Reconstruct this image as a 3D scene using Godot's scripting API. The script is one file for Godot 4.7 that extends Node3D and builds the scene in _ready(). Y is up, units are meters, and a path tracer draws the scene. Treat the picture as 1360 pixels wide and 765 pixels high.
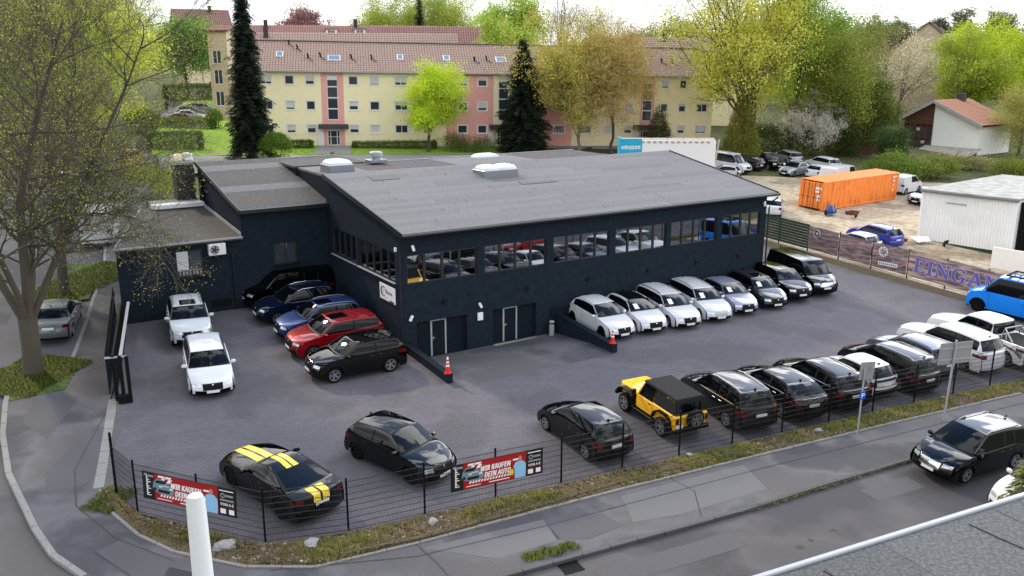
extends Node3D
# A car dealer's lot seen from the air: dark hall, rows of cars, mesh fence, streets, apartment block and wooded slope.

func _ready() -> void:
	var cam := Camera3D.new()
	cam.name = "camera"
	cam.position = Vector3(0, 13.876, 0)
	cam.rotation = Vector3(-0.2522, 0, 0)
	cam.fov = 36.80
	cam.near = 0.1; cam.far = 4000.0
	add_child(cam)
	cam.current = true
	var env := Environment.new()
	env.background_mode = Environment.BG_SKY
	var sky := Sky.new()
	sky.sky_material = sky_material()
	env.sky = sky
	env.background_energy_multiplier = 1.0
	env.tonemap_mode = Environment.TONE_MAPPER_LINEAR
	env.tonemap_exposure = 0.79
	env.sdfgi_enabled = true; env.ssao_enabled = true; env.ssil_enabled = true
	var we := WorldEnvironment.new()
	we.name = "world_environment"
	we.environment = env
	add_child(we)
	var sun := DirectionalLight3D.new()
	sun.name = "sun"
	sun.light_color = Color(1.0, .93, .82)
	sun.light_energy = 1.2
	sun.light_angular_distance = 4.0
	sun.shadow_enabled = true
	add_child(sun)
	# from behind on the left, 36 degrees high
	sun.look_at_from_position(Vector3.ZERO, Vector3(.69 * .81, -.588, .72 * .81))
	make_materials()
	make_paints()
	build_ground()
	build_hall()
	build_annexes()
	build_ramp()
	build_front_fence()
	build_gate()
	build_rear_fence()
	build_container()
	build_shed()
	build_trailer()
	build_apartments()
	build_far_houses()
	build_near_roof()
	build_vehicles()
	build_small_things()
	build_trees()
	build_grass()

func sky_material() -> PanoramaSkyMaterial:
	var w := 768; var h := 384
	var im := Image.create(w, h, false, Image.FORMAT_RGBF)
	var f := noise(1.5, 3, 5)
	var sun_to := Vector3(-.559, .588, -.583)
	for j in h:
		var el := PI * (.5 - (j + .5) / h)
		var y := sin(el)
		var c := Color(1.9, 1.93, 1.98)
		if y > 0:
			var t := pow(clampf(y / .9, 0, 1), .8)
			c = Color(2.0, 2.03, 2.06).lerp(Color(.24, .46, .92), t)
		else:
			c = Color(.34, .33, .31)
		for i in w:
			var cc := c
			if y > .0:
				var az := TAU * (i + .5) / w
				var d := Vector3(cos(az) * cos(el), y * 2.2 + .3, sin(az) * cos(el)) / (y * .8 + .35)
				var n := f.get_noise_3d(d.x * 1.4, d.y * 1.4, d.z * 1.4) * 1.5 + .5
				var k := sm((n - .46) / .2) * .92 * sm(y / .1)
				cc = c.lerp(Color(3.3, 3.27, 3.22), k)
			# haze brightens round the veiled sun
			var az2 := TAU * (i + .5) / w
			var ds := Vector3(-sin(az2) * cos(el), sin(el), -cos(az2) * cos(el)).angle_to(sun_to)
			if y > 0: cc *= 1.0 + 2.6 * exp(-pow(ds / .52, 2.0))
			im.set_pixel(i, j, cc)
	var m := PanoramaSkyMaterial.new()
	m.panorama = ImageTexture.create_from_image(im)
	return m

func make_paints() -> void:
	paint("paint_white", Color(.80, .81, .82))
	paint("paint_pearl", Color(.76, .78, .79))
	paint("paint_black", Color(.012, .013, .016))
	paint("paint_black_blue", Color(.02, .027, .045))
	paint("paint_anthracite", Color(.09, .093, .105), .2)
	paint("paint_grey_dark", Color(.15, .155, .17), .3)
	paint("paint_silver", Color(.60, .62, .66), .45)
	paint("paint_titanium", Color(.40, .42, .44), .4)
	paint("paint_lilac_silver", Color(.55, .56, .64), .4)
	paint("paint_steel_blue", Color(.38, .42, .52), .3)
	paint("paint_red", Color(.52, .03, .08), .25)
	paint("paint_red_plain", Color(.55, .07, .07))
	paint("paint_blue", Color(.12, .22, .42), .3)
	paint("paint_navy", Color(.05, .085, .17), .25)
	paint("paint_bright_blue", Color(.03, .52, .93))
	paint("paint_royal", Color(.08, .18, .62), .2)
	paint("paint_yellow", Color(.96, .72, .08))
	paint("paint_grey_blue", Color(.30, .32, .40), .3)
	for k in ["leaf", "leaf_bright"]: leaf_mat(k, .7 if k == "leaf" else .85)
	leaf_mat("leaf_dark", .08)

# ------------------------------------------------------------------ the ground
func TG(x: float, z: float) -> float:
	var k := clampf((x - 10.0) / 45.0, 0, 1)
	var far := lerpf(212.0, 330.0, k)
	var d := maxf(0, minf(-z, far) - 125.0) * k
	return G(clampf(x, -110, 140), maxf(z, -far)) + .00022 * d * d
func kerb_run(o: Node, line: Array, w: float, h: float, m: String, step := 1.0) -> void:
	for i in line.size() - 1:
		var a: Vector2 = line[i]; var b: Vector2 = line[i + 1]
		var n := maxi(1, int(round(a.distance_to(b) / step)))
		for k in n:
			var p: Vector2 = a.lerp(b, (k + .006) / n)
			var q := a.lerp(b, (k + .994) / n)
			var mb := MB.new()
			var dy := rng.randf_range(-.008, .008)
			var P := gp(p.x, p.y, h - .16 + dy); var Q := gp(q.x, q.y, h - .16 + dy)
			var d := Q - P
			var x := d.normalized()
			var zz := x.cross(Vector3.UP).normalized()
			mb.box((P + Q) * .5, Vector3(d.length(), .32, w), Basis(x, zz.cross(x), zz), .018)
			part("kerb_stone", mb, m, o)

func build_ground() -> void:
	# terrain out to the horizon, lowered under the paved sheets
	var mb := MB.new()
	var xs := []
	var zs := []
	var x := -900.0
	while x < 900.0:
		xs.append(x)
		x += 3.0 if absf(x) < 60 else (12.0 if absf(x) < 200 else 70.0)
	var z := 80.0
	while z > -1400.0:
		zs.append(z)
		z -= 3.0 if z > -125 else (9.0 if z > -300 else 90.0)
	var H := func(px: float, pz: float) -> float:
		var y := TG(px, pz)
		if pz > -92 and px > -60 and px < 62: y -= .35
		if Vector2(px, pz).distance_to(V(-.5, -40.5)) < 12.0: y -= .8
		if pz < -340.0: y += .03 * (pz + 340.0)
		return y + .12 * sin(px * .31) * sin(pz * .27)* (1.0 if pz < -190 else 0.0)
	for i in xs.size() - 1:
		for j in zs.size() - 1:
			var a := Vector3(xs[i], H.call(xs[i], zs[j]), zs[j])
			var b := Vector3(xs[i + 1], H.call(xs[i + 1], zs[j]), zs[j])
			var c := Vector3(xs[i + 1], H.call(xs[i + 1], zs[j + 1]), zs[j + 1])
			var d := Vector3(xs[i], H.call(xs[i], zs[j + 1]), zs[j + 1])
			mb.quad(a, b, c, d)
	struct("terrain", mb, "scrub")
	# the lot
	var lot := [V(-13.75, -26.2), V(-12.9, -25.75), V(-11.84, -24.7), V(-7.43, -23.25), V(-5.07, -24.0), V(33.0, -42.9), V(34.5, -42.5), V(19.6, -64.2), V(16.2, -69.0), V(15.55, -52.47)]
	for q in [[8.95, 0.0], [8.95, -4.95], [-.02, -4.95], [-.02, 0.3], [-.02, 9.8], [-10.9, 9.8]]:
		var p := hl(q[0], q[1], 0)
		lot.append(V(p.x, p.z))
	lot.append_array([V(-17.8, -37.7), V(-16.25, -32.9), V(-14.6, -28.6)])
	struct("lot_paving", sheet(lot, 0.0), "paver")
	# sand and gravel of the yard behind
	struct("yard", sheet([V(16.0, -69.5), V(19.4, -64.4), V(34.5, -42.5), V(60, -50), V(64, -92), V(43, -95), V(41, -108), V(24, -109), V(6, -92), V(14, -60)], -.012), "sand")
	struct("yard_strip", sheet([V(16.6, -67.5), V(19.35, -64.35), V(34.3, -42.4), V(33.2, -42.2), V(18.4, -63.4)], .02), "soil")
	# streets
	var lk := [V(-12.0, -21.5), V(-13.3, -22.4), V(-14.6, -23.8), V(-17.1, -26.9), V(-18.8, -29.6), V(-20.2, -32.3), V(-21.1, -34.4), V(-21.3, -35.6)]
	var lk2 := [V(-19.8, -36.9), V(-20.2, -38.2), V(-21.5, -42.0), V(-22.6, -45.0), V(-24.2, -49.7), V(-25.1, -52.0), V(-29.0, -61.0), V(-36.0, -80.0), V(-44.0, -103.0), V(-51.0, -125.0), V(-60.0, -155.0), V(-70.0, -190.0)]
	var street := [V(-12.0, -21.5), V(-9.5, -20.2), V(-5.5, -19.9), V(-3.0, -20.7), V(-.7, -21.9), V(.3, -22.4), V(2.1, -23.3), V(5.7, -25.1), V(7.5, -26.0), V(10.7, -27.8), V(15.2, -30.2), V(21.1, -33.3), V(45.0, -45.8)]
	var road := [V(49, -39), V(20, -24), V(6, -16.4), V(-4, -11), V(-30, -8), V(-33, -40), V(-37, -62), V(-53, -105), V(-70, -160), V(-82, -190)]
	var ring := road.duplicate()
	var inner := lk2.duplicate(); inner.reverse()
	ring.append_array(inner)
	var lkr := lk.duplicate(); lkr.reverse()
	ring.append_array(lkr)
	ring.append_array(street.slice(1))
	struct("road", sheet(ring, -.11), "road")
	# pavements
	var verge := [V(-13.6, -26.0), V(-12.65, -24.7), V(-11.3, -23.5), V(-9.9, -22.7), V(-7.6, -22.1), V(-5.7, -22.2), V(-2.8, -23.6), V(.5, -25.4), V(3.9, -27.2), V(9.0, -29.8), V(16.2, -33.4), V(23.0, -36.7), V(45.0, -47.6)]
	var pav := lk.duplicate()
	pav.append_array([V(-19.9, -36.6)])
	pav.append_array(lk2)
	pav.append_array([V(-66.5, -190.0), V(-57.0, -155.0), V(-48.2, -125.0), V(-41.2, -103.0), V(-33.2, -80.0), V(-26.6, -61.0), V(-22.6, -51.5), V(-19.45, -41.5), V(-17.85, -37.7), V(-16.3, -32.9), V(-14.65, -28.6), V(-13.78, -26.2)])
	pav.append_array(verge)
	var st := street.duplicate(); st.reverse()
	pav.append_array(st)
	pav.pop_back()
	struct("pavement", sheet(pav, 0.0), "asphalt")
	# repairs in the asphalt
	var patches := [[[V(-15.9, -30.5), V(-14.7, -30.3), V(-13.9, -26.6), V(-15.2, -25.6), V(-15.9, -27.0)], "asphalt_dark"], [[V(-11.6, -23.4), V(-10.4, -22.6), V(-7.6, -21.9), V(-7.9, -20.7), V(-10.4, -21.2), V(-12.2, -22.6)], "asphalt_dark"],
		[[V(-9.8, -22.0), V(-8.4, -21.6), V(-7.7, -21.2), V(-8.6, -20.9), V(-9.8, -21.2)], "asphalt_pale"], [[V(1.0, -25.1), V(2.6, -25.9), V(3.6, -24.9), V(2.4, -24.1), V(1.4, -24.0)], "asphalt_dark"],
		[[V(-2.7, -23.3), V(1.0, -25.1), V(1.5, -24.0), V(-.4, -22.9)], "asphalt_pale"], [[V(3.7, -26.7), V(8.5, -29.2), V(8.9, -27.5), V(5.6, -25.7), V(3.9, -25.1)], "asphalt_pale"], [[V(-19.6, -33.6), V(-17.6, -33.0), V(-17.0, -29.3), V(-18.6, -30.6)], "asphalt_dark"]]
	for p in patches: struct("pavement_patch", sheet(p[0], .005), p[1])
	for p in [[V(2.4, -22.6), V(6.9, -24.9), V(7.4, -24.2), V(2.9, -21.9)], [V(-28, -40.5), V(-23.3, -36.2), V(-22.2, -33.0), V(-27.5, -31)], [V(12.3, -27.8), V(14.4, -28.9), V(14.8, -28.2), V(12.7, -27.1)]]:
		struct("road_patch", sheet(p, -.104), "asphalt_dark")
	# tar joints between the old pavement sections, and dark spots on the road
	for q in [[V(-15.9, -31.5), V(-15.0, -27.2), V(-13.9, -25.0), V(-11.9, -23.3), V(-9.8, -22.3)], [V(-12.2, -22.6), V(-10.4, -21.3), V(-9.9, -20.4)], [V(-6.9, -22.0), V(-2.8, -22.9), V(1.2, -24.8), V(9.0, -28.9), V(16.0, -32.4), V(23.0, -35.9)], [V(-2.9, -23.5), V(-2.2, -22.6), V(-1.5, -21.5)], [V(5.6, -28.0), V(6.3, -27.2), V(6.2, -25.6)], [V(-17.2, -37.5), V(-18.6, -35.3), V(-20.0, -34.2)]]:
		for i in q.size() - 1:
			var a: Vector2 = q[i]; var b: Vector2 = q[i + 1]
			var nn := (b - a).orthogonal().normalized() * .022
			struct("tar_joint", sheet([a - nn, b - nn, b + nn, a + nn], .009), "seam_tar")
	rng.seed = 64
	for q in [[6.9, -22.3, .14], [7.8, -22.9, .1], [9.0, -24.2, .16], [9.5, -24.6, .1], [10.4, -25.2, .12], [5.2, -20.2, .14]]:
		var poly := []
		for k in 9: poly.append(V(q[0] + cos(TAU * k / 9) * q[2] * rng.randf_range(.7, 1.5), q[1] + sin(TAU * k / 9) * q[2] * rng.randf_range(.5, .9)))
		struct("road_spot", sheet(poly, -.103), "seam_tar")
	# parking bay between the grass patches
	struct("parking_bay", sheet([V(-19.95, -37.0), V(-21.6, -42.1), V(-23.2, -46.5), V(-26.5, -45.0), V(-24.6, -39.8), V(-22.4, -35.8)], -.10), "asphalt_dark")
	# kerbs of single stones
	rng.seed = 8
	var k1 := Node3D.new(); k1.name = "kerb"; add_child(k1); k1.set_meta("kind", "structure")
	kerb_run(k1, lk, .20, .015, "kerb")
	kerb_run(k1, lk2.slice(0, 8), .18, .015, "kerb")
	var k2 := Node3D.new(); k2.name = "street_kerb"; add_child(k2); k2.set_meta("kind", "structure")
	kerb_run(k2, street, .18, .015, "asphalt_dark")
	var k3 := Node3D.new(); k3.name = "verge_edging"; add_child(k3); k3.set_meta("kind", "structure")
	kerb_run(k3, verge.slice(0, 12), .10, .055, "kerb")
	kerb_run(k3, [V(-13.7, -26.1), V(-14.6, -28.6), V(-16.2, -32.9)], .34, .012, "kerb")
	var k4 := Node3D.new(); k4.name = "verge_step"; add_child(k4); k4.set_meta("kind", "structure")
	kerb_run(k4, [V(-5.1, -22.75), V(-2.5, -23.9), V(.5, -25.6), V(4.0, -27.65), V(7.5, -29.5), V(11.0, -31.4)], .14, .12, "soil", 2.0)
	# verge mound between fence and pavement
	mb = MB.new()
	var fp := [V(-13.45, -26.1), V(-12.4, -25.1), V(-11.7, -24.55), V(-10.2, -24.05), V(-7.5, -23.2), V(-5.4, -23.75), V(-2.8, -25.05), V(.5, -26.7), V(4.1, -28.5), V(9.3, -31.05), V(16.4, -34.6), V(23.2, -37.95), V(45.0, -48.75)]
	var nz := noise(.9, 17, 4)
	var cols := 150
	var P := []
	for i in cols + 1:
		var t := float(i) / cols * (verge.size() - 1)
		var q := mini(int(t), verge.size() - 2)
		var a: Vector2 = (verge[q] as Vector2).lerp(verge[q + 1], t - q)
		var b: Vector2 = (fp[q] as Vector2).lerp(fp[q + 1], t - q)
		var row := []
		for j in 9:
			var u := j / 8.0
			var p := a.lerp(b, u)
			row.append(gp(p.x, p.y, .03 + .06 * sin(PI * clampf(u * 1.1, 0, 1)) + .05 * nz.get_noise_2d(p.x * 2.0, p.y * 2.0) * sin(PI * u)))
		P.append(row)
	var N := grid_normals(P, Vector3(5, -60, -30))
	for i in cols:
		for j in 8: mb.quadn(P[i][j], P[i + 1][j], P[i + 1][j + 1], P[i][j + 1], N[i][j], N[i + 1][j], N[i + 1][j + 1], N[i][j + 1])
	struct("verge", mb, "soil")
	# grass patches round the street trees
	struct("tree_patch", sheet([V(-20.1, -32.35), V(-18.5, -33.7), V(-18.9, -35.2), V(-19.7, -36.75), V(-21.2, -35.6), V(-21.0, -34.4)], .02), "grass")
	struct("tree_patch", sheet([V(-24.6, -44.3), V(-22.9, -45.2), V(-24.2, -49.6), V(-25.2, -52.2), V(-27.5, -51.5)], .02), "grass")
	# the green side beyond the road, and the lawns in front of the flats
	struct("far_pavement", sheet([V(-30, -8), V(-33, -40), V(-37, -62), V(-53, -105), V(-70, -160), V(-82, -190), V(-110, -190), V(-90, -60), V(-70, 0)], -.03), "asphalt_pale")
	struct("lawn", sheet([V(-42.5, -103), V(-50.5, -128), V(-55, -150), V(-44, -156), V(-31.2, -118), V(-30.0, -103.5), V(3, -109.5), V(3, -104), V(-31, -94.5), V(-38, -92)], .03), "lawn")
	struct("back_street", sheet([V(-40, -98), V(-34, -84), V(0, -78), V(8, -92), V(24, -108), V(22, -110), V(3, -103.5), V(-20, -98.0), V(-31, -93.8), V(-38.5, -96)], .012), "concrete")
	struct("path", sheet([V(-34.1, -95.2), V(-33.3, -95.0), V(-29.0, -97.6), V(-29.3, -98.3)], .05), "concrete")
	struct("path", sheet([V(-22.8, -104.0), V(-19.4, -104.7), V(-18.2, -98.5), V(-22.4, -97.4)], .05), "concrete")
	struct("path", sheet([V(-45.2, -132.6), V(-45.2, -133.6), V(-38, -135.0), V(-38, -134.0)], .05), "concrete")
	struct("parking_court", sheet([V(-50.2, -117.5), V(-40.6, -117.0), V(-43.5, -138), V(-53.5, -138)], .045), "asphalt_pale")
	struct("far_street", sheet([V(-58, -156), V(-46, -160), V(-52, -186), V(-70, -190)], .05), "asphalt_pale")
	# sunken drain beside the kerb
	var dg := part("drain_grate", MB.new(), "black_steel")
	tag(dg, "rectangular iron drain grate in the road beside the kerb", "drain")
	var gm := MB.new()
	var c := gp(1.75, -22.75, -.10)
	var gb := slope_basis(deg_to_rad(26.4))
	for k in 9: gm.box(c + gb * Vector3((k - 4) * .075, 0, 0), Vector3(.035, .03, .42), gb)
	for k in 2: gm.box(c + gb * Vector3(0, 0, (k - .5) * .44), Vector3(.68, .034, .04), gb)
	gm.box(c + gb * Vector3(0, -.012, 0), Vector3(.66, .01, .42), gb)
	dg.mesh = gm.mesh()

# ------------------------------------------------------------------ placing the vehicles
func build_vehicles() -> void:
	var g1 := "cars parked before the office wall"
	car("white_estate_car", "white hatch with black lower bumper, nearer of two white cars beside the gate", "car", g1, "estate", "paint_white", -13.14, -35.33, 293.7, {H = 1.47, L = 4.69, fin = true})
	car("white_suv", "white SUV with dark sunroof behind the other white car by the office", "car", g1, "suv", "paint_pearl", -15.81, -40.58, 294, {sunroof = true, rails = "galv", big = true, L = 4.48, H = 1.6})
	var g2 := "cars parked side by side against the hall's flank"
	car("black_suv", "black crossover with pale wheels, nearest of the five cars by the hall's flank", "car", g2, "suv", "paint_black", -7.0, -36.72, 213, {H = 1.6, L = 4.53, wb = 2.64, wins = 2, rails = "car_black"})
	car("red_suv", "dark red SUV with black roof glass beside the hall's flank", "car", g2, "suv", "paint_red", -8.41, -39.32, 213, {L = 4.73, W = 1.94, wins = 2, roof = "", sunroof = true})
	car("blue_suv", "mid blue SUV between the red car and the navy car", "car", g2, "suv", "paint_blue", -9.56, -41.28, 212, {H = 1.68, rails = "galv", sunroof = true})
	car("navy_suv", "navy blue SUV between the black van and mid blue SUV", "car", g2, "suv", "paint_navy", -11.26, -43.65, 213, {rails = "chrome", chrome = true, big = true, grille = "chrome"})
	car("black_van", "tall black van in the corner between office and hall", "van", g2, "van", "paint_black", -12.31, -46.04, 213, {H = 1.88, L = 5.0, big = true})
	car("muscle_coupe", "black low coupe with two broad yellow stripes behind the corner fence", "car", "cars parked along the front mesh fence", "coupe", "paint_black", -7.73, -26.23, 138.5, {stripes = "yellow_paint_print", rim = "rim_black", fin = false})
	car("black_hatchback", "black hatchback with sunroof facing the fence left of the middle banner", "car", "cars parked along the front mesh fence", "hatch", "paint_black_blue", -4.0, -28.49, 322.3, {sunroof = true, rim = "rim_black", big = true})
	car("black_hatchback", "black hatchback with silver wheels between middle banner and yellow off-roader", "car", "cars parked along the front mesh fence", "hatch", "paint_black", 2.71, -30.76, 121.3, {L = 4.3})
	offroader(5.94, -32.76, 117.6)
	var g3 := "cars parked along the front mesh fence"
	car("grey_suv", "dark grey boxy SUV directly right of the yellow off-roader", "car", g3, "suv", "paint_anthracite", 8.88, -33.75, 113.5, {L = 4.6, W = 1.9, H = 1.72, rails = "galv", chrome = true, rear_black = true})
	car("black_crossover", "black sloping crossover with bright window line, second right of the off-roader", "car", g3, "suv", "paint_black", 11.33, -34.80, 114, {H = 1.56, wins = 2, chrome = true, xrt = .95, xrb = .25})
	car("black_suv", "black SUV with roof rails left of the small white city car", "car", g3, "suv", "paint_black_blue", 13.43, -35.84, 115, {rails = "car_black", trim = true, chrome = true})
	car("white_city_car", "small white city car with black tailgate behind the blue parking sign", "car", g3, "hatch", "paint_white", 15.46, -37.0, 118, {L = 3.72, W = 1.74, H = 1.5, wb = 2.43, fo = .72, xc = 1.0, xwt = 1.7, trim = true, rear_black = true})
	car("black_people_carrier", "long dark people carrier right of the small white city car", "car", g3, "mpv", "paint_black_blue", 17.42, -38.12, 117.5, {L = 4.72, rails = "galv"})
	car("grey_blue_suv", "grey blue SUV with silver rails beside the big white SUV", "car", g3, "suv", "paint_grey_blue", 19.2, -39.65, 117, {L = 4.35, H = 1.6, rails = "galv", trim = true})
	car("white_large_suv", "big white SUV with black rear window behind the large sign plate", "car", g3, "suv", "paint_white", 21.63, -40.90, 118.5, {L = 5.1, W = 1.93, H = 1.8, nose = 1.05, cowl = 1.2, belt = 1.14, beltr = 1.2, hrb = 1.18, wb = 3.04, r = .4, xc = 1.5, xwt = 2.3, rails = "paint_white"})
	var ru := car("white_pickup", "white crew cab pickup with black bed and roll bar", "pickup truck", g3, "pickup", "paint_white", 24.0, -42.0, 117, {cover = "black", fin = false})
	for sd in [-1.0, 1.0]:
		var mb := MB.new()
		mb.tube([Vector3(-1.25, 1.22, sd * .72), Vector3(-1.3, 1.75, sd * .6), Vector3(-1.9, 1.24, sd * .78)], [.04, .04, .04], 6)
		mb.tube([Vector3(-1.55, 1.25, sd * .75), Vector3(-1.38, 1.7, sd * .6)], [.03, .03], 6)
		if sd > 0: mb.tube([Vector3(-1.3, 1.75, -.6), Vector3(-1.3, 1.75, .6)], [.04, .04], 6)
		part("roll_bar", mb, "galv_dull", ru)
		for k in 3:
			mb = MB.new()
			mb.bar(Vector3(-1.35 - k * .35, 1.12 - k * .05, sd * 1.016), Vector3(-2.6, .9 - k * .11, sd * 1.0), .01, .055)
			part("side_graphic", mb, "car_black", ru)
	var bv := car("blue_van", "bright blue panel van with roof rack beside the entrance banner", "van", "", "van", "paint_bright_blue", 29.0, -48.0, 131, {L = 5.3, W = 2.0, H = 2.3, wins = 2, trim = true, fin = false, back_blank = true, rim = "rim_black", r = .36, nose = 1.08, cowl = 1.32, belt = 1.26, beltr = 1.28, hrb = 1.28})
	var rk := MB.new()
	for k in 6: rk.bar(Vector3(.5 - k * .42, 2.40, -.72), Vector3(.5 - k * .42, 2.40, .72), .06, .04)
	for sd in [-1.0, 1.0]: rk.bar(Vector3(.6, 2.42, sd * .72), Vector3(-1.8, 2.42, sd * .72), .06, .08)
	rk.bar(Vector3(.62, 2.40, -.72), Vector3(.62, 2.40, .72), .05, .12)
	part("roof_rack", rk, "car_black", bv)
	var g4 := "cars parked along the hall's front"
	var o4 := {sheet = true}
	car("white_hatchback", "white hatchback with black wheels next to the ramp wall", "car", g4, "hatch", "paint_white", 4.67, -43.41, 300, {L = 4.09, H = 1.5, wb = 2.6, rim = "rim_black", big = false})
	car("white_hatchback", "white hatchback with black roof, second from the ramp wall", "car", g4, "hatch", "paint_white", 6.56, -44.47, 296, {L = 4.06, H = 1.44, wb = 2.56, roof = "paint_black", sheet = true})
	car("white_estate_car", "white estate car with roof rails right of the black roofed hatchback", "car", g4, "estate", "paint_white", 8.44, -45.66, 294.5, {rails = "car_black", sheet = true})
	car("white_estate_car", "white estate car between the railed white estate and silver hatchback", "car", g4, "estate", "paint_white", 10.47, -47.0, 291, {L = 4.67, rails = "galv", sheet = true, grille = "galv"})
	car("silver_hatchback", "lilac silver hatchback with big dark grille before the hall", "car", g4, "hatch", "paint_lilac_silver", 12.41, -48.07, 291, {L = 4.03, W = 1.74, H = 1.43, sheet = true, big = true})
	car("grey_hatchback", "dark grey hatchback right of the silver hatchback before the hall", "car", g4, "hatch", "paint_grey_dark", 14.38, -49.47, 290, {L = 4.37, sheet = true, sunroof = true})
	car("black_suv", "black SUV left of the long black van before the hall", "car", g4, "suv", "paint_black", 16.25, -51.0, 290, {L = 4.45, H = 1.6, big = true})
	car("black_passenger_van", "long black passenger van at the hall's right corner", "van", g4, "van", "paint_black_blue", 18.03, -52.66, 290, {grille = "chrome", big = true})
	# on the streets
	car("black_mpv", "black people carrier with huge windscreen parked on the front street", "car", "", "mpv", "paint_black", 17.05, -29.77, 207.4, {grille = "chrome", rails = "galv"})
	car("white_small_car", "white car with black bonnet scoop half hidden by the conifer", "car", "", "hatch", "paint_white", 18.1, -26.9, 207.4, {L = 3.9, sunroof = true})
	car("red_small_car", "red car at the right edge of the front street", "car", "", "hatch", "paint_red_plain", 23.3, -33.1, 207.4, {})
	car("silver_saloon", "silver saloon parked beside the big bare tree on the left street", "car", "", "sedan", "paint_titanium", -22.32, -40.75, 107.5, {chrome = true})
	var wv := car("white_camper", "white van parked on the left street behind the big tree", "van", "", "van", "paint_white", -27.9, -57.8, 108, {H = 2.3, L = 5.2, W = 2.05, wins = 0, belt = 1.25, beltr = 1.3, hrb = 1.3, fin = false, back_blank = true})
	var ld := MB.new()
	for k in 6: ld.bar(Vector3(-2.63, 1.0 + k * .2, -.55), Vector3(-2.63, 1.0 + k * .2, -.2), .03, .03)
	for q in [-.55, -.2]: ld.bar(Vector3(-2.63, .9, q), Vector3(-2.6, 2.2, q), .03, .03)
	part("rear_ladder", ld, "galv", wv)
	car("silver_car", "silver car parked in front of the white van on the left street", "car", "", "estate", "paint_silver", -31.0, -67.5, 108, {})
	car("red_car", "red car glimpsed through bare branches on the left street", "car", "", "hatch", "paint_red_plain", -38.2, -87.5, 108, {})
	car("white_car", "white car behind bare branches farther up the left street", "car", "", "sedan", "paint_white", -39.8, -78.5, 288, {})
	car("grey_car", "grey car behind bare branches on the left street's far side", "car", "", "hatch", "paint_silver", -36.9, -71.0, 288, {})
	# the parking court beyond the lawn
	var g5 := "cars in the far parking court behind the hedge"
	car("wine_red_car", "wine red car directly behind the clipped hedge", "car", g5, "hatch", "paint_red", -44.4, -119.6, 12, {})
	car("white_car", "white car between the wine red car and pale blue car", "car", g5, "sedan", "paint_white", -45.3, -123.8, 12, {})
	car("pale_blue_car", "pale blue car third from the clipped hedge", "car", g5, "hatch", "paint_steel_blue", -46.6, -128.4, 12, {})
	car("silver_car", "silver car farthest from the clipped hedge in the court", "car", g5, "estate", "paint_silver", -46.6, -133.4, 12, {})
	car("red_van", "dark red people carrier on the far street beyond the tall hedge", "car", "", "mpv", "paint_red", -59.3, -181.0, 190, {})
	car("white_car", "white car on the far street in front of the red people carrier", "car", "", "hatch", "paint_white", -56.0, -173.5, 190, {})
	# the yard
	var g6 := "used cars standing in the sandy yard"
	car("silver_car", "silver coupe facing left in the middle of the yard's row", "car", g6, "sedan", "paint_silver", 31.15, -95.62, 222, {W = 1.75})
	car("small_white_car", "tiny white car with its back turned beside the silver coupe", "car", g6, "hatch", "paint_white", 33.35, -94.3, 47, {L = 3.5, W = 1.65, H = 1.48, wb = 2.3, fo = .7, xc = .95, xwt = 1.6})
	car("white_minibus", "white minibus nearest the lorry trailer in the yard", "van", g6, "van", "paint_white", 24.0, -96.2, 312, {L = 5.2, H = 2.1, fin = false})
	car("white_suv", "white SUV at the right end of the yard's back row", "car", g6, "suv", "paint_white", 35.4, -99.3, 116, {})
	car("silver_estate", "silver estate at the back hedge of the yard", "car", g6, "estate", "paint_silver", 32.9, -104.4, 105, {H = 1.55})
	car("black_pickup", "black pickup with damaged front beside the white minibus", "pickup truck", g6, "pickup", "paint_black", 29.3, -99.6, 285, {cover = "black", L = 5.1, W = 1.85, H = 1.8, wb = 3.1, r = .37, nose = 1.0, cowl = 1.15, belt = 1.1, beltr = 1.12, hrb = 1.12, lip = 1.1, fin = false})
	car("grey_car", "dark grey estate with red tail lights right of the white minibus", "car", g6, "estate", "paint_anthracite", 26.4, -98.6, 128, {})
	car("white_hatchback", "white wreck without bonnet right behind the hall's roof corner", "car", g6, "hatch", "paint_white", 22.2, -91.6, 160, {L = 3.9, fin = false})
	car("blue_wreck", "royal blue hatchback without tailgate glass behind the yard fence", "car", g6, "hatch", "paint_royal", 27.57, -64.81, 120, {H = 1.5})
	car("grey_white_car", "grey white small car close behind the dark mesh banners", "car", g6, "hatch", "paint_pearl", 25.0, -62.2, 125, {L = 3.9})
	car("silver_saloon", "silver saloon beside the white ribbed shed", "car", g6, "sedan", "paint_silver", 39.4, -81.95, 220, {big = true})
	car("small_white_van", "small white van behind the far end of the orange container", "van", g6, "van", "paint_white", 39.6, -87.2, 40, {L = 4.4, H = 1.85, W = 1.8, wb = 2.7, wins = 0, back_blank = true, fin = false})
	car("white_van", "white van roof rising behind the orange container", "van", g6, "van", "paint_white", 33.0, -87.4, 42, {L = 5.6, H = 2.5, W = 2.0, wins = 0, back_blank = true, fin = false, plate = false})
	car("white_red_car", "white car with red tail lights beside the hall's right corner", "car", g6, "hatch", "paint_white", 22.6, -74.6, 70, {})

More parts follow.
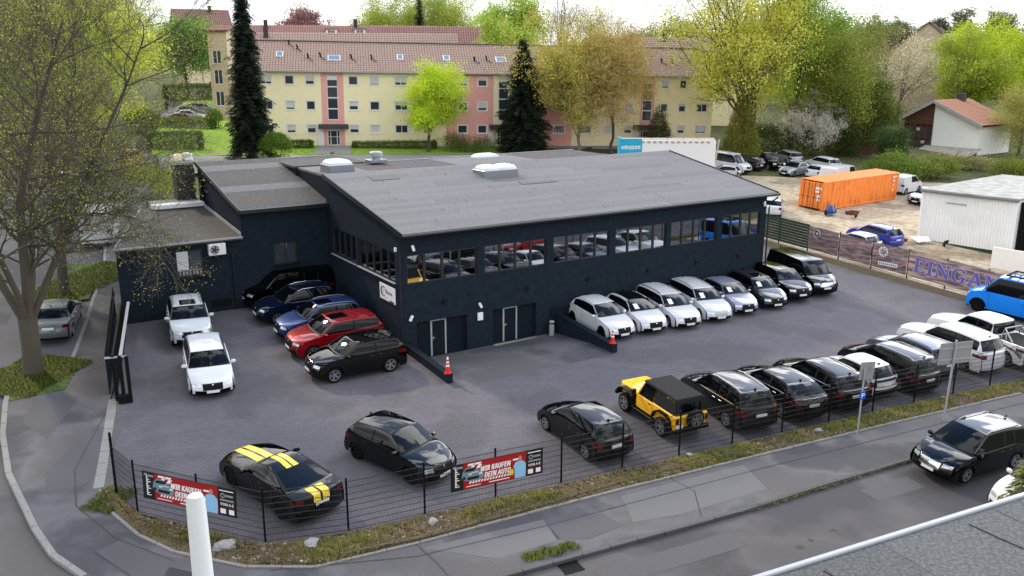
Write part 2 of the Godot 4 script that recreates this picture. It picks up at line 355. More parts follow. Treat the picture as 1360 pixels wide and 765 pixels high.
# ------------------------------------------------------------------ houses up the slope
func build_far_houses() -> void:
	var at := func(x: float, z: float) -> Vector3: return Vector3(x, TG(x, z), z)
	var w0 := []
	for k in 9: w0.append_array([[2.0 + k * 3.4, 3.4 + k * 3.4, 2.0, 3.3], [2.0 + k * 3.4, 3.4 + k * 3.4, 4.8, 6.1]])
	house("terrace_block", "long block with brown roof directly behind the apartment block", at.call(-25.5, -143), .17, 33, 10.5, 8.6, 12.0, "render_yellow", "tile_brown", w0, [["window", -4.0, .5, 1.0], ["window", 3.6, .4, 1.6], ["window", 9.4, .45, .9], ["chimney", -13.0, .8], ["window", -13.5, .5, 1.4]])
	house("terrace_block", "red roofed long block in third row behind the apartment block", at.call(-33, -176), .12, 36, 11, 8.2, 12.6, "render_pink", "tile_red", [], [["dormer", -2.0, .66, 2.0], ["dormer", 3.4, .66, 2.0], ["chimney", -14.5, .9], ["chimney", 2.5, .95], ["window", -14, .5, 2.2]])
	house("terrace_block", "red roofed house with white dormers left of the big lime green tree", at.call(-13.5, -168), .14, 22, 11, 8.0, 13.2, "render_yellow", "tile_red", [[13, 14.6, 5.0, 6.6], [16, 17.6, 5.0, 6.6]], [["dormer", -5.0, .45, 1.9], ["dormer", -1.8, .45, 1.9], ["dormer", 8.5, .4, 2.2], ["window", -7.5, .6, .9]])
	house("terrace_block", "house with plain brown roof and one chimney behind the birches", at.call(24.0, -146), .12, 24, 11, 8.8, 13.0, "render_yellow", "tile_brown", [], [["chimney", .5, .9], ["window", 7.0, .6, 1.0]])
	house("gable_house", "beige house with steep dark roof and blank gable above the cottage", at.call(79.0, -169), 1.05, 22, 12, 11.6, 16.6, "render_beige", "tile_dark", [[3, 4.2, 4, 5.5], [8, 9.2, 4, 5.5]], [["chimney", 1.0, .9], ["dormer", -3, .5, 2.0]])
	house("old_house", "old house with steep dark red roof at the far upper left", at.call(-71.5, -208), .5, 12, 11, 8.5, 14.5, "render_white", "tile_red", [[3, 4.2, 2.5, 4], [7, 8.2, 2.5, 4]], [["chimney", 2.0, .9], ["dormer", -2.5, .4, 1.8]])
	house("old_house", "grey roofed house just left of the narrow spruce's tip", at.call(-63.0, -190), .2, 11, 9, 7.0, 11.0, "render_yellow", "tile_dark", [[3, 4.2, 2.5, 4], [7, 8.2, 2.5, 4]], [["window", 1.0, .5, 1.2]])
	house("side_block", "pink and white end block left of the narrow spruce", at.call(-41.6, -132), .05, 2.6, 12, 11.8, 12.6, "render_beige", "tile_red", [[.5, 1.7, 1.6, 3.6], [.5, 1.7, 4.6, 6.6], [.5, 1.7, 7.4, 9.2]], [])
	house("garage", "low beige garage at the end of the far street", at.call(-67, -188), .05, 5.6, 6, 3.4, 3.9, "render_beige", "tin_roof", [], [])
	# the cottage above the yard
	var o := thing("cottage", "white cottage with orange tile roof and glazed timber gable end above the yard", "house", Vector3(0, 0, 0))
	var hd := -.95
	o.transform = Transform3D(Basis(Vector3.UP, hd), Vector3(59.3, 1.9, -121.5))
	var mb := MB.new()
	# gable wall faces the camera: x -5..5.4, ridge over x = -.6
	wall(mb, Vector3(-1.1, 0, 0), Vector3.RIGHT, Vector3.BACK, 0, 6.5, -1.5, 4.0, [])
	mb.quad(Vector3(-1.1, 4.0, 0), Vector3(5.4, 4.0, 0), Vector3(5.4, 4.1, 0), Vector3(-1.1, 6.9, 0))
	mb.quad(Vector3(5.4, -1.5, 0), Vector3(5.4, -1.5, -8.6), Vector3(5.4, 4.1, -8.6), Vector3(5.4, 4.1, 0))
	mb.quad(Vector3(-5.4, -1.5, -8.6), Vector3(-5.4, -1.5, 0), Vector3(-5.4, 4.4, 0), Vector3(-5.4, 4.4, -8.6))
	part("wall", mb, "render_white", o)
	mb = MB.new()
	mb.quad(Vector3(-5.4, 3.9, .0), Vector3(-1.1, 3.9, .0), Vector3(-1.1, 6.9, .0), Vector3(-5.4, 4.6, .0))
	mb.quad(Vector3(-5.4, -1.5, -.3), Vector3(-1.1, -1.5, -.3), Vector3(-1.1, 3.9, -.3), Vector3(-5.4, 3.9, -.3))
	part("timber_gable", mb, "wood_old", o)
	for k in 6:
		mb = MB.new()
		mb.box(Vector3(-5.3 + k * .82, 1.7, .02), Vector3(.14, 4.6, .12))
		part("timber_post", mb, "wood_old", o)
	for k in 5:
		for r in 2:
			window(o, Vector3(-4.89 + k * .82, .95 + r * 1.75, -.06), .66, 1.6, "wood_old", "house_glass", 1, .3 if (k + r) % 3 == 0 else 0.0)
	for sg in [0, 1]:
		mb = MB.new()
		var a := Vector3(-1.1, 7.05, .7); var b := Vector3(6.0, 3.95, .7) if sg == 0 else Vector3(-6.0, 4.35, .7)
		var c := b + Vector3(0, 0, -9.6); var d := a + Vector3(0, 0, -9.6)
		mb.quad(a, b, c, d)
		mb.quad(a + Vector3.UP * .2, b + Vector3.UP * .2, c + Vector3.UP * .2, d + Vector3.UP * .2)
		var rf := part("roof", mb, "wood_old", o)
		mb = MB.new()
		if sg == 0: tiles(mb, c + Vector3.UP * .22, b + Vector3.UP * .22, a + Vector3.UP * .22, d + Vector3.UP * .22, 40, 20, .05)
		else: tiles(mb, b + Vector3.UP * .22, c + Vector3.UP * .22, d + Vector3.UP * .22, a + Vector3.UP * .22, 40, 16, .05)
		stuff(part("roof_tile", mb, "tile_orange", rf))
		mb = MB.new()
		mb.bar(a + Vector3(0, .06, .03), b + Vector3(0, .06, .03), .06, .42)
		part("barge_board", mb, "galv_dull", rf)
	mb = MB.new()
	mb.box(Vector3(-.8, 7.5, -6.0), Vector3(1.1, 1.2, .9), Basis.IDENTITY, .03)
	part("chimney", mb, "brick_dark", o)
	var s := thing("lean_to", "grey sheet metal lean-to roof below the white cottage wall", "shed roof", Vector3(0, 0, 0))
	s.transform = o.transform
	for k in 12:
		mb = MB.new()
		mb.box(Vector3(-1.6 + k * .66, .62, 1.6), Vector3(.63, .05, 3.4), Basis(Vector3.RIGHT, .26) * Basis(Vector3.BACK, .02 * (k % 2)))
		part("metal_sheet", mb, "tin_roof", s)
	mb = MB.new()
	mb.box(Vector3(2.0, -.6, 2.9), Vector3(7.6, 1.6, .12))
	part("front_boards", mb, "wood_old", s)
	var fw := thing("plank_fence", "old plank fence with flat coping at the yard's back edge", "fence", Vector3.ZERO)
	for k in 42:
		var p := V(40.5, -112.6).lerp(V(52.5, -116.0), (k + .5) / 42)
		mb = MB.new()
		mb.box(gp(p.x, p.y, .85), Vector3(.26, 1.8, .04), Basis(Vector3.UP, .276))
		part("plank", mb, "wood_old", fw)
	mb = MB.new()
	mb.bar(gp(40.3, -112.5, 1.85), gp(52.7, -116.0, 1.85), .7, .1)
	part("coping", mb, "concrete", fw)

func build_near_roof() -> void:
	# the flat roof at the lower right, 5 m high and close to the camera
	var o := thing("near_flat_roof", "grey felt flat roof with pale metal edge close at lower right", "building", Vector3.ZERO)
	var a := Vector3(-3.0, 5.0, -10.22)
	var b := Vector3(19.0, 5.0, -20.60)
	var d := (b - a).normalized()
	var n := Vector3(-d.z, 0, d.x)
	if n.z < 0: n = -n
	var l := a.distance_to(b)
	var bs := Basis(d, Vector3.UP, n)
	var mb := MB.new()
	mb.box(a + d * l / 2 + n * 4.2 + Vector3.DOWN * 3.2, Vector3(l, 6.2, 8.2), bs)
	part("wall", mb, "render_beige", o)
	rng.seed = 4
	var x := 0.0
	var k := 0
	for w in [7.55, 3.55, 3.15, 3.8, 3.5, 3.0]:
		mb = MB.new()
		mb.box(a + d * (x + w / 2) + n * 4.2 + Vector3(0, -.06 + .003 * (k % 2), 0), Vector3(w - .02, .1, 8.4), bs * Basis(Vector3.UP, 0.0))
		part("felt_sheet", mb, ["felt_near", "felt_near_b", "felt_near"][k % 3], o)
		x += w; k += 1
	mb = MB.new()
	for q in [9.4, 13.25]:
		var p: Vector3 = a + d * q + n * .35
		for i in 8:
			var e: Vector3 = p + n * .55 + d * rng.randf_range(-.03, .09) + d * .02 * i
			mb.bar(p + Vector3.UP * .0, e + Vector3.UP * .0, .035, .012)
			p = e
	part("seam_crack", mb, "seam", o)
	mb = MB.new()
	mb.box(a + d * l / 2 + n * .02 + Vector3.UP * .0, Vector3(l, .09, .12), bs, .02)
	mb.box(a + d * l / 2 + n * -.05 + Vector3.DOWN * .1, Vector3(l, .22, .03), bs)
	part("edge_trim", mb, "edge_metal", o)
	# white mast at the lower left
	var m := thing("white_mast", "tall white tapered mast rising in front of the left banner", "mast", gp(-4.05, -10.05))
	mb = MB.new()
	var hm := 8.55 - G(-4.05, -10.05)
	mb.tube([Vector3(0, -.1, 0), Vector3(0, hm - .06, 0), Vector3(0, hm, 0)], [.24, .118, .09], 18)
	part("shaft", mb, "mast", m)

func build_small_things() -> void:
	# street signs seen from behind
	var s1 := thing("street_sign", "square grey sign back with small blue sign on a thin pole in the verge", "sign", gp(13.58, -31.54))
	var turn := .4607
	s1.rotation.y = turn
	var mb := MB.new()
	mb.tube([Vector3(0, -.1, 0), Vector3(.04, 2.95, 0)], [.035, .035], 8)
	part("pole", mb, "galv_dull", s1)
	mb = MB.new()
	mb.box(Vector3(.22, 2.82, -.05), Vector3(.78, .72, .02), Basis(Vector3.BACK, -.10), .005)
	part("plate", mb, "sign_back", s1)
	mb = MB.new()
	for k in 20:
		var a0 := TAU * k / 20.0
		var a1 := TAU * (k + 1) / 20.0
		mb.bar(Vector3(.22 + cos(a0) * .2, 2.82 + sin(a0) * .2, -.036), Vector3(.22 + cos(a1) * .2, 2.82 + sin(a1) * .2, -.036), .006, .03, Vector3.BACK)
	mb.bar(Vector3(-.1, 2.56, -.036), Vector3(.5, 3.06, -.036), .006, .05, Vector3.BACK)
	part("worn_mark", mb, "tin_roof", s1)
	mb = MB.new()
	mb.box(Vector3(.02, 1.87, .045), Vector3(.32, .34, .02), Basis.IDENTITY, .005)
	part("blue_plate", mb, "sign_blue", s1)
	mb = MB.new()
	mb.box(Vector3(-.04, 1.87, .058), Vector3(.04, .2, .006)); mb.box(Vector3(.03, 1.94, .058), Vector3(.12, .035, .006)); mb.box(Vector3(.03, 1.87, .058), Vector3(.12, .035, .006)); mb.box(Vector3(.085, 1.905, .058), Vector3(.035, .1, .006))
	part("symbol", mb, "white_print", s1)
	var s2 := thing("street_sign", "wide grey sign plate seen from behind on a taller pole", "sign", gp(17.97, -33.54))
	s2.rotation.y = turn
	mb = MB.new()
	mb.tube([Vector3(0, -.1, 0), Vector3(.16, 3.5, 0)], [.045, .045], 8)
	part("pole", mb, "galv_dull", s2)
	mb = MB.new()
	mb.box(Vector3(.28, 2.92, -.07), Vector3(2.0, .92, .025), Basis(Vector3.BACK, -.08), .006)
	part("plate", mb, "sign_back", s2)
	for y in [2.68, 3.16]:
		mb = MB.new()
		mb.bar(Vector3(-.68, y + .06, -.045), Vector3(1.24, y - .1, -.045), .02, .05)
		part("brace", mb, "galv_dull", s2)
	# covered motorbike and loose parts in the yard
	var mo := thing("covered_motorbike", "motorbike under a blue tarpaulin at the container's near corner", "motorbike", gp(27.6, -74.4), .6)
	mb = MB.new()
	mb.lathe(Vector3(0, .45, 0), [V(.55, -.3), V(.56, .0), V(.42, .22), V(.26, .42), V(.1, .5), V(0, .51)], 7, Basis.from_scale(Vector3(1.15, 1, .7)), false)
	part("tarpaulin", mb, "tarp_blue", mo)
	for q in [-.5, .62]:
		mb = MB.new()
		mb.lathe(Vector3(q, .3, 0), [V(.15, -.05), V(.24, -.05), V(.25, 0), V(.24, .05), V(.15, .05), V(.15, -.05)], 16, Basis(Vector3.RIGHT, PI / 2))
		part("wheel", mb, "tyre", mo)
	mb = MB.new()
	mb.bar(Vector3(-.6, .3, .08), Vector3(.7, .35, .08), .05, .12)
	mb.bar(Vector3(.7, .3, 0), Vector3(.5, .95, 0), .05, .05)
	part("frame", mb, "rust", mo)
	var wb := thing("wheelbarrow", "rusty barrow beside the tarpaulin covered motorbike", "barrow", gp(29.2, -73.6), .6)
	mb = MB.new()
	mb.quad(Vector3(-.4, .3, .3), Vector3(.4, .3, .3), Vector3(.55, .6, .4), Vector3(-.5, .6, .4))
	mb.quad(Vector3(.4, .3, -.3), Vector3(-.4, .3, -.3), Vector3(-.5, .6, -.4), Vector3(.55, .6, -.4))
	mb.quad(Vector3(.4, .3, .3), Vector3(.4, .3, -.3), Vector3(.55, .6, -.4), Vector3(.55, .6, .4))
	mb.quad(Vector3(-.4, .3, -.3), Vector3(-.4, .3, .3), Vector3(-.5, .6, .4), Vector3(-.5, .6, -.4))
	mb.quad(Vector3(-.4, .3, .3), Vector3(-.4, .3, -.3), Vector3(.4, .3, -.3), Vector3(.4, .3, .3))
	part("tray", mb, "rust", wb)
	mb = MB.new()
	mb.lathe(Vector3(.6, .18, 0), [V(0, -.04), V(.18, -.04), V(.18, .04), V(0, .04)], 12, Basis(Vector3.RIGHT, PI / 2))
	part("wheel", mb, "tyre", wb)
	mb = MB.new()
	for sd in [-.25, .25]: mb.bar(Vector3(.6, .2, sd * .4), Vector3(-1.0, .5, sd), .04, .04)
	part("handles", mb, "rust", wb)
	for q in [[29.8, -64.3, .5, "red_print", "salmon red bumper lying on the ground behind the yard fence", "bumper"], [31.6, -65.0, .2, "tarp_white", "white bonnet lying on the ground in front of the shed", "bonnet"], [33.2, -64.2, .9, "car_black", "black bumper piece on the ground near the white bonnet", "bumper piece"]]:
		mb = MB.new()
		for k in 6:
			var a0 := -.8 + k * .27
			mb.box(Vector3(sin(a0) * .9, .25 + .03 * (k % 2), -cos(a0) * .5), Vector3(.34, .09 if q[5] == "bonnet" else .26, .9 if q[5] == "bonnet" else .12), Basis(Vector3.UP, -a0 * .6) * Basis(Vector3.RIGHT, .25), .03)
		var b := part(q[5].replace(" ", "_"), mb, q[3])
		b.transform = Transform3D(slope_basis(q[2]), gp(q[0], q[1], .0))
		tag(b, q[4], q[5])
	# person walking on the far pavement
	build_walker(-51.2, -131.0)
	var lp := thing("street_lamp", "slim grey street lamp by the far street's white car", "street lamp", Vector3(-58.0, TG(-58.0, -176.0), -176.0))
	mb = MB.new()
	mb.tube([Vector3(0, 0, 0), Vector3(0, 5.2, 0), Vector3(.2, 5.6, .1), Vector3(1.0, 5.7, .4)], [.09, .06, .05, .04], 8)
	part("mast", mb, "galv_dull", lp)
	mb = MB.new()
	mb.box(Vector3(1.2, 5.7, .45), Vector3(.8, .14, .3), Basis(Vector3.UP, -.4), .04)
	part("lamp_head", mb, "white_plastic", lp)
	# two stones in the verge and pale concrete lumps at the fence foot
	rng.seed = 31
	for q in [[-2.5, -24.6, "pale stone lying in the verge below the middle banner", .22], [6.6, -29.6, "small pale stone in the verge below the yellow off-roader", .14], [12.2, -32.0, "grey stone in the verge below the black SUVs", .2], [-8.5, -22.95, "flat concrete lump at the fence foot below the striped coupe", .35], [-6.0, -23.2, "second concrete lump at the fence foot right of the striped coupe", .3]]:
		mb = MB.new()
		var r: float = q[3]
		for i in 5:
			for k in 8:
				var pt := func(ii: int, kk: int) -> Vector3:
					var t := PI * ii / 5.0
					var a := TAU * (kk % 8) / 8.0
					var w := 1.0 + .22 * sin(kk % 8 * 2.3 + ii * 1.7)
					return Vector3(cos(a) * sin(t) * w, cos(t) * .45, sin(a) * sin(t) * .7 * w) * r
				mb.quad(pt.call(i + 1, k), pt.call(i + 1, k + 1), pt.call(i, k + 1), pt.call(i, k))
		var st := part("stone", mb, "concrete")
		st.position = gp(q[0], q[1], .12)
		st.rotation.y = rng.randf() * 6.0
		tag(st, q[2], "stone")

# a walking figure in one skin: a field of tapered limbs meshed as surface nets
func build_walker(x: float, z: float) -> void:
	var o := thing("person", "person in dark clothes walking on the pavement beside the far parking court", "person", gp(x, z, .03), .4)
	var bones := [
		[Vector3(0, .95, 0), Vector3(0, 1.38, .01), .155, .17], [Vector3(0, 1.36, .0), Vector3(0, 1.52, .02), .07, .06], [Vector3(0, 1.60, .03), Vector3(0, 1.68, .03), .095, .095],
		[Vector3(.09, .92, 0), Vector3(.10, .50, .12), .10, .07], [Vector3(.10, .50, .12), Vector3(.10, .09, .02), .065, .045], [Vector3(.10, .06, .0), Vector3(.11, .04, .18), .045, .04],
		[Vector3(-.09, .92, 0), Vector3(-.10, .50, -.08), .10, .07], [Vector3(-.10, .50, -.08), Vector3(-.10, .12, -.32), .065, .045], [Vector3(-.10, .09, -.33), Vector3(-.10, .04, -.18), .045, .04],
		[Vector3(.20, 1.36, 0), Vector3(.25, 1.08, -.10), .06, .05], [Vector3(.25, 1.08, -.10), Vector3(.24, .85, .02), .045, .035], [Vector3(-.20, 1.36, 0), Vector3(-.25, 1.08, .06), .06, .05], [Vector3(-.25, 1.08, .06), Vector3(-.23, .87, .22), .045, .035]]
	var c := .035
	var n := Vector3i(24, 54, 28)
	var org := Vector3(-.42, -.04, -.50)
	var F := PackedFloat32Array(); F.resize(n.x * n.y * n.z)
	for i in n.x:
		for j in n.y:
			for k in n.z:
				var p := org + Vector3(i, j, k) * c
				var s := 0.0
				for b in bones:
					var ab: Vector3 = b[1] - b[0]
					var t := clampf((p - b[0]).dot(ab) / ab.length_squared(), 0, 1)
					s += exp(-(p.distance_to(b[0] + ab * t) - lerpf(b[2], b[3], t)) * 45.0)
				F[(i * n.y + j) * n.z + k] = -log(maxf(s, 1e-30)) / 45.0
	var at := func(i: int, j: int, k: int) -> float: return F[(i * n.y + j) * n.z + k]
	var vert := {}
	for i in n.x - 1:
		for j in n.y - 1:
			for k in n.z - 1:
				var sum := Vector3.ZERO
				var m := 0
				for e in [[0, 0, 0, 1, 0, 0], [0, 1, 0, 1, 1, 0], [0, 0, 1, 1, 0, 1], [0, 1, 1, 1, 1, 1], [0, 0, 0, 0, 1, 0], [1, 0, 0, 1, 1, 0], [0, 0, 1, 0, 1, 1], [1, 0, 1, 1, 1, 1], [0, 0, 0, 0, 0, 1], [1, 0, 0, 1, 0, 1], [0, 1, 0, 0, 1, 1], [1, 1, 0, 1, 1, 1]]:
					var a: float = at.call(i + e[0], j + e[1], k + e[2])
					var b: float = at.call(i + e[3], j + e[4], k + e[5])
					if (a < 0) != (b < 0):
						sum += Vector3(i + e[0], j + e[1], k + e[2]).lerp(Vector3(i + e[3], j + e[4], k + e[5]), a / (a - b))
						m += 1
				if m > 0: vert[Vector3i(i, j, k)] = org + sum / m * c
	var body := MB.new()
	for i in range(1, n.x - 1):
		for j in range(1, n.y - 1):
			for k in range(1, n.z - 1):
				for ax in 3:
					var d := Vector3i(1 if ax == 0 else 0, 1 if ax == 1 else 0, 1 if ax == 2 else 0)
					var a: float = at.call(i, j, k)
					var b: float = at.call(i + d.x, j + d.y, k + d.z)
					if (a < 0) == (b < 0): continue
					var u := Vector3i(d.y, d.z, d.x)
					var w := Vector3i(d.z, d.x, d.y)
					var q := Vector3i(i, j, k)
					var vs := [q - u - w, q - w, q, q - u]
					var ok := true
					for v in vs: if not vert.has(v): ok = false
					if ok:
						if a < 0: body.quad(vert[vs[0]], vert[vs[1]], vert[vs[2]], vert[vs[3]])
						else: body.quad(vert[vs[3]], vert[vs[2]], vert[vs[1]], vert[vs[0]])
	part("body", body, "black_steel", o)
	var hr := MB.new()
	hr.lathe(Vector3(0, 1.66, .02), [V(.105, -.02), V(.104, .04), V(.07, .10), V(0, .115)], 12)
	part("hair", hr, "rust", o)

# ------------------------------------------------------------------ trees and shrubs
func build_trees() -> void:
	var spring := [Color(.25, .33, .05), Color(.44, .49, .10)]
	var yel := [Color(.32, .38, .05), Color(.56, .58, .12)]
	var green := [Color(.07, .16, .03), Color(.16, .28, .05)]
	var lime := [Color(.28, .40, .03), Color(.45, .55, .07)]
	var brown := [Color(.36, .27, .10), Color(.50, .38, .16)]
	var dark := [Color(.008, .016, .010), Color(.028, .045, .022)]
	# the big bare tree at the left edge and its neighbour
	big_street_tree("street_tree", "big bare street tree with thick grey trunk nearest the camera at left", -20.6, -35.2, 18.5, 11.0, .37, 5, 5)
	big_street_tree("street_tree", "second bare street tree behind the silver saloon", -24.6, -46.0, 17.0, 10.0, .27, 9, 5)
	var gl := "leafy trees along the left street"
	tree("street_tree", "yellow green street tree left of the low office", -33.5, -64.0, 16.0, 11.0, {low = .40, seed = 3, cols = spring, n = 650, leaf = .13, clump = .7, group = gl, depth = 4, trunk = .25, limbs = 9, sparse = 1.3})
	tree("street_tree", "yellow green street tree above the white van", -37.5, -78.0, 16.5, 13.0, {low = .34, seed = 4, cols = yel, n = 2200, leaf = .15, clump = .75, group = gl, limbs = 9, sparse = 1.2})
	tree("street_tree", "tall yellow green tree at the head of the left street", -47.5, -100.0, 19.0, 16.0, {low = .34, seed = 6, cols = yel, n = 3000, leaf = .17, clump = .8, group = gl, limbs = 9, sparse = 1.1})
	tree("street_tree", "far left yellow green tree at the picture's edge", -47.0, -82.0, 19.0, 15.0, {low = .34, seed = 7, cols = spring, n = 2000, leaf = .16, clump = .8, group = gl, sparse = 1.2})
	tree("street_tree", "pale spring tree on the left street's outer side", -41.0, -62.0, 17.0, 13.0, {low = .40, seed = 8, cols = spring, n = 900, leaf = .14, clump = .8, group = gl, depth = 4, sparse = 1.25})
	tree("street_tree", "yellow green tree with two trunks by the far pavement", -54.5, -120.0, 18.0, 14.0, {seed = 16, cols = spring, n = 1500, leaf = .18, clump = .8, group = gl, stems = 2, trunk = .3})
	tree("street_tree", "dense yellow crown at the upper left of the street", -66.0, -112.0, 22.0, 18.0, {low = .34, seed = 17, cols = yel, n = 3200, leaf = .18, clump = .85, group = gl})
	tree("chestnut_tree", "fresh green chestnut at the far end of the left street", -55.5, -152.0, 14.5, 12.0, {seed = 18, cols = [Color(.10, .22, .05), Color(.25, .38, .09)], n = 2600, leaf = .22, clump = .8, low = .1})
	tree("chestnut_tree", "darker green tree behind the far white car", -53.0, -166.0, 10.5, 10.0, {seed = 19, cols = green, n = 2000, leaf = .22, clump = .8, low = .1})
	# before the apartments
	conifer("narrow_spruce", "tall narrow dark spruce at the apartment block's left end", -27.6, -92.5, 18.2, 4.9, 21, dark, .55, 2.2)
	conifer("spruce", "broad dark spruce before the middle of the apartment block", 1.3, -104.5, 13.4, 7.4, 22, dark, .42, 1.9)
	tree("young_maple", "small bright lime tree before the yellow and pink facade", -9.8, -102.5, 9.6, 7.8, {seed = 23, cols = [Color(.36, .50, .03), Color(.55, .66, .06)], n = 1700, leaf = .17, clump = .5, m = "leaf_bright", trunk = .2, taper = .35, low = .18})
	tree("birch", "yellow brown spring birch right of the broad spruce", 8.0, -104.5, 14.8, 9.8, {seed = 24, cols = [Color(.36, .33, .07), Color(.50, .44, .12)], n = 3600, leaf = .13, clump = .6, bark = "bark_pale", depth = 4, trunk = .12, limbs = 10, sparse = 1.3, rad = .22, low = .15})
	tree("birch", "copper tinted bare birch between birch and cedar", 12.0, -106.0, 16.4, 10.8, {seed = 25, cols = brown, n = 3200, leaf = .12, clump = .6, depth = 4, trunk = .12, limbs = 10, sparse = 1.35, rad = .22, low = .15})
	shrub("cedar", "dark cone shaped cedar before the right yellow facade", 18.0, -107.6, Vector3(4.0, 6.0, 4.0), 26, [Color(.05, .06, .02), Color(.12, .12, .04)], {shape = "cone", n = 1100, leaf = .16, clump = .4, cat = "tree"})
	tree("lime_tree", "tall airy yellow green tree right of the apartment block", 28.5, -106.0, 22.5, 17.0, {seed = 27, cols = [Color(.34, .37, .05), Color(.62, .60, .12)], n = 3000, leaf = .17, clump = .8, stems = 3, trunk = .18, limbs = 12, low = .10, sparse = .85, lumps = 44})
	tree("lime_tree", "fresh green tree directly right of the airy yellow tree", 35.5, -112.0, 20.0, 12.0, {seed = 28, cols = [Color(.14, .27, .03), Color(.30, .43, .06)], n = 3000, leaf = .18, clump = .8, low = .1})
	shrub("cypress", "olive green rounded cypress beside the lorry trailer's torn end", 27.2, -104.0, Vector3(5.0, 8.2, 5.0), 29, [Color(.13, .15, .02), Color(.27, .27, .05)], {shape = "cone", n = 1900, leaf = .15, clump = .42, cat = "tree"})
	tree("blossom_tree", "small greyish blossom tree behind the yard's car row", 38.0, -110.5, 5.8, 6.4, {seed = 30, cols = [Color(.42, .40, .38), Color(.62, .58, .56)], n = 1000, leaf = .12, clump = .45, trunk = .15})
	tree("green_tree", "dense olive tree between blossom tree and cottage", 42.5, -114.0, 13.5, 12.0, {seed = 31, cols = [Color(.13, .17, .03), Color(.28, .31, .06)], n = 3000, leaf = .17, clump = .8, trunk = .08, low = .04, depth = 4})
	tree("green_tree", "dark leafy tree just left of the cottage's timber gable", 47.0, -115.0, 10.0, 8.0, {seed = 32, cols = [Color(.08, .11, .02), Color(.19, .22, .05)], n = 2300, leaf = .17, clump = .7, trunk = .08, low = .02})
	tree("green_tree", "olive young tree filling the gap behind the green tree", 42.0, -121.0, 14.0, 12.0, {seed = 33, cols = [Color(.2, .23, .05), Color(.32, .33, .08)], n = 2200, leaf = .16, clump = .8, depth = 4, low = .05})
	tree("blossom_tree", "white blossoming tree before the beige gable house", 66.5, -152.0, 12.5, 11.0, {seed = 34, cols = [Color(.55, .50, .42), Color(.75, .70, .62)], n = 420, leaf = .15, clump = .8, depth = 4, low = .2, sparse = 1.2, y = TG(66, -150)})
	tree("maple", "bright yellow green maple above the cottage roof", 74.5, -141.0, 15.5, 16.0, {seed = 35, cols = [Color(.30, .40, .03), Color(.48, .55, .06)], n = 3600, leaf = .2, clump = .85, m = "leaf_bright", low = .1, y = TG(74, -141)})
	tree("maple", "tall yellow green tree at the right picture edge", 88.5, -150.0, 16.0, 14.0, {seed = 36, cols = lime, n = 3000, leaf = .2, clump = .85, m = "leaf_bright", low = .08, y = TG(87, -150)})
	tree("maple", "olive spring tree left of the bright maple", 70.0, -138.0, 13.5, 8.0, {seed = 37, cols = spring, n = 2200, leaf = .18, clump = .8, low = .05, y = TG(66, -140)})
	tree("willow", "pale bushy willow at the right edge beside the cottage", 68.0, -117.0, 9.0, 9.5, {seed = 38, cols = [Color(.30, .30, .09), Color(.42, .40, .15)], n = 2000, leaf = .13, clump = .7, depth = 4, trunk = .1, low = .05})
	# shrubs at the yard's edge
	var gs := "shrubs between yard and cottage"
	for q in [[41.5, -93.5, 4.5, 3.2, 4.0, 40, Color(.09, .15, .02), Color(.22, .30, .05), "fresh green bush behind the small white van"], [47.0, -96.5, 5.0, 2.0, 3.5, 41, Color(.14, .19, .03), Color(.30, .33, .08), "green bush left of the ribbed shed's roof"], [57.0, -97.5, 7.0, 2.7, 4.5, 42, Color(.16, .20, .03), Color(.30, .34, .07), "wide olive bush behind the ribbed shed's roof"], [64.0, -101.0, 8.0, 5.0, 6.0, 43, Color(.19, .22, .04), Color(.34, .36, .09), "tall olive bush at the right picture edge behind the shed"], [47.0, -108.5, 3.0, 4.2, 3.0, 44, Color(.04, .08, .02), Color(.10, .17, .05), "dark evergreen bush under the cottage's timber gable"], [52.0, -103.5, 8.5, 1.5, 3.0, 45, Color(.30, .27, .13), Color(.42, .38, .2), "dry brownish scrub below the lean-to roof"]]:
		shrub("shrub", q[8], q[0], q[1], Vector3(q[2], q[3], q[4]), q[5], [q[6], q[7]], {shape = "loose", n = 1500, leaf = .15, clump = .5, group = gs, rag = .15})
	shrub("hedge", "dark overgrown hedge along the back of the yard", 36.5, -111.5, Vector3(14.0, 3.2, 2.6), 46, [Color(.04, .065, .015), Color(.13, .17, .04)], {shape = "box", n = 4200, leaf = .17, clump = .6, turn = .18, cat = "hedge", rag = .35})
	# garden plants before the flats
	shrub("clipped_bush", "round clipped green bush beside the narrow spruce", -25.0, -92.0, Vector3(3.5, 3.1, 3.5), 50, [Color(.07, .13, .015), Color(.17, .27, .035)], {n = 2600, leaf = .09, clump = .2, rag = .02})
	shrub("shrub", "dark green bush right of the small lime tree", -5.2, -103.2, Vector3(5.4, 2.2, 2.6), 51, [Color(.05, .10, .02), Color(.14, .21, .04)], {shape = "loose", n = 1100, leaf = .11, clump = .35})
	shrub("tiny_conifer", "tiny dwarf conifer on the path before the left entrance", -19.7, -95.6, Vector3(.6, .8, .6), 52, [Color(.12, .14, .02), Color(.25, .26, .05)], {shape = "cone", n = 120, leaf = .06, clump = .1})
	shrub("hedge", "low clipped hedge under the left part of the yellow facade", -25.5, -101.6, Vector3(4.2, .8, .8), 53, [Color(.06, .11, .02), Color(.16, .23, .04)], {shape = "box", n = 1300, leaf = .09, clump = .2, turn = .176, cat = "hedge", rag = .03})
	shrub("hedge", "low clipped hedge right of the left entrance", -14.0, -104.2, Vector3(9.5, .8, .8), 54, [Color(.06, .11, .02), Color(.16, .23, .04)], {shape = "box", n = 2600, leaf = .09, clump = .2, turn = .176, cat = "hedge", rag = .03})
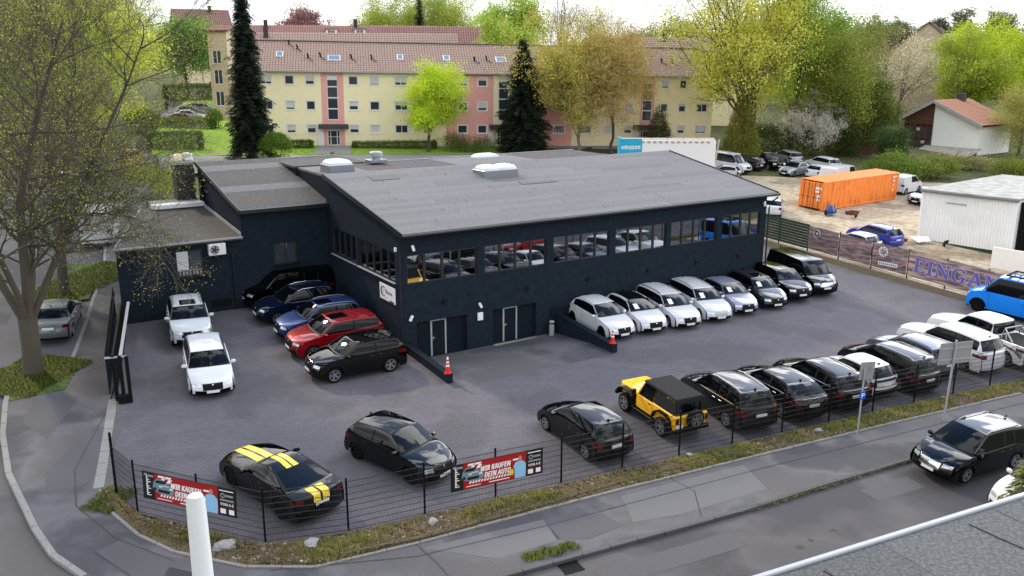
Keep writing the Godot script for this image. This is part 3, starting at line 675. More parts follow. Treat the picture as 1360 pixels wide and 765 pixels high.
	shrub("hedge", "clipped hedge before the parked cars of the far court", -44.6, -115.6, Vector3(10.5, 1.15, 1.2), 55, [Color(.10, .17, .02), Color(.2, .29, .04)], {shape = "box", n = 4200, leaf = .1, clump = .25, turn = .0, cat = "hedge", rag = .03})
	shrub("hedge", "dark clipped hedge beside the chimney's yellow cowl", -37.6, -97.6, Vector3(5.5, 1.9, 1.5), 56, [Color(.06, .11, .02), Color(.16, .23, .04)], {shape = "box", n = 2600, leaf = .1, clump = .25, turn = .15, cat = "hedge", rag = .03})
	shrub("hedge", "long high hedge below the far street", -53.0, -152.5, Vector3(12.5, 2.4, 1.6), 57, [Color(.08, .14, .02), Color(.17, .25, .04)], {shape = "box", n = 4500, leaf = .13, clump = .3, turn = .3, cat = "hedge", rag = .04})
	shrub("topiary", "upright clipped topiary column on the bright lawn", -39.2, -116.0, Vector3(1.9, 2.6, 2.6), 58, [Color(.10, .17, .02), Color(.2, .29, .04)], {n = 1400, leaf = .09, clump = .2, rag = .03})
	shrub("clipped_bush", "olive round bush at the left end of the far court's hedge", -46.0, -109.5, Vector3(4.6, 3.0, 3.6), 59, [Color(.13, .17, .03), Color(.26, .29, .06)], {n = 2200, leaf = .1, clump = .26, rag = .06})
	shrub("shrub", "yellow green shrub behind the low office's chimney", -29.5, -72.0, Vector3(4.4, 3.4, 4.0), 60, [Color(.25, .29, .04), Color(.42, .45, .09)], {shape = "loose", n = 1000, leaf = .12, clump = .4})
	# conifer branches before the near roof
	conifer("young_conifer", "conifer tip rising before the near roof's pale edge", 13.9, -20.5, 6.0, 1.7, 61, [Color(.04, .06, .02), Color(.15, .16, .035)], .1, 1.5)
	# behind the roofs
	var far := "trees on the skyline behind the roofs"
	tree("copper_beech", "purple leaved tree on the skyline above the left roofs", -45.5, -192.0, 13.5, 11.0, {seed = 70, cols = [Color(.20, .09, .09), Color(.36, .20, .19)], n = 1500, leaf = .26, clump = .9, y = TG(-45, -192) + 3.0})
	for q in [[-30, -196, 13, 13, 71, "pale green skyline tree left of centre"], [-22, -200, 16, 15, 72, "pale green skyline tree right of its lower neighbour"], [-14, -196, 17, 14, 73, "highest pale green skyline tree above the left roofs"]]:
		tree("skyline_tree", q[5], q[0], q[1], q[2], q[3], {seed = q[4], cols = spring, n = 1700, leaf = .24, clump = .95, depth = 4, group = far, y = TG(q[0], q[1]) + 2.0})
	conifer("skyline_spruce", "small dark spruce tip between the skyline roofs", -19.0, -186.0, 20.0, 5.0, 74, dark, .4, .7)
	tree("skyline_tree", "fresh green tree above the roof left of the bare poplars", -.6, -141.0, 18.5, 12.5, {seed = 75, cols = [Color(.22, .38, .05), Color(.42, .52, .10)], n = 2800, leaf = .22, clump = .85, group = far, low = .2})
	for q in [[7.5, -146, 21, 9, 76, "bare grey poplar rising behind the roof left of centre"], [13.0, -150, 20, 9, 77, "bare grey poplar behind the copper tinted birch"]]:
		tree("bare_poplar", q[5], q[0], q[1], q[2], q[3], {seed = q[4], cols = [Color(.3, .28, .14), Color(.42, .38, .22)], n = 420, leaf = .12, clump = .8, depth = 5, limbs = 12, bark = "bark_pale", group = far})
	for q in [[46, -140, 17, 14, 78, "bare brown tree behind the olive trees"], [54, -150, 16, 14, 79, "bare brown tree left of the white blossoming tree"], [55, -164, 15, 13, 80, "bare brown tree beside the beige gable"], [38, -150, 18, 14, 84, "bare brown tree behind the fresh green tree"]]:
		tree("bare_tree", q[5], q[0], q[1], q[2], q[3], {seed = q[4], cols = [Color(.30, .25, .13), Color(.42, .36, .2)], n = 1300, leaf = .13, clump = .95, depth = 5, limbs = 11, group = far, y = TG(q[0], q[1])})
	for q in [[85, -215, 15, 8, 81], [94, -222, 17, 9, 82], [103, -220, 18, 9, 83], [112, -226, 18, 10, 85], [120, -222, 20, 10, 86]]:
		tree("pine", ["leftmost dark pine on the right skyline", "second dark pine on the right skyline", "middle dark pine on the right skyline", "fourth dark pine on the right skyline", "rightmost dark pine on the right skyline"][[81, 82, 83, 85, 86].find(q[4])], q[0], q[1], q[2], q[3], {seed = q[4], cols = [Color(.06, .08, .04), Color(.14, .17, .08)], n = 900, leaf = .24, clump = .8, trunk = .5, group = "pines on the right skyline", y = TG(q[0], q[1])})
	# the wooded slope that fills the right background
	var r := RandomNumberGenerator.new(); r.seed = 90
	var xf := []
	var cl := []
	for k in 330:
		var px := r.randf_range(30, 190)
		var pz := -r.randf_range(165, 320)
		if px < 110 and pz > -200 and px > 62: continue
		var hh := r.randf_range(7, 12)
		var c0: Color = [Color(.20, .19, .09), Color(.27, .23, .12), Color(.22, .27, .07), Color(.32, .29, .15)][r.randi() % 4]
		for i in 70:
			var d := rvec(r) * pow(r.randf(), .4)
			xf.append(Transform3D(rbasis(r, r.randf_range(.8, 1.4)), Vector3(px + d.x * hh * .42, TG(px, pz) + hh * .55 + d.y * hh * .45, pz + d.z * hh * .42)))
			cl.append(c0 * r.randf_range(.75, 1.25))
	var wd := scatter("woodland", null, leaf_clump(9, .55, 1.5, 2, .6), xf, cl, "leaf")
	tag(wd, "brown and green woodland covering the slope behind the houses", "woodland")
	# far belt along the horizon at the left
	xf = []; cl = []
	for k in 260:
		var px := r.randf_range(-190, 20)
		var pz := -r.randf_range(225, 330)
		var hh := r.randf_range(7, 11)
		var c0: Color = [Color(.20, .25, .07), Color(.26, .31, .09), Color(.16, .20, .06)][r.randi() % 3]
		for i in 60:
			var d := rvec(r) * pow(r.randf(), .4)
			xf.append(Transform3D(rbasis(r, r.randf_range(.8, 1.4)), Vector3(px + d.x * hh * .45, TG(px, pz) - 2.0 + hh * .5 + d.y * hh * .45, pz + d.z * hh * .45)))
			cl.append(c0 * r.randf_range(.75, 1.25))
	var w2 := scatter("woodland", null, leaf_clump(9, .55, 1.5, 2, .6), xf, cl, "leaf")
	tag(w2, "green tree belt behind the farthest roofs at left", "woodland")

# a large tree in bud: thick leaning stems, long limbs and a haze of twigs
func big_street_tree(called: String, label: String, x: float, z: float, h: float, w: float, rad: float, sd: int, limbs: int) -> void:
	var r := RandomNumberGenerator.new(); r.seed = sd
	var o := thing(called, label, "tree", gp(x, z, -.05), 0.0, "big street trees in bud")
	var mb := MB.new()
	var tips := []
	mb.tube([Vector3(0, -.3, 0), Vector3(0, .25, 0), Vector3(.05, 1.2, 0), Vector3(.1, 2.6, .05)], [rad * 1.5, rad * 1.12, rad, rad * 1.02], 14, false)
	var stems := [Vector3(.15, 1, .05), Vector3(-.45, 1, .12), Vector3(.42, 1, -.18), Vector3(-.12, 1, -.45), Vector3(.10, 1, .42)]
	for k in stems.size():
		var d: Vector3 = stems[k].normalized()
		var p := Vector3(.1, 2.3, .05) + Vector3(d.x, 0, d.z) * rad * .6
		var pts := [p]
		var rr: float = rad * [.62, .48, .44, .42, .38][k]
		var rads := [rr]
		var seg := 7
		for i in seg:
			d = (d + Vector3(r.randfn() * .09, .06, r.randfn() * .09)).normalized()
			p += d * (h - 2.6) * .82 / seg
			pts.append(p)
			rads.append(rr * lerpf(1.0, .16, (i + 1.0) / seg))
			if i >= 1:
				for b in 3:
					var a := r.randf() * TAU
					var nd := (d * .55 + Vector3(cos(a), r.randf_range(-.05, .5), sin(a))).normalized()
					grow(mb, r, pts[i].lerp(p, r.randf()), nd, w * r.randf_range(.12, .23), maxf(rads[i + 1] * .5, .035), 4, tips, .03, .62, 6)
		mb.tube(pts, rads, 10, false)
	# long limbs arching out over the street and the pavement
	for q in [[Vector3(.3, 6.2, .1), Vector3(1.0, .34, -.3), 5.2], [Vector3(.3, 8.4, -.2), Vector3(1.0, .2, -.05), 4.8], [Vector3(-.3, 7.6, .2), Vector3(-1.0, .3, .2), 5.0], [Vector3(.2, 10.2, -.1), Vector3(.95, .28, -.3), 4.8], [Vector3(.3, 5.6, .1), Vector3(.8, .15, -.5), 3.6]]:
		if sd != 5: break
		var d2: Vector3 = q[1].normalized()
		var p2: Vector3 = q[0]
		var pts2 := [p2]
		var rad2 := [rad * .2]
		for i in 6:
			d2 = (d2 + Vector3(r.randfn() * .1, r.randfn() * .1 - .03, r.randfn() * .1)).normalized()
			p2 += d2 * q[2] * w / 66.0
			pts2.append(p2)
			rad2.append(lerpf(rad * .2, .02, (i + 1) / 6.0))
			for b in 2:
				grow(mb, r, p2, (d2 * .7 + rvec(r) * .8).normalized(), w * r.randf_range(.1, .17), .026, 3, tips, .0, .7, 5)
		mb.tube(pts2, rad2, 7, false)
	part("trunk", mb, "bark", o)
	var xf := []
	var cl := []
	for t in tips:
		if r.randf() < .36:
			for q in 1:
				xf.append(Transform3D(rbasis(r, r.randf_range(.6, 1.2)), t + rvec(r) * .15))
				cl.append(Color(.24, .27, .05).lerp(Color(.46, .46, .11), r.randf()))
	scatter("crown", o, leaf_clump(7, .075, .34, 3, .6), xf, cl, "leaf")

func tuft_mesh(sd: int, n: int, h: float) -> ArrayMesh:
	var r := RandomNumberGenerator.new(); r.seed = sd
	var mb := MB.new()
	for k in n:
		var a := r.randf() * TAU
		var o := Vector3(r.randfn(), 0, r.randfn()) * .06
		var d := Vector3(cos(a), 0, sin(a))
		var t := o + d * h * r.randf_range(.3, .9) + Vector3.UP * h * r.randf_range(.4, 1.0)
		var s := Vector3(-d.z, 0, d.x) * .012
		var nn := (Vector3.UP * .8 + d * .3).normalized()
		mb.tri(o - s, o + s, t, nn, nn, nn)
	return mb.mesh()
func build_grass() -> void:
	var r := RandomNumberGenerator.new(); r.seed = 123
	var line := [[V(-13.5, -26.0), V(-12.4, -25.0)], [V(-11.3, -23.6), V(-11.7, -24.5)], [V(-7.6, -22.2), V(-7.5, -23.2)], [V(-5.7, -22.3), V(-5.4, -23.7)], [V(-2.8, -23.7), V(-2.8, -25.0)], [V(3.9, -27.3), V(4.1, -28.5)], [V(9.0, -29.9), V(9.3, -31.0)], [V(16.2, -33.5), V(16.4, -34.6)], [V(23.0, -36.8), V(23.2, -37.9)], [V(36.0, -43.2), V(36.2, -44.4)]]
	var nz := noise(.25, 61, 3)
	var xf := []
	var cl := []
	for k in 9000:
		var i := r.randi() % (line.size() - 1)
		var t := r.randf()
		var a: Vector2 = (line[i][0] as Vector2).lerp(line[i + 1][0], t)
		var b: Vector2 = (line[i][1] as Vector2).lerp(line[i + 1][1], t)
		var u := r.randf()
		var p := a.lerp(b, u)
		var g := nz.get_noise_2d(p.x, p.y) + (p.x + 4.0) * .016 + r.randfn() * .12
		if g < .0 and r.randf() < .82: continue
		var c := Color(.15, .105, .055).lerp(Color(.25, .19, .09), r.randf())
		if g > .02: c = Color(.12, .135, .025).lerp(Color(.26, .24, .06), r.randf())
		if r.randf() < .1: c = Color(.32, .26, .14)
		xf.append(Transform3D(Basis(Vector3.UP, r.randf() * TAU).scaled(Vector3.ONE * r.randf_range(.6, 1.3)), gp(p.x, p.y, .03 + .055 * sin(PI * u))))
		cl.append(c)
	var o := scatter("verge_grass", null, tuft_mesh(2, 14, .10), xf, cl, "leaf")
	tag(o, "dry brown and green grass on the verge below the mesh fence", "grass")
	xf = []; cl = []
	for q in [[V(-20.6, -35.0), 1.5, 2.0, 2600], [V(-24.6, -48.2), 1.6, 4.0, 2400], [V(1.2, -23.35), .9, .16, 110], [V(-13.0, -25.4), .5, .7, 200]]:
		for k in q[3]:
			var p: Vector2 = q[0] + V(r.randf_range(-1, 1) * q[1], r.randf_range(-1, 1) * q[2]).rotated(-.46 if q[3] == 110 else .2)
			xf.append(Transform3D(Basis(Vector3.UP, r.randf() * TAU).scaled(Vector3.ONE * r.randf_range(.7, 1.4)), gp(p.x, p.y, .02)))
			cl.append(Color(.06, .085, .015).lerp(Color(.15, .175, .035), r.randf()))
	# clods and crumbs of bare soil between the tufts
	var cm := MB.new()
	cm.lathe(Vector3.ZERO, [V(0, -.5), V(.8, -.3), V(1, .1), V(.6, .45), V(0, .55)], 6, Basis.from_scale(Vector3(1, .7, .8)), false)
	var xc := []
	var cc := []
	for k in 5200:
		var i := r.randi() % (line.size() - 1)
		var t := pow(r.randf(), 1.2)
		var p: Vector2 = (line[i][0] as Vector2).lerp(line[i + 1][0], t).lerp((line[i][1] as Vector2).lerp(line[i + 1][1], t), r.randf_range(.04, .97))
		if p.x > 3.0 and r.randf() < .6: continue
		var sz := r.randf_range(.012, .045) if r.randf() < .9 else r.randf_range(.05, .09)
		xc.append(Transform3D(Basis(Vector3.UP, r.randf() * TAU) * Basis(Vector3.RIGHT, r.randfn() * .4) * Basis.from_scale(Vector3.ONE * sz), gp(p.x, p.y, .05 + .04 * r.randf())))
		cc.append(Color(.085, .06, .04).lerp(Color(.22, .165, .11), r.randf()) if r.randf() < .85 else Color(.3, .28, .25))
	var so := scatter("soil_clods", null, cm.mesh(), xc, cc, "leaf_dark")
	tag(so, "brown soil clods and crumbs strewn along the verge below the fence", "soil")
	o = scatter("patch_grass", null, tuft_mesh(3, 14, .11), xf, cl, "leaf")
	tag(o, "fresh green grass round the street trees and along the kerb", "grass")
	xf = []; cl = []
	for k in 900:
		var t := r.randf()
		var a := V(8.0, -26.3).lerp(V(15.8, -30.6), t)
		var p := a + V(r.randfn() * .05, r.randfn() * .06)
		xf.append(Transform3D(Basis(Vector3.UP, r.randf() * TAU).scaled(Vector3.ONE * r.randf_range(.35, .8)), gp(p.x, p.y, -.06)))
		cl.append(Color(.15, .16, .05).lerp(Color(.3, .27, .1), r.randf()))
	o = scatter("kerb_weeds", null, tuft_mesh(4, 12, .15), xf, cl, "leaf")
	tag(o, "low weeds growing along the foot of the street kerb", "weeds")

# ------------------------------------------------------------------ helpers
const GX := -0.0367
const GZ := 0.0501
const HALL := Vector3(-5.149, 0.0, -39.282)
const HA := 0.5674
var M := {}
var counts := {}
var rng := RandomNumberGenerator.new()

class MB:
	var v := PackedVector3Array()
	var n := PackedVector3Array()
	var uv := PackedVector2Array()
	var uv2 := PackedVector2Array()
	func tri(a: Vector3, b: Vector3, c: Vector3, na := Vector3.ZERO, nb := Vector3.ZERO, nc := Vector3.ZERO) -> void:
		if na == Vector3.ZERO:
			var f := (b - a).cross(c - a).normalized()
			na = f; nb = f; nc = f
		elif (b - a).cross(c - a).dot(na + nb + nc) < 0.0:
			var t := b; b = c; c = t
			t = nb; nb = nc; nc = t
		v.append(a); v.append(c); v.append(b)
		n.append(na); n.append(nc); n.append(nb)
		for p in [a, c, b]:
			uv.append(Vector2(p.x, p.z)); uv2.append(Vector2(p.x, p.z) * 0.05)
	func quad(a: Vector3, b: Vector3, c: Vector3, d: Vector3) -> void:
		var f := (c - a).cross(d - b).normalized()
		tri(a, b, c, f, f, f); tri(a, c, d, f, f, f)
	func quadn(a: Vector3, b: Vector3, c: Vector3, d: Vector3, na: Vector3, nb: Vector3, nc: Vector3, nd: Vector3) -> void:
		tri(a, b, c, na, nb, nc); tri(a, c, d, na, nc, nd)
	# a box from its centre, full size and turn; ch chamfers the edges
	func box(o: Vector3, s: Vector3, b := Basis.IDENTITY, ch := 0.0) -> void:
		var h := s * 0.5
		if ch <= 0.0:
			var c := []
			for i in 8:
				c.append(o + b * Vector3(h.x * (1 if i & 1 else -1), h.y * (1 if i & 2 else -1), h.z * (1 if i & 4 else -1)))
			quad(c[4], c[5], c[7], c[6]); quad(c[1], c[0], c[2], c[3])
			quad(c[5], c[1], c[3], c[7]); quad(c[0], c[4], c[6], c[2])
			quad(c[6], c[7], c[3], c[2]); quad(c[0], c[1], c[5], c[4])
			return
		ch = minf(ch, minf(h.x, minf(h.y, h.z)) * 0.9)
		var k := h - Vector3.ONE * ch
		for ax in 3:
			for sg in [-1.0, 1.0]:
				var u := (ax + 1) % 3
				var w := (ax + 2) % 3
				var q := []
				for e in [[-1, -1], [1, -1], [1, 1], [-1, 1]]:
					var p := Vector3.ZERO
					p[ax] = h[ax] * sg; p[u] = k[u] * e[0]; p[w] = k[w] * e[1]
					q.append(o + b * p)
				if sg > 0: quad(q[0], q[1], q[2], q[3])
				else: quad(q[3], q[2], q[1], q[0])
		for ax in 3:
			var u := (ax + 1) % 3
			var w := (ax + 2) % 3
			for su in [-1.0, 1.0]:
				for sw in [-1.0, 1.0]:
					var q := []
					for e in [[-1.0, 0], [1.0, 0], [1.0, 1], [-1.0, 1]]:
						var p := Vector3.ZERO
						p[ax] = k[ax] * e[0]
						p[u] = (h[u] if e[1] == 0 else k[u]) * su
						p[w] = (k[w] if e[1] == 0 else h[w]) * sw
						q.append(o + b * p)
					if su * sw > 0: quad(q[0], q[1], q[2], q[3])
					else: quad(q[3], q[2], q[1], q[0])
		for sx in [-1.0, 1.0]:
			for sy in [-1.0, 1.0]:
				for sz in [-1.0, 1.0]:
					var a := o + b * Vector3(h.x * sx, k.y * sy, k.z * sz)
					var d := o + b * Vector3(k.x * sx, h.y * sy, k.z * sz)
					var e := o + b * Vector3(k.x * sx, k.y * sy, h.z * sz)
					if sx * sy * sz > 0: tri(a, d, e)
					else: tri(a, e, d)
	# a bar of w by h between two points
	func bar(a: Vector3, b: Vector3, w: float, h: float, up := Vector3.UP) -> void:
		var d := b - a
		var x := d.normalized()
		if absf(x.dot(up)) > 0.98: up = Vector3.RIGHT if absf(x.x) < 0.9 else Vector3.BACK
		var z := x.cross(up).normalized()
		var y := z.cross(x)
		box((a + b) * 0.5, Vector3(d.length(), h, w), Basis(x, y, z))
	func tube(pts: Array, rad: Array, sides := 6, cap := true) -> void:
		var rings := []
		var up := Vector3(0.31, 0.9, 0.17).normalized()
		for i in pts.size():
			var d: Vector3 = (pts[mini(i + 1, pts.size() - 1)] - pts[maxi(i - 1, 0)])
			d = d.normalized()
			if absf(d.dot(up)) > 0.97: up = Vector3(0.9, 0.1, 0.3).normalized()
			var x := d.cross(up).normalized()
			var y := x.cross(d)
			var ring := []
			for k in sides:
				var a := TAU * k / sides
				ring.append(x * cos(a) + y * sin(a))
			rings.append(ring)
		for i in pts.size() - 1:
			for k in sides:
				var k2 := (k + 1) % sides
				var p: Vector3 = pts[i]; var q: Vector3 = pts[i + 1]
				var r0: float = rad[i]; var r1: float = rad[i + 1]
				quadn(p + rings[i][k] * r0, p + rings[i][k2] * r0, q + rings[i + 1][k2] * r1, q + rings[i + 1][k] * r1, rings[i][k], rings[i][k2], rings[i + 1][k2], rings[i + 1][k])
		if cap:
			for e in [0, pts.size() - 1]:
				for k in sides:
					var r: float = rad[e]
					if r > 0.001:
						var a: Vector3 = pts[e] + rings[e][k] * r
						var b2: Vector3 = pts[e] + rings[e][(k + 1) % sides] * r
						if e == 0: tri(pts[e], b2, a)
						else: tri(pts[e], a, b2)
	# profile: Vector2(radius, height) turned about an axis through o
	func lathe(o: Vector3, prof: Array, seg := 16, b := Basis.IDENTITY, smooth := true) -> void:
		for i in prof.size() - 1:
			var p: Vector2 = prof[i]; var q: Vector2 = prof[i + 1]
			var t := (q - p)
			var nn := Vector2(t.y, -t.x).normalized()
			for k in seg:
				var a0 := TAU * k / seg
				var a1 := TAU * (k + 1) / seg
				var e0 := Vector3(cos(a0), 0, -sin(a0))
				var e1 := Vector3(cos(a1), 0, -sin(a1))
				var A := o + b * (e0 * p.x + Vector3.UP * p.y)
				var B := o + b * (e1 * p.x + Vector3.UP * p.y)
				var C := o + b * (e1 * q.x + Vector3.UP * q.y)
				var D := o + b * (e0 * q.x + Vector3.UP * q.y)
				var n0 := b * (e0 * nn.x + Vector3.UP * nn.y)
				var n1 := b * (e1 * nn.x + Vector3.UP * nn.y)
				if not smooth:
					n0 = (n0 + n1).normalized(); n1 = n0
				quadn(A, B, C, D, n0, n1, n1, n0)
	func mesh() -> ArrayMesh:
		var a := []
		a.resize(Mesh.ARRAY_MAX)
		a[Mesh.ARRAY_VERTEX] = v; a[Mesh.ARRAY_NORMAL] = n; a[Mesh.ARRAY_TEX_UV] = uv; a[Mesh.ARRAY_TEX_UV2] = uv2
		var m := ArrayMesh.new()
		if v.size() > 0: m.add_surface_from_arrays(Mesh.PRIMITIVE_TRIANGLES, a)
		return m

func G(x: float, z: float) -> float:
	return GX * x + GZ * (-z - 30.0)
func gp(x: float, z: float, off := 0.0) -> Vector3:
	return Vector3(x, G(x, z) + off, z)
# a point in the hall's own directions: s along the long front, t to the back, y up
func hl(s: float, t: float, y: float) -> Vector3:
	return Vector3(HALL.x + cos(HA) * s - sin(HA) * t, y, HALL.z - sin(HA) * s - cos(HA) * t)
func hg(s: float, t: float, off := 0.0) -> Vector3:
	var p := hl(s, t, 0)
	return gp(p.x, p.z, off)
func hb() -> Basis:
	return Basis(Vector3.UP, HA)
func slope_basis(head: float) -> Basis:
	var u := Vector3(-GX, 1, GZ).normalized()
	var f := Vector3(cos(head), 0, -sin(head))
	f = (f - u * f.dot(u)).normalized()
	return Basis(f, u, f.cross(u))

func numbered(parent: Node, called: String) -> String:
	var key := str(parent.get_instance_id()) + called
	if not counts.has(key):
		counts[key] = 0
		return called
	counts[key] += 1
	return "%s_%03d" % [called, counts[key]]
func part(called: String, shape, m, parent: Node = null, xf := Transform3D.IDENTITY) -> MeshInstance3D:
	var o := MeshInstance3D.new()
	if parent == null: parent = self
	o.name = numbered(parent, called)
	o.mesh = shape.mesh() if shape is MB else shape
	o.material_override = M[m] if m is String else m
	o.transform = xf
	parent.add_child(o, true)
	return o
func tag(o: Node, label: String, category: String, group := "") -> Node:
	o.set_meta("label", label); o.set_meta("category", category)
	if group != "": o.set_meta("group", group)
	return o
func struct(called: String, shape, m) -> MeshInstance3D:
	var o := part(called, shape, m)
	o.set_meta("kind", "structure")
	return o
func thing(called: String, label: String, category: String, at := Vector3.ZERO, turn := 0.0, group := "") -> Node3D:
	var o := Node3D.new()
	o.name = numbered(self, called)
	add_child(o, true)
	o.position = at; o.rotation.y = turn
	tag(o, label, category, group)
	return o
func stuff(o: Node) -> Node:
	o.set_meta("kind", "stuff"); return o

# a flat sheet laid on the sloping ground
func sheet(poly: Array, off: float, mb: MB = null) -> MB:
	if mb == null: mb = MB.new()
	var pk := PackedVector2Array(poly)
	var ix := Geometry2D.triangulate_polygon(pk)
	for i in range(0, ix.size(), 3):
		var a := pk[ix[i]]; var b := pk[ix[i + 1]]; var c := pk[ix[i + 2]]
		var A := gp(a.x, a.y, off); var B := gp(b.x, b.y, off); var C := gp(c.x, c.y, off)
		if (B - A).cross(C - A).y > 0: mb.tri(A, B, C)
		else: mb.tri(A, C, B)
	return mb
func V(x: float, y: float) -> Vector2:
	return Vector2(x, y)

# ------------------------------------------------------------------ materials
func mat(called: String, col: Color, rough := 0.8, metal := 0.0, spec := 0.5) -> StandardMaterial3D:
	var m := StandardMaterial3D.new()
	m.albedo_color = col; m.roughness = rough; m.metallic = metal; m.metallic_specular = spec
	M[called] = m
	return m
func noise(freq: float, sd: int, oct := 4, kind := FastNoiseLite.TYPE_SIMPLEX_SMOOTH) -> FastNoiseLite:
	var f := FastNoiseLite.new()
	f.noise_type = kind; f.frequency = freq; f.seed = sd
	f.fractal_type = FastNoiseLite.FRACTAL_FBM; f.fractal_octaves = oct
	return f
func ramp_tex(f: FastNoiseLite, size: int, cols: Array, lo := 0.25, hi := 0.75) -> ImageTexture:
	var src := f.get_seamless_image(size, size)
	src.convert(Image.FORMAT_L8)
	var d := src.get_data()
	var lut := []
	for i in 256:
		var t := clampf((i / 255.0 - lo) / (hi - lo), 0, 1) * (cols.size() - 1)
		var k := mini(int(t), cols.size() - 2)
		lut.append((cols[k] as Color).lerp(cols[k + 1], t - k))
	var out := PackedByteArray()
	out.resize(size * size * 3)
	for i in d.size():
		var c: Color = lut[d[i]]
		out[i * 3] = c.r8; out[i * 3 + 1] = c.g8; out[i * 3 + 2] = c.b8
	var im := Image.create_from_data(size, size, false, Image.FORMAT_RGB8, out)
	im.generate_mipmaps()
	return ImageTexture.create_from_image(im)
func bump_tex(f: FastNoiseLite, size: int, k: float) -> ImageTexture:
	var im := f.get_seamless_image(size, size)
	im.convert(Image.FORMAT_RGBA8)
	im.bump_map_to_normal_map(k)
	im.generate_mipmaps()
	return ImageTexture.create_from_image(im)
func surf(called: String, cols: Array, freq: float, tile: float, rough := 0.9, bump := 3.0, lo := 0.25, hi := 0.75) -> StandardMaterial3D:
	var m := mat(called, Color.WHITE, rough)
	var sd := called.hash() % 1000
	m.albedo_texture = ramp_tex(noise(freq, sd, 5), 512, cols, lo, hi)
	if bump > 0:
		m.normal_enabled = true; m.normal_texture = bump_tex(noise(freq * 2.5, sd + 7, 4), 512, bump)
	m.uv1_triplanar = true; m.uv1_world_triplanar = true
	m.uv1_scale = Vector3.ONE / tile
	return m
# broad stains over a material laid on flat ground (uses the second set of coordinates)
func stains(called: String, cols: Array, tile: float, share := 0.6, freq := 0.006) -> void:
	var m: StandardMaterial3D = M[called]
	m.uv1_triplanar = false; m.uv1_world_triplanar = false
	m.detail_enabled = true
	m.detail_blend_mode = BaseMaterial3D.BLEND_MODE_MUL
	m.detail_uv_layer = BaseMaterial3D.DETAIL_UV_2
	m.detail_albedo = ramp_tex(noise(freq, called.hash() % 777, 5), 512, cols, 0.3, 0.7)
	m.uv2_scale = Vector3.ONE * (20.0 / tile)

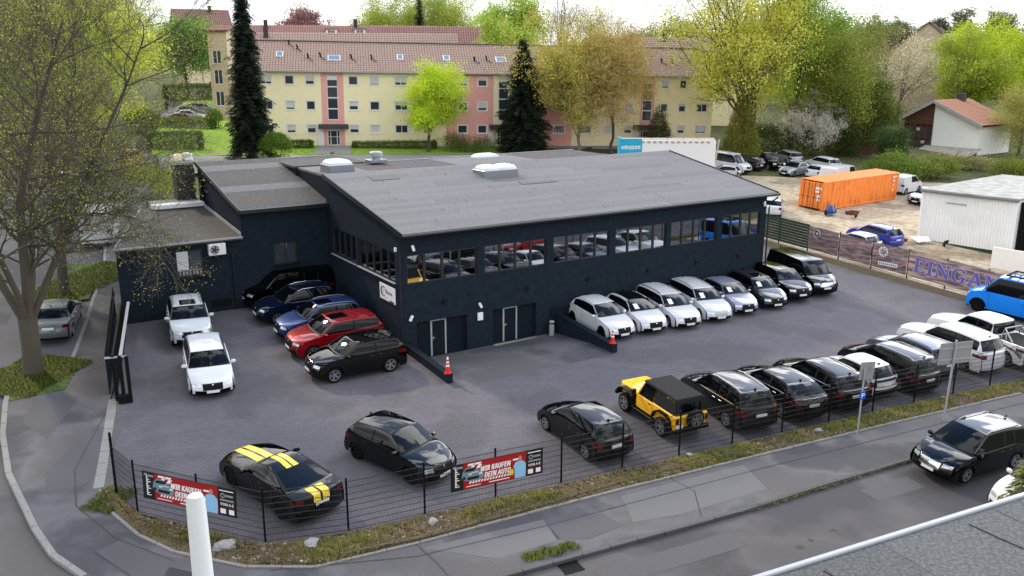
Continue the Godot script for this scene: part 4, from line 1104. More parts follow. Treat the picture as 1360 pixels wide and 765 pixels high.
func make_materials() -> void:
	surf("asphalt", [Color(0.326, 0.322, 0.335), Color(0.360, 0.356, 0.369), Color(0.386, 0.382, 0.395)], 0.08, 2.0, .92, 1.5)
	stains("asphalt", [Color(.74, .74, .76), Color(1, 1, 1), Color(.9, .89, .88)], 17.0)
	surf("road", [Color(0.292, 0.284, 0.292), Color(0.317, 0.310, 0.317), Color(0.338, 0.330, 0.338)], 0.08, 2.2, .9, 1.2)
	stains("road", [Color(.78, .78, .8), Color(1, 1, 1), Color(.92, .92, .92)], 23.0)
	surf("asphalt_dark", [Color(0.286, 0.286, 0.298), Color(0.323, 0.319, 0.332)], 0.08, 2.1, .93, 1.5)
	surf("asphalt_pale", [Color(0.357, 0.357, 0.365), Color(0.390, 0.386, 0.394)], 0.08, 2.1, .93, 1.5)
	# pavers: running bond of small concrete blocks
	var pm := mat("paver", Color.WHITE, .88)
	var W := 512
	var im := Image.create(W, W, false, Image.FORMAT_RGB8)
	var hm := Image.create(W, W, false, Image.FORMAT_RGBA8)
	rng.seed = 11
	var bw := 64; var bh := 32
	var fine := noise(0.09, 5, 3)
	im.fill(Color(.23, .23, .24)); hm.fill(Color.BLACK)
	for r in W / bh:
		for k in W / bw:
			var x0 := (k * bw + (r % 2) * bw / 2) % W
			var g := rng.randf_range(.355, .398)
			var c := Color(g * .985, g * .965, g * 1.02)
			for y in bh - 3:
				for x in bw - 3:
					var f := fine.get_noise_2d(x0 + x, r * bh + y) * .1
					var e := 1.0 if (x > 2 and y > 2 and x < bw - 6 and y < bh - 6) else .75
					im.set_pixel((x0 + x) % W, r * bh + y, Color(c.r + f, c.g + f, c.b + f) * (0.94 + .06 * e))
					hm.set_pixel((x0 + x) % W, r * bh + y, Color(e, e, e))
	im.generate_mipmaps()
	hm.bump_map_to_normal_map(1.6); hm.generate_mipmaps()
	pm.albedo_texture = ImageTexture.create_from_image(im)
	pm.normal_enabled = true; pm.normal_texture = ImageTexture.create_from_image(hm)
	pm.uv1_scale = Vector3.ONE / 1.6
	pm.detail_enabled = true
	pm.detail_blend_mode = BaseMaterial3D.BLEND_MODE_MUL
	pm.detail_uv_layer = BaseMaterial3D.DETAIL_UV_2
	pm.detail_albedo = ramp_tex(noise(0.009, 21, 5), 512, [Color(.86, .85, .86), Color(.98, .97, .98), Color(.93, .92, .94)], .3, .7)
	pm.uv2_scale = Vector3.ONE * (20.0 / 26.0)
	surf("soil", [Color(.22, .185, .145), Color(.33, .275, .205), Color(.42, .36, .26), Color(.28, .27, .15)], 0.03, 3.0, .97, 9)
	surf("grass", [Color(.17, .25, .06), Color(.24, .33, .08), Color(.29, .38, .10)], 0.03, 5.0, .97, 8)
	surf("lawn", [Color(.42, .54, .10), Color(.50, .62, .14), Color(.55, .66, .19)], 0.02, 9.0, .97, 6)
	surf("scrub", [Color(.22, .23, .1), Color(.33, .32, .16), Color(.28, .36, .1)], 0.03, 11.0, .98, 8)
	surf("sand", [Color(.60, .55, .46), Color(.67, .62, .53), Color(.72, .67, .58)], 0.02, 7.0, .95, 2)
	stains("sand", [Color(.78, .76, .74), Color(.95, .95, .95), Color(1, 1, 1), Color(.94, .92, .90)], 30.0, .6, .008)
	surf("facade", [Color(.102, .136, .172), Color(.117, .152, .190), Color(.128, .164, .204)], 0.02, 4.0, .85, 1.0)
	surf("facade_worn", [Color(.085, .112, .142), Color(.10, .13, .162)], 0.02, 3.0, .8, 2)
	for k in 4:
		var g: float = [.385, .395, .41, .365][k]
		surf("felt_%d" % k, [Color(g - .015, g - .015, g - .005), Color(g, g, g + .012), Color(g + .02, g + .02, g + .03)], 0.03, 3.1 + k * .4, .9, 1.5)
	surf("felt_near", [Color(0.284, 0.292, 0.301), Color(0.327, 0.335, 0.344), Color(0.378, 0.387, 0.391)], 0.04, 2.3, .95, 5)
	surf("felt_near_b", [Color(0.267, 0.275, 0.284), Color(0.310, 0.318, 0.327), Color(0.361, 0.370, 0.374)], 0.05, 2.7, .95, 5)
	surf("felt_dark", [Color(0.235, 0.235, 0.246), Color(0.268, 0.268, 0.280), Color(0.295, 0.295, 0.306)], 0.02, 3.7, .9, 5)
	surf("felt_brown", [Color(0.228, 0.215, 0.213), Color(0.258, 0.245, 0.241), Color(0.288, 0.273, 0.267)], 0.02, 3.7, .85, 4)
	surf("kerb", [Color(.42, .42, .41), Color(.52, .515, .50), Color(.58, .575, .56)], 0.05, 1.3, .95, 4)
	surf("concrete", [Color(.46, .46, .45), Color(.56, .555, .54), Color(.62, .61, .6)], 0.04, 2.0, .93, 3)
	surf("render_yellow", [Color(.96, .90, .73), Color(.975, .92, .765)], 0.02, 6.0, .93, 1.0)
	surf("render_pink", [Color(.89, .64, .60), Color(.91, .67, .63)], 0.02, 6.0, .93, 1.0)
	surf("render_white", [Color(.91, .90, .88), Color(.94, .93, .92)], 0.02, 5.0, .93, 1.0)
	surf("render_beige", [Color(.70, .63, .53), Color(.77, .70, .6)], 0.02, 5.0, .93, 1.0)
	surf("tile_brown", [Color(.53, .44, .39), Color(.61, .51, .46), Color(.68, .59, .54)], 0.06, 3.0, .85, 2)
	surf("tile_red", [Color(.53, .37, .34), Color(.60, .43, .40), Color(.66, .51, .47)], 0.06, 3.0, .85, 2)
	surf("tile_orange", [Color(.60, .42, .33), Color(.67, .48, .39), Color(.72, .56, .47)], 0.05, 3.0, .85, 2)
	surf("tile_dark", [Color(.28, .22, .2), Color(.36, .29, .26)], 0.05, 3.0, .85, 2)
	surf("bark", [Color(.22, .19, .16), Color(.33, .30, .26), Color(.42, .39, .34)], 0.04, 0.9, .95, 9)
	surf("bark_pale", [Color(.35, .32, .28), Color(.48, .45, .41), Color(.58, .55, .50)], 0.04, 0.9, .95, 8)
	surf("wood_old", [Color(.25, .15, .11), Color(.36, .22, .16), Color(.42, .3, .22)], 0.03, 2.0, .9, 4)
	surf("container_orange", [Color(.92, .49, .16), Color(.94, .52, .19), Color(.945, .535, .205)], 0.012, 5.0, .55, .3)
	surf("white_sheet", [Color(.92, .92, .91), Color(.95, .95, .94)], 0.006, 6.0, .5, 0)
	surf("tin_roof", [Color(.50, .50, .48), Color(.56, .56, .54), Color(.61, .61, .59)], 0.01, 6.0, .7, 1.0)
	surf("brick_dark", [Color(.2, .19, .2), Color(.29, .28, .29)], 0.06, 1.5, .95, 3)
	M["facade"].metallic_specular = .2; M["facade_worn"].metallic_specular = .2
	mat("black_steel", Color(.035, .038, .042), .5, 0, .3)
	mat("wire", Color(.12, .125, .135), .5)
	mat("edge_metal", Color(.60, .61, .62), .45)
	mat("green_steel", Color(.10, .22, .17), .5)
	mat("green_slat", Color(.09, .20, .15), .65)
	mat("white_frame", Color(.88, .88, .87), .5)
	mat("grey_frame", Color(.62, .63, .64), .45)
	mat("dark_frame", Color(.10, .115, .135), .5)
	mat("galv", Color(.66, .67, .68), .4, .6)
	mat("galv_dull", Color(.60, .61, .62), .55)
	mat("white_plastic", Color(.9, .9, .9), .35)
	mat("roof_pane", Color(.46, .53, .60), .05, 0, .8)
	mat("acrylic", Color(.80, .82, .84), .25)
	mat("hall_glass", Color(.60, .62, .65), .02, 1.0)
	mat("house_glass", Color(.22, .25, .28), .04, 0.0, .9)
	mat("blind", Color(.78, .79, .80), .8)
	mat("curtain", Color(.80, .80, .78), .9)
	mat("zinc", Color(.55, .57, .6), .35, .7)
	mat("gutter", Color(.09, .1, .115), .4)
	mat("car_glass", Color(.022, .034, .05), .03, 0.0, .35)
	mat("car_black", Color(.022, .022, .024), .5, 0, .3)
	mat("tyre", Color(.03, .03, .032), .85, 0, .3)
	mat("rim", Color(.66, .67, .69), .3, .8)
	mat("rim_black", Color(.06, .06, .065), .35, .3)
	mat("lamp_clear", Color(.75, .78, .80), .08, .5)
	mat("lamp_red", Color(.36, .015, .02), .1)
	mat("chrome", Color(.82, .83, .85), .12, 1.0)
	mat("plate", Color(.88, .88, .88), .5)
	mat("paper", Color(.87, .89, .92), .8)
	mat("seam", Color(.02, .02, .02), .8)
	mat("seam_tar", Color(.23, .225, .23), .9)
	mat("cone_orange", Color(.85, .16, .09), .5)
	mat("cone_white", Color(.9, .9, .9), .5)
	mat("red_print", Color(.62, .03, .06), .55)
	mat("black_print", Color(.035, .035, .04), .55)
	mat("white_print", Color(.92, .92, .92), .55)
	mat("purple_print", Color(.42, .36, .66), .6)
	mat("purple_edge", Color(.88, .86, .96), .6)
	mat("skin_print", Color(.72, .50, .40), .6)
	mat("shirt_print", Color(.55, .75, .88), .6)
	mat("yellow_print", Color(.80, .78, .28), .6)
	mat("steel_blue_print", Color(.42, .52, .56), .6)
	mat("grey_print", Color(.55, .55, .56), .6)
	mat("turquoise", Color(.06, .62, .78), .5)
	mat("tarp_white", Color(.88, .88, .88), .7)
	mat("tarp_grey", Color(.62, .60, .56), .85)
	mat("tarp_blue", Color(.14, .27, .5), .7)
	mat("sign_back", Color(.52, .52, .53), .6)
	mat("sign_blue", Color(.06, .28, .72), .4)
	mat("rust", Color(.42, .25, .17), .9)
	mat("soft_top", Color(.035, .035, .04), .95)
	mat("yellow_paint_print", Color(.93, .82, .28), .3)
	mat("mast", Color(.86, .87, .87), .4)

func paint(called: String, col: Color, metal := 0.0) -> void:
	var m := mat(called, col, .4, metal, .0 if col.v < .2 else .2)
	m.clearcoat_enabled = true; m.clearcoat = 1.0; m.clearcoat_roughness = .02

# ------------------------------------------------------------------ lettering
var font_cache := {}
func lettering(text: String, cap: float, m, parent: Node, at: Vector3, b := Basis.IDENTITY, bold := true, wide := 1.0, mono := false) -> MeshInstance3D:
	var f := SystemFont.new()
	f.font_names = PackedStringArray(["Droid Serif" if mono else "Droid Sans"])
	f.font_weight = 700 if bold else 400
	var t := TextMesh.new()
	t.font = f; t.text = text; t.font_size = 32
	t.pixel_size = cap / (32.0 * 0.714)
	t.depth = 0.004; t.curve_step = 4.0
	return part("lettering", t, m, parent, Transform3D(b * Basis.from_scale(Vector3(wide, 1, 1)), at))
# ------------------------------------------------------------------ vehicles
# In a vehicle's own directions x is forward, y up, z to its right.
const CAR := {
	"hatch": {L = 4.3, W = 1.8, H = 1.47, wb = 2.64, fo = .86, r = .32, nose = .73, cowl = .99, xc = 1.14, xwt = 1.98, xrt = .62, xrb = .16, hrb = .98, lip = 0.0, belt = .93, beltr = 1.02, roofw = .70, wins = 2, clear = .19},
	"estate": {L = 4.6, W = 1.81, H = 1.49, wb = 2.65, fo = .88, r = .32, nose = .73, cowl = .99, xc = 1.16, xwt = 2.0, xrt = .42, xrb = .12, hrb = .98, lip = 0.0, belt = .93, beltr = 1.0, roofw = .71, wins = 3, clear = .18},
	"suv": {L = 4.5, W = 1.86, H = 1.65, wb = 2.67, fo = .9, r = .365, nose = .90, cowl = 1.12, xc = 1.18, xwt = 1.98, xrt = .55, xrb = .17, hrb = 1.10, lip = 0.0, belt = 1.06, beltr = 1.13, roofw = .71, wins = 3, clear = .24},
	"sedan": {L = 4.6, W = 1.78, H = 1.45, wb = 2.76, fo = .84, r = .32, nose = .74, cowl = .97, xc = 1.3, xwt = 2.15, xrt = 1.25, xrb = .62, hrb = .98, lip = .96, belt = .92, beltr = .97, roofw = .68, wins = 2, clear = .18},
	"coupe": {L = 4.80, W = 1.92, H = 1.36, wb = 2.85, fo = .95, r = .36, nose = .80, cowl = .97, xc = 1.62, xwt = 2.32, xrt = 1.75, xrb = .55, hrb = 1.0, lip = .99, belt = .95, beltr = 1.03, roofw = .64, wins = 1, clear = .17},
	"van": {L = 5.14, W = 1.93, H = 1.93, wb = 3.2, fo = .9, r = .35, nose = .96, cowl = 1.2, xc = .88, xwt = 1.72, xrt = .22, xrb = .06, hrb = 1.14, lip = 0.0, belt = 1.12, beltr = 1.14, roofw = .82, wins = 3, clear = .22},
	"mpv": {L = 4.66, W = 1.88, H = 1.67, wb = 2.76, fo = .95, r = .34, nose = .80, cowl = 1.06, xc = 1.0, xwt = 2.05, xrt = .5, xrb = .16, hrb = 1.02, lip = 0.0, belt = 1.0, beltr = 1.06, roofw = .70, wins = 3, clear = .19},
	"pickup": {L = 5.82, W = 2.04, H = 1.96, wb = 3.67, fo = 1.02, r = .42, nose = 1.16, cowl = 1.33, xc = 1.62, xwt = 2.3, xrt = 2.05, xrb = 1.88, hrb = 1.28, lip = 1.25, belt = 1.26, beltr = 1.28, roofw = .76, wins = 2, clear = .36},
}
func grid_normals(P: Array, ref: Vector3) -> Array:
	var N := []
	var a := P.size(); var b: int = P[0].size()
	for i in a:
		var row := []
		for j in b:
			var du: Vector3 = P[mini(i + 1, a - 1)][j] - P[maxi(i - 1, 0)][j]
			var dv: Vector3 = P[i][mini(j + 1, b - 1)] - P[i][maxi(j - 1, 0)]
			var nn := du.cross(dv)
			if nn.length_squared() < 1e-12: nn = P[i][j] - ref
			nn = nn.normalized()
			if nn.dot(P[i][j] - ref) < 0: nn = -nn
			row.append(nn)
		N.append(row)
	return N
func emit(G_: Dictionary, key: String, P: Array, N: Array, i: int, j: int, lift := 0.0) -> void:
	if not G_.has(key): G_[key] = MB.new()
	var mb: MB = G_[key]
	var a: Vector3 = P[i][j]; var b: Vector3 = P[i + 1][j]; var c: Vector3 = P[i + 1][j + 1]; var d: Vector3 = P[i][j + 1]
	var na: Vector3 = N[i][j]; var nb: Vector3 = N[i + 1][j]; var nc: Vector3 = N[i + 1][j + 1]; var nd: Vector3 = N[i][j + 1]
	if lift != 0.0:
		a += na * lift; b += nb * lift; c += nc * lift; d += nd * lift
	if (b - a).cross(d - a).dot(na) + (d - c).cross(b - c).dot(nc) >= 0: mb.quadn(a, b, c, d, na, nb, nc, nd)
	else: mb.quadn(a, d, c, b, na, nd, nc, nb)

var tyre_cache := {}
func wheel(parent: Node3D, at: Vector3, r: float, side: float, rim: String, spokes := 5) -> void:
	var w := Node3D.new()
	w.name = numbered(parent, "wheel")
	parent.add_child(w, true)
	w.transform = Transform3D(Basis(Vector3.RIGHT, side * PI / 2), at)
	var key := "%.2f_%d" % [r, spokes]
	if not tyre_cache.has(key):
		var t := MB.new()
		t.lathe(Vector3.ZERO, [V(r * .66, -.11), V(r * .93, -.11), V(r, -.075), V(r, .075), V(r * .94, .105), V(r * .68, .11), V(r * .66, .09)], 22)
		var d := MB.new()
		d.lathe(Vector3.ZERO, [V(r * .69, .108), V(r * .62, .10), V(r * .60, .02), V(0, .03)], 20)
		var s := MB.new()
		for k in spokes:
			for o in ([-.16, .16] if spokes == 5 else [0.0]):
				var a: float = TAU * (k + o) / spokes
				var a2: float = TAU * (k + o * .45) / spokes
				s.bar(Vector3(cos(a2) * r * .1, .07, sin(a2) * r * .1), Vector3(cos(a) * r * .66, .095, sin(a) * r * .66), r * .11, .02)
		s.lathe(Vector3.ZERO, [V(r * .7, .113), V(r * .62, .112), V(r * .61, .08)], 20)
		s.lathe(Vector3.ZERO, [V(r * .17, .06), V(r * .16, .095), V(0, .10)], 10)
		tyre_cache[key] = [t.mesh(), d.mesh(), s.mesh()]
	var c: Array = tyre_cache[key]
	part("tyre", c[0], "tyre", w)
	part("rim_well", c[1], "rim_black", w)
	part("rim", c[2], rim, w)

func lin(pl: Array, x: float) -> float:   # polyline of Vector2, x rising
	if x <= pl[0].x: return pl[0].y
	for i in pl.size() - 1:
		if x <= pl[i + 1].x:
			var d: float = pl[i + 1].x - pl[i].x
			return pl[i].y if d < 1e-6 else lerpf(pl[i].y, pl[i + 1].y, (x - pl[i].x) / d)
	return pl[pl.size() - 1].y
func sm(t: float) -> float:
	t = clampf(t, 0, 1)
	return t * t * (3 - 2 * t)

func car(called: String, label: String, category: String, group: String, kind: String, col: String, x: float, z: float, head: float, o := {}) -> Node3D:
	var s: Dictionary = CAR[kind].duplicate()
	s.merge({roof = "", rim = "rim", rails = "", sunroof = false, stripes = "", trim = false, sheet = false, grille = "car_black", spokes = 5, chrome = false, fin = true, plate = true, big = false, pillar = "car_black", rear_black = false, cover = "", back_blank = false}, true)
	s.merge(o, true)
	var root := thing(called, label, category, Vector3.ZERO, 0.0, group)
	root.transform = Transform3D(slope_basis(deg_to_rad(head)), gp(x, z, 0.008))
	var L: float = s.L; var W: float = s.W; var H: float = s.H; var h: float = L / 2
	var xaf: float = h - s.fo; var xar: float = xaf - s.wb; var r: float = s.r
	var xc: float = h - s.xc; var xwt: float = h - s.xwt; var xrt: float = -h + s.xrt; var xrb: float = -h + s.xrb
	var cl: float = s.clear; var nose: float = s.nose; var cowl: float = s.cowl
	var hrb: float = s.hrb; var sed: bool = s.lip > 0.0
	var top_r: float = s.lip if sed else hrb
	var G_ := {}
	var plan := func(xx: float) -> float: return 1.0 - .11 * pow(clampf((xx - (h - 1.0)) / 1.0, 0, 1), 2.0) - .07 * pow(clampf((-h + .8 - xx) / .8, 0, 1), 2.0)
	# ---- lower body skin, from under the tail over the bonnet to under the nose
	var pr := []    # x, y, bow, crown, tag of the piece to the next
	pr.append([-h + .09, cl, .14, 0.0, "v"])
	pr.append([-h + .02, cl + .1, .15, 0.0, "rb"])
	pr.append([-h, .44, .16, 0.0, "rb"])
	pr.append([-h + .015, .56, .16, 0.0, "rb2"])
	var tb: float = top_r - (.33 if not sed else .27)
	pr.append([-h + .05, tb, .16, 0.0, "tg"])
	pr.append([-h + .06, tb + .03, .16, 0.0, "tl"])
	pr.append([-h + .08, top_r - .09, .16, .0, "tg"])
	if sed:
		pr.append([-h + .10, s.lip - .02, .15, .02, "bl"])
		pr.append([-h + .16, s.lip, .13, .03, "bl"])
		if xrb > -h + .5:
			pr.append([lerpf(-h + .16, xrb, .5), lerpf(s.lip, hrb, .55), .07, .03, "bl"])
	pr.append([xrb, hrb, .02 if sed else .13, .02, "bt"])
	pr.append([lerpf(xrb, xc, .3), lerpf(s.beltr, s.belt, .3), 0.0, 0.0, "bt"])
	pr.append([lerpf(xrb, xc, .7), lerpf(s.beltr, s.belt, .7), 0.0, 0.0, "bt"])
	pr.append([xc, cowl, .10, .05, "hd"])
	var hx: float = h - .15
	for k in range(1, 6):
		var t := k / 6.0
		pr.append([lerpf(xc, hx, t), cowl + (nose - cowl) * (.5 * t + .5 * pow(t, 2.6)), lerpf(.10, .2, t), .05, "hd"])
	pr.append([hx, nose, .24, .05, "ns"])
	pr.append([h - .085, nose - .05, .25, .02, "hl"])
	pr.append([h - .03, nose - .18, .24, 0.0, "gr"])
	pr.append([h, nose - .32, .22, 0.0, "fb"])
	pr.append([h, maxf(.40, nose - .40), .22, 0.0, "lg"])
	pr.append([h - .03, cl + .07, .22, 0.0, "v"])
	pr.append([h - .10, cl, .2, 0.0, "v"])
	var zl := [0.0, .045, .34, .5, .58, .74, .88, .96, 1.0]
	var zs := []
	for k in range(zl.size() - 1, 0, -1): zs.append(-zl[k])
	zs.append_array(zl)
	var P := []
	var edge := []
	for p in pr:
		var row := []
		var we: float = W / 2 * .97 * plan.call(p[0])
		for zf in zs:
			var az := absf(zf)
			var bo: float = p[2] * pow(az, 2.6) * (-1.0 if p[0] > 0 else 1.0)
			row.append(Vector3(p[0] + bo, p[1] - p[3] * pow(az, 3.0), zf * we))
		P.append(row)
		edge.append(Vector2(p[0] + p[2] * (-1.0 if p[0] > 0 else 1.0), p[1] - p[3]))
	var N := grid_normals(P, Vector3(0, .45, 0))
	var stripes: bool = s.stripes != ""
	for i in pr.size() - 1:
		var tgx: String = pr[i][4]
		for j in zs.size() - 1:
			var az := absf((zs[j] + zs[j + 1]) / 2)
			var key := "body"
			match tgx:
				"v": key = "valance"
				"rb": key = "valance" if (s.trim and az < .97) else "rear_bumper"
				"rb2": key = "rear_bumper"
				"tg", "bl":
					key = ("boot_lid" if sed else "tailgate") if az < .88 else "body"
					if s.rear_black and tgx == "tg" and az < .88: key = "tailgate_panel"
				"tl": key = "tail_light" if az > .7 else ("boot_lid" if sed else "tailgate")
				"hd": key = "bonnet" if az < .93 else "body"
				"ns": key = "front_bumper"
				"hl": key = "headlight" if (az > .58 and az < .97) else ("grille" if az < .5 else "front_bumper")
				"gr": key = "grille" if az < (.58 if s.big else .5) else "front_bumper"
				"fb": key = "grille" if (s.big and az < .34) else "front_bumper"
				"lg": key = "lower_grille" if az < .74 else ("fog_lamp" if az < .88 else "front_bumper")
				"bt": key = "body"
			if s.cover != "" and (tgx == "bl") and az < .88: key = "bed_liner"
			if stripes and az > .045 and az < .34 and tgx in ["hd", "bl", "tg", "tl", "ns"]: key = "stripe"
			if key in ["tail_light", "headlight", "fog_lamp"]: key += "_l" if zs[j] < 0 else "_r"
			if key == "valance": key += "_f" if pr[i][0] > 0 else "_b"
			if key == "stripe": key += ("_f" if pr[i][0] > 0 else "_b") + ("_l" if zs[j] < 0 else "_r")
			emit(G_, key, P, N, i, j)
	# ---- sides
	var n_top := 0
	for i in pr.size():
		if pr[i][4] == ("bl" if sed else "bt"):
			n_top = i; break
	if sed: n_top += 1
	var i_nose := pr.size() - 7
	for i in pr.size():
		if pr[i][4] == "ns": i_nose = i
	var tops := []
	for i in range(n_top, i_nose + 1): tops.append(edge[i])
	var rear_e := []
	for i in range(0, n_top + 1): rear_e.append(V(edge[i].y, edge[i].x))
	var front_e := []
	for i in range(pr.size() - 1, i_nose - 1, -1): front_e.append(V(edge[i].y, edge[i].x))
	var ra: float = r + .055
	var xs := []
	for p in tops: xs.append(p.x)
	for ax in [xaf, xar]:
		for k in 11:
			xs.append(ax - ra * cos(PI * k / 10.0))
		xs.append(ax - ra - .002); xs.append(ax + ra + .002)
	var xb: float = (xwt + xrt) / 2 + (.12 if s.wins > 1 else -.25)   # B pillar
	var xd0: float = minf(xaf - ra - .12, xc + .12)
	var xd1: float = xb
	var xd2: float = maxf(xar + ra * .45, xb - 1.0)
	for q in [xd0, xd1, xd2]:
		xs.append(q - .008); xs.append(q + .008)
	xs.append(xc - .5); xs.append(xc - .2)
	xs.sort()
	var xx := []
	for q in xs:
		if q >= tops[0].x and q <= tops[tops.size() - 1].x and (xx.is_empty() or q - xx[-1] > .0015): xx.append(q)
	if tops[tops.size() - 1].x - xx[-1] > .0001: xx[-1] = tops[tops.size() - 1].x
	xx[0] = tops[0].x
	var rows := [0.0, .07, .2, .38, .55, .72, .88, 1.0]
	var prof := func(yf: float) -> float: return 1.0 - .05 * pow(maxf(0, .5 - yf) / .5, 2) - .03 * pow(maxf(0, yf - .5) / .5, 2) + .004 * (1 - sm(absf(yf - .78) / .06))
	var side_z := func(qx: float, qy: float) -> float: return W / 2 * float(plan.call(qx)) * float(prof.call(clampf(qy / maxf(.3, lin(tops, qx)), 0, 1)))
	for sd in [-1.0, 1.0]:
		P = []
		for i in xx.size():
			var q: float = xx[i]
			var yt := lin(tops, q)
			var yb: float = cl
			for ax in [xaf, xar]:
				if absf(q - ax) <= ra + .0005: yb = r + sqrt(maxf(0, ra * ra - (q - ax) * (q - ax)))
			var row := []
			for f in rows:
				var y: float = lerpf(yb, yt, f)
				var qx := q
				if i == 0: qx = minf(lin(rear_e, y), q + .3)
				elif i == xx.size() - 1: qx = lin(front_e, y)
				row.append(Vector3(qx, y, sd * float(side_z.call(q, y))))
			P.append(row)
		N = grid_normals(P, Vector3(0, .5, 0))
		for i in P.size():
			for j in rows.size():
				var nn: Vector3 = N[i][j]
				if nn.z * sd < 0: N[i][j] = -nn
		for i in xx.size() - 1:
			var mx: float = (xx[i] + xx[i + 1]) / 2
			for j in rows.size() - 1:
				var key := "body"
				if j >= 1:
					if absf(mx - xd0) < .009 or (absf(mx - xd1) < .009) or (s.wins > 1 and absf(mx - xd2) < .009): key = "door_gap"
					elif mx < xd0 and mx > xd1: key = "door_f%d" % int(sd)
					elif s.wins > 1 and mx < xd1 and mx > xd2: key = "door_r%d" % int(sd)
				if s.trim and j < 1: key = "sill_trim%d" % int(sd)
				if i == 0 and P[i][j].y > tb - .02 and j < rows.size() - 2: key = "tail_light_l" if sd < 0 else "tail_light_r"
				emit(G_, key, P, N, i, j, -.006 if key == "door_gap" else 0.0)
		# arch trims
		for ax in [xaf, xar]:
			var mb: MB
			var ak := "arch_trim_%d_%d" % [int(sd), 1 if ax == xaf else 0]
			if not G_.has(ak): G_[ak] = MB.new()
			mb = G_[ak]
			var prev := []
			for k in 15:
				var a := PI * (k / 14.0)
				var e := Vector3(cos(a), sin(a), 0)
				var ro: float = ra + (.055 if s.trim else .012)
				var p0: Vector3 = Vector3(ax, r, 0) + e * (ra - .02)
				var p1: Vector3 = Vector3(ax, r, 0) + e * ro
				p0.z = sd * (float(side_z.call(p0.x, p0.y)) + .012)
				p1.z = sd * (float(side_z.call(p1.x, p1.y)) + .012)
				var p2 := p1; p2.z -= sd * .03
				var p3 := p0; p3.z -= sd * .14
				if k > 0:
					if sd > 0:
						mb.quad(prev[0], p0, p1, prev[1]); mb.quad(prev[1], p1, p2, prev[2]); mb.quad(prev[3], p3, p0, prev[0])
					else:
						mb.quad(prev[0], prev[1], p1, p0); mb.quad(prev[1], prev[2], p2, p1); mb.quad(prev[3], prev[0], p0, p3)
				prev = [p0, p1, p2, p3]
	# ---- greenhouse
	var wb: float = W / 2 * .94
	var wr: float = W / 2 * s.roofw
	var belt_at := func(q: float) -> float: return lerpf(s.beltr, s.belt, clampf((q - xrb) / (xc - xrb), 0, 1))
	var gw := func(q: float, y: float) -> float: return lerpf(wb * (.97 if q < xrb + .3 else 1.0), wr, clampf((y - float(belt_at.call(q))) / (H - float(belt_at.call(q))), 0, 1))
	var gpf := []
	var hr: float = H - (.06 if not sed else .04)
	gpf.append([xrb - .01, hrb - .03, .10, 0.0, "g"])
	gpf.append([lerpf(xrb, xrt, .08), lerpf(hrb, hr, .1), .10, 0.0, "rw"])
	gpf.append([lerpf(xrb, xrt, .5), lerpf(hrb, hr, .56), .09, .01, "rw"])
	gpf.append([lerpf(xrb, xrt, .86), lerpf(hrb, hr, .9), .08, .02, "rf"])
	for k in 6:
		var t := k / 5.0
		var q := lerpf(xrt + .04, xwt - .04, t)
		gpf.append([q, lerpf(hr, H - .03, t) + .055 * sin(PI * (.12 + .76 * t)) - .02, lerpf(.07, -.03, t), .035, "sr" if (t > .45 and t < .99) else "rf"])
	gpf.append([lerpf(xwt, xc, .1), lerpf(H, cowl, .085), -.06, .03, "ws"])
	gpf.append([lerpf(xwt, xc, .52), lerpf(H, cowl, .47), -.10, .02, "ws"])
	gpf.append([lerpf(xwt, xc, .93), lerpf(H, cowl, .93), -.14, 0.0, "g"])
	gpf.append([xc + .02, cowl - .02, -.16, 0.0, "g"])
	var gz := [-1.0, -.97, -.9, -.7, -.55, -.34, -.045, 0.0, .045, .34, .55, .7, .9, .97, 1.0]
	P = []
	var gedge := []
	for p in gpf:
		var row := []
		var we: float = gw.call(p[0], p[1])
		for zf in gz:
			row.append(Vector3(p[0] + p[2] * pow(absf(zf), 2.2), p[1] - p[3] * pow(absf(zf), 2.6), zf * we))
		P.append(row)
		gedge.append(V(p[0] + p[2], p[1] - p[3]))
	N = grid_normals(P, Vector3((xrt + xwt) / 2, cowl - .2, 0))
	var roof_key := "roof"
	for i in gpf.size() - 1:
		for j in gz.size() - 1:
			var az := absf((gz[j] + gz[j + 1]) / 2)
			var key := roof_key
			match gpf[i][4]:
				"rw": key = "rear_window" if az < .9 and not s.back_blank else ("pillar" if not s.back_blank else "body")
				"ws": key = "windscreen" if az < .97 else "pillar"
				"sr":
					key = "sunroof" if (s.sunroof and az < .55) else roof_key
				"g": key = "scuttle" if gpf[i][0] > 0 else "body"
			if key == "roof" and az > .9: key = "roof_frame"
			if stripes and az > .045 and az < .34 and gpf[i][4] in ["rf", "sr"]: key = "stripe_t" + ("_l" if gz[j] < 0 else "_r")
			if key == "roof_frame" or key == "pillar": key += "_l" if gz[j] < 0 else "_r"
			emit(G_, key, P, N, i, j)
	var gxs := []
	for p in gedge: gxs.append(p.x)
	var wl := []      # window spans, front to back
	var ga: float = xc - .30
	var gr: float = lerpf(xrb, xrt, .72) + .10
	if s.wins == 1: wl = [[gr + .35, ga]]
	elif s.wins == 2: wl = [[xb + .04, ga], [gr, xb - .04]]
	elif s.wins == 3:
		var xcp: float = maxf(xd2, lerpf(gr, xb, .32))
		wl = [[xb + .04, ga], [xcp + .04, xb - .04], [gr, xcp - .04]]
	elif s.wins == 0: wl = [[maxf(xb + .04, xwt - .9), ga]]
	for w in wl: gxs.append_array([w[0], w[1], (w[0] + w[1]) / 2, lerpf(w[0], w[1], .85)])
	gxs.sort()
	var gx := []
	for q in gxs:
		if gx.is_empty() or q - gx[-1] > .012: gx.append(q)
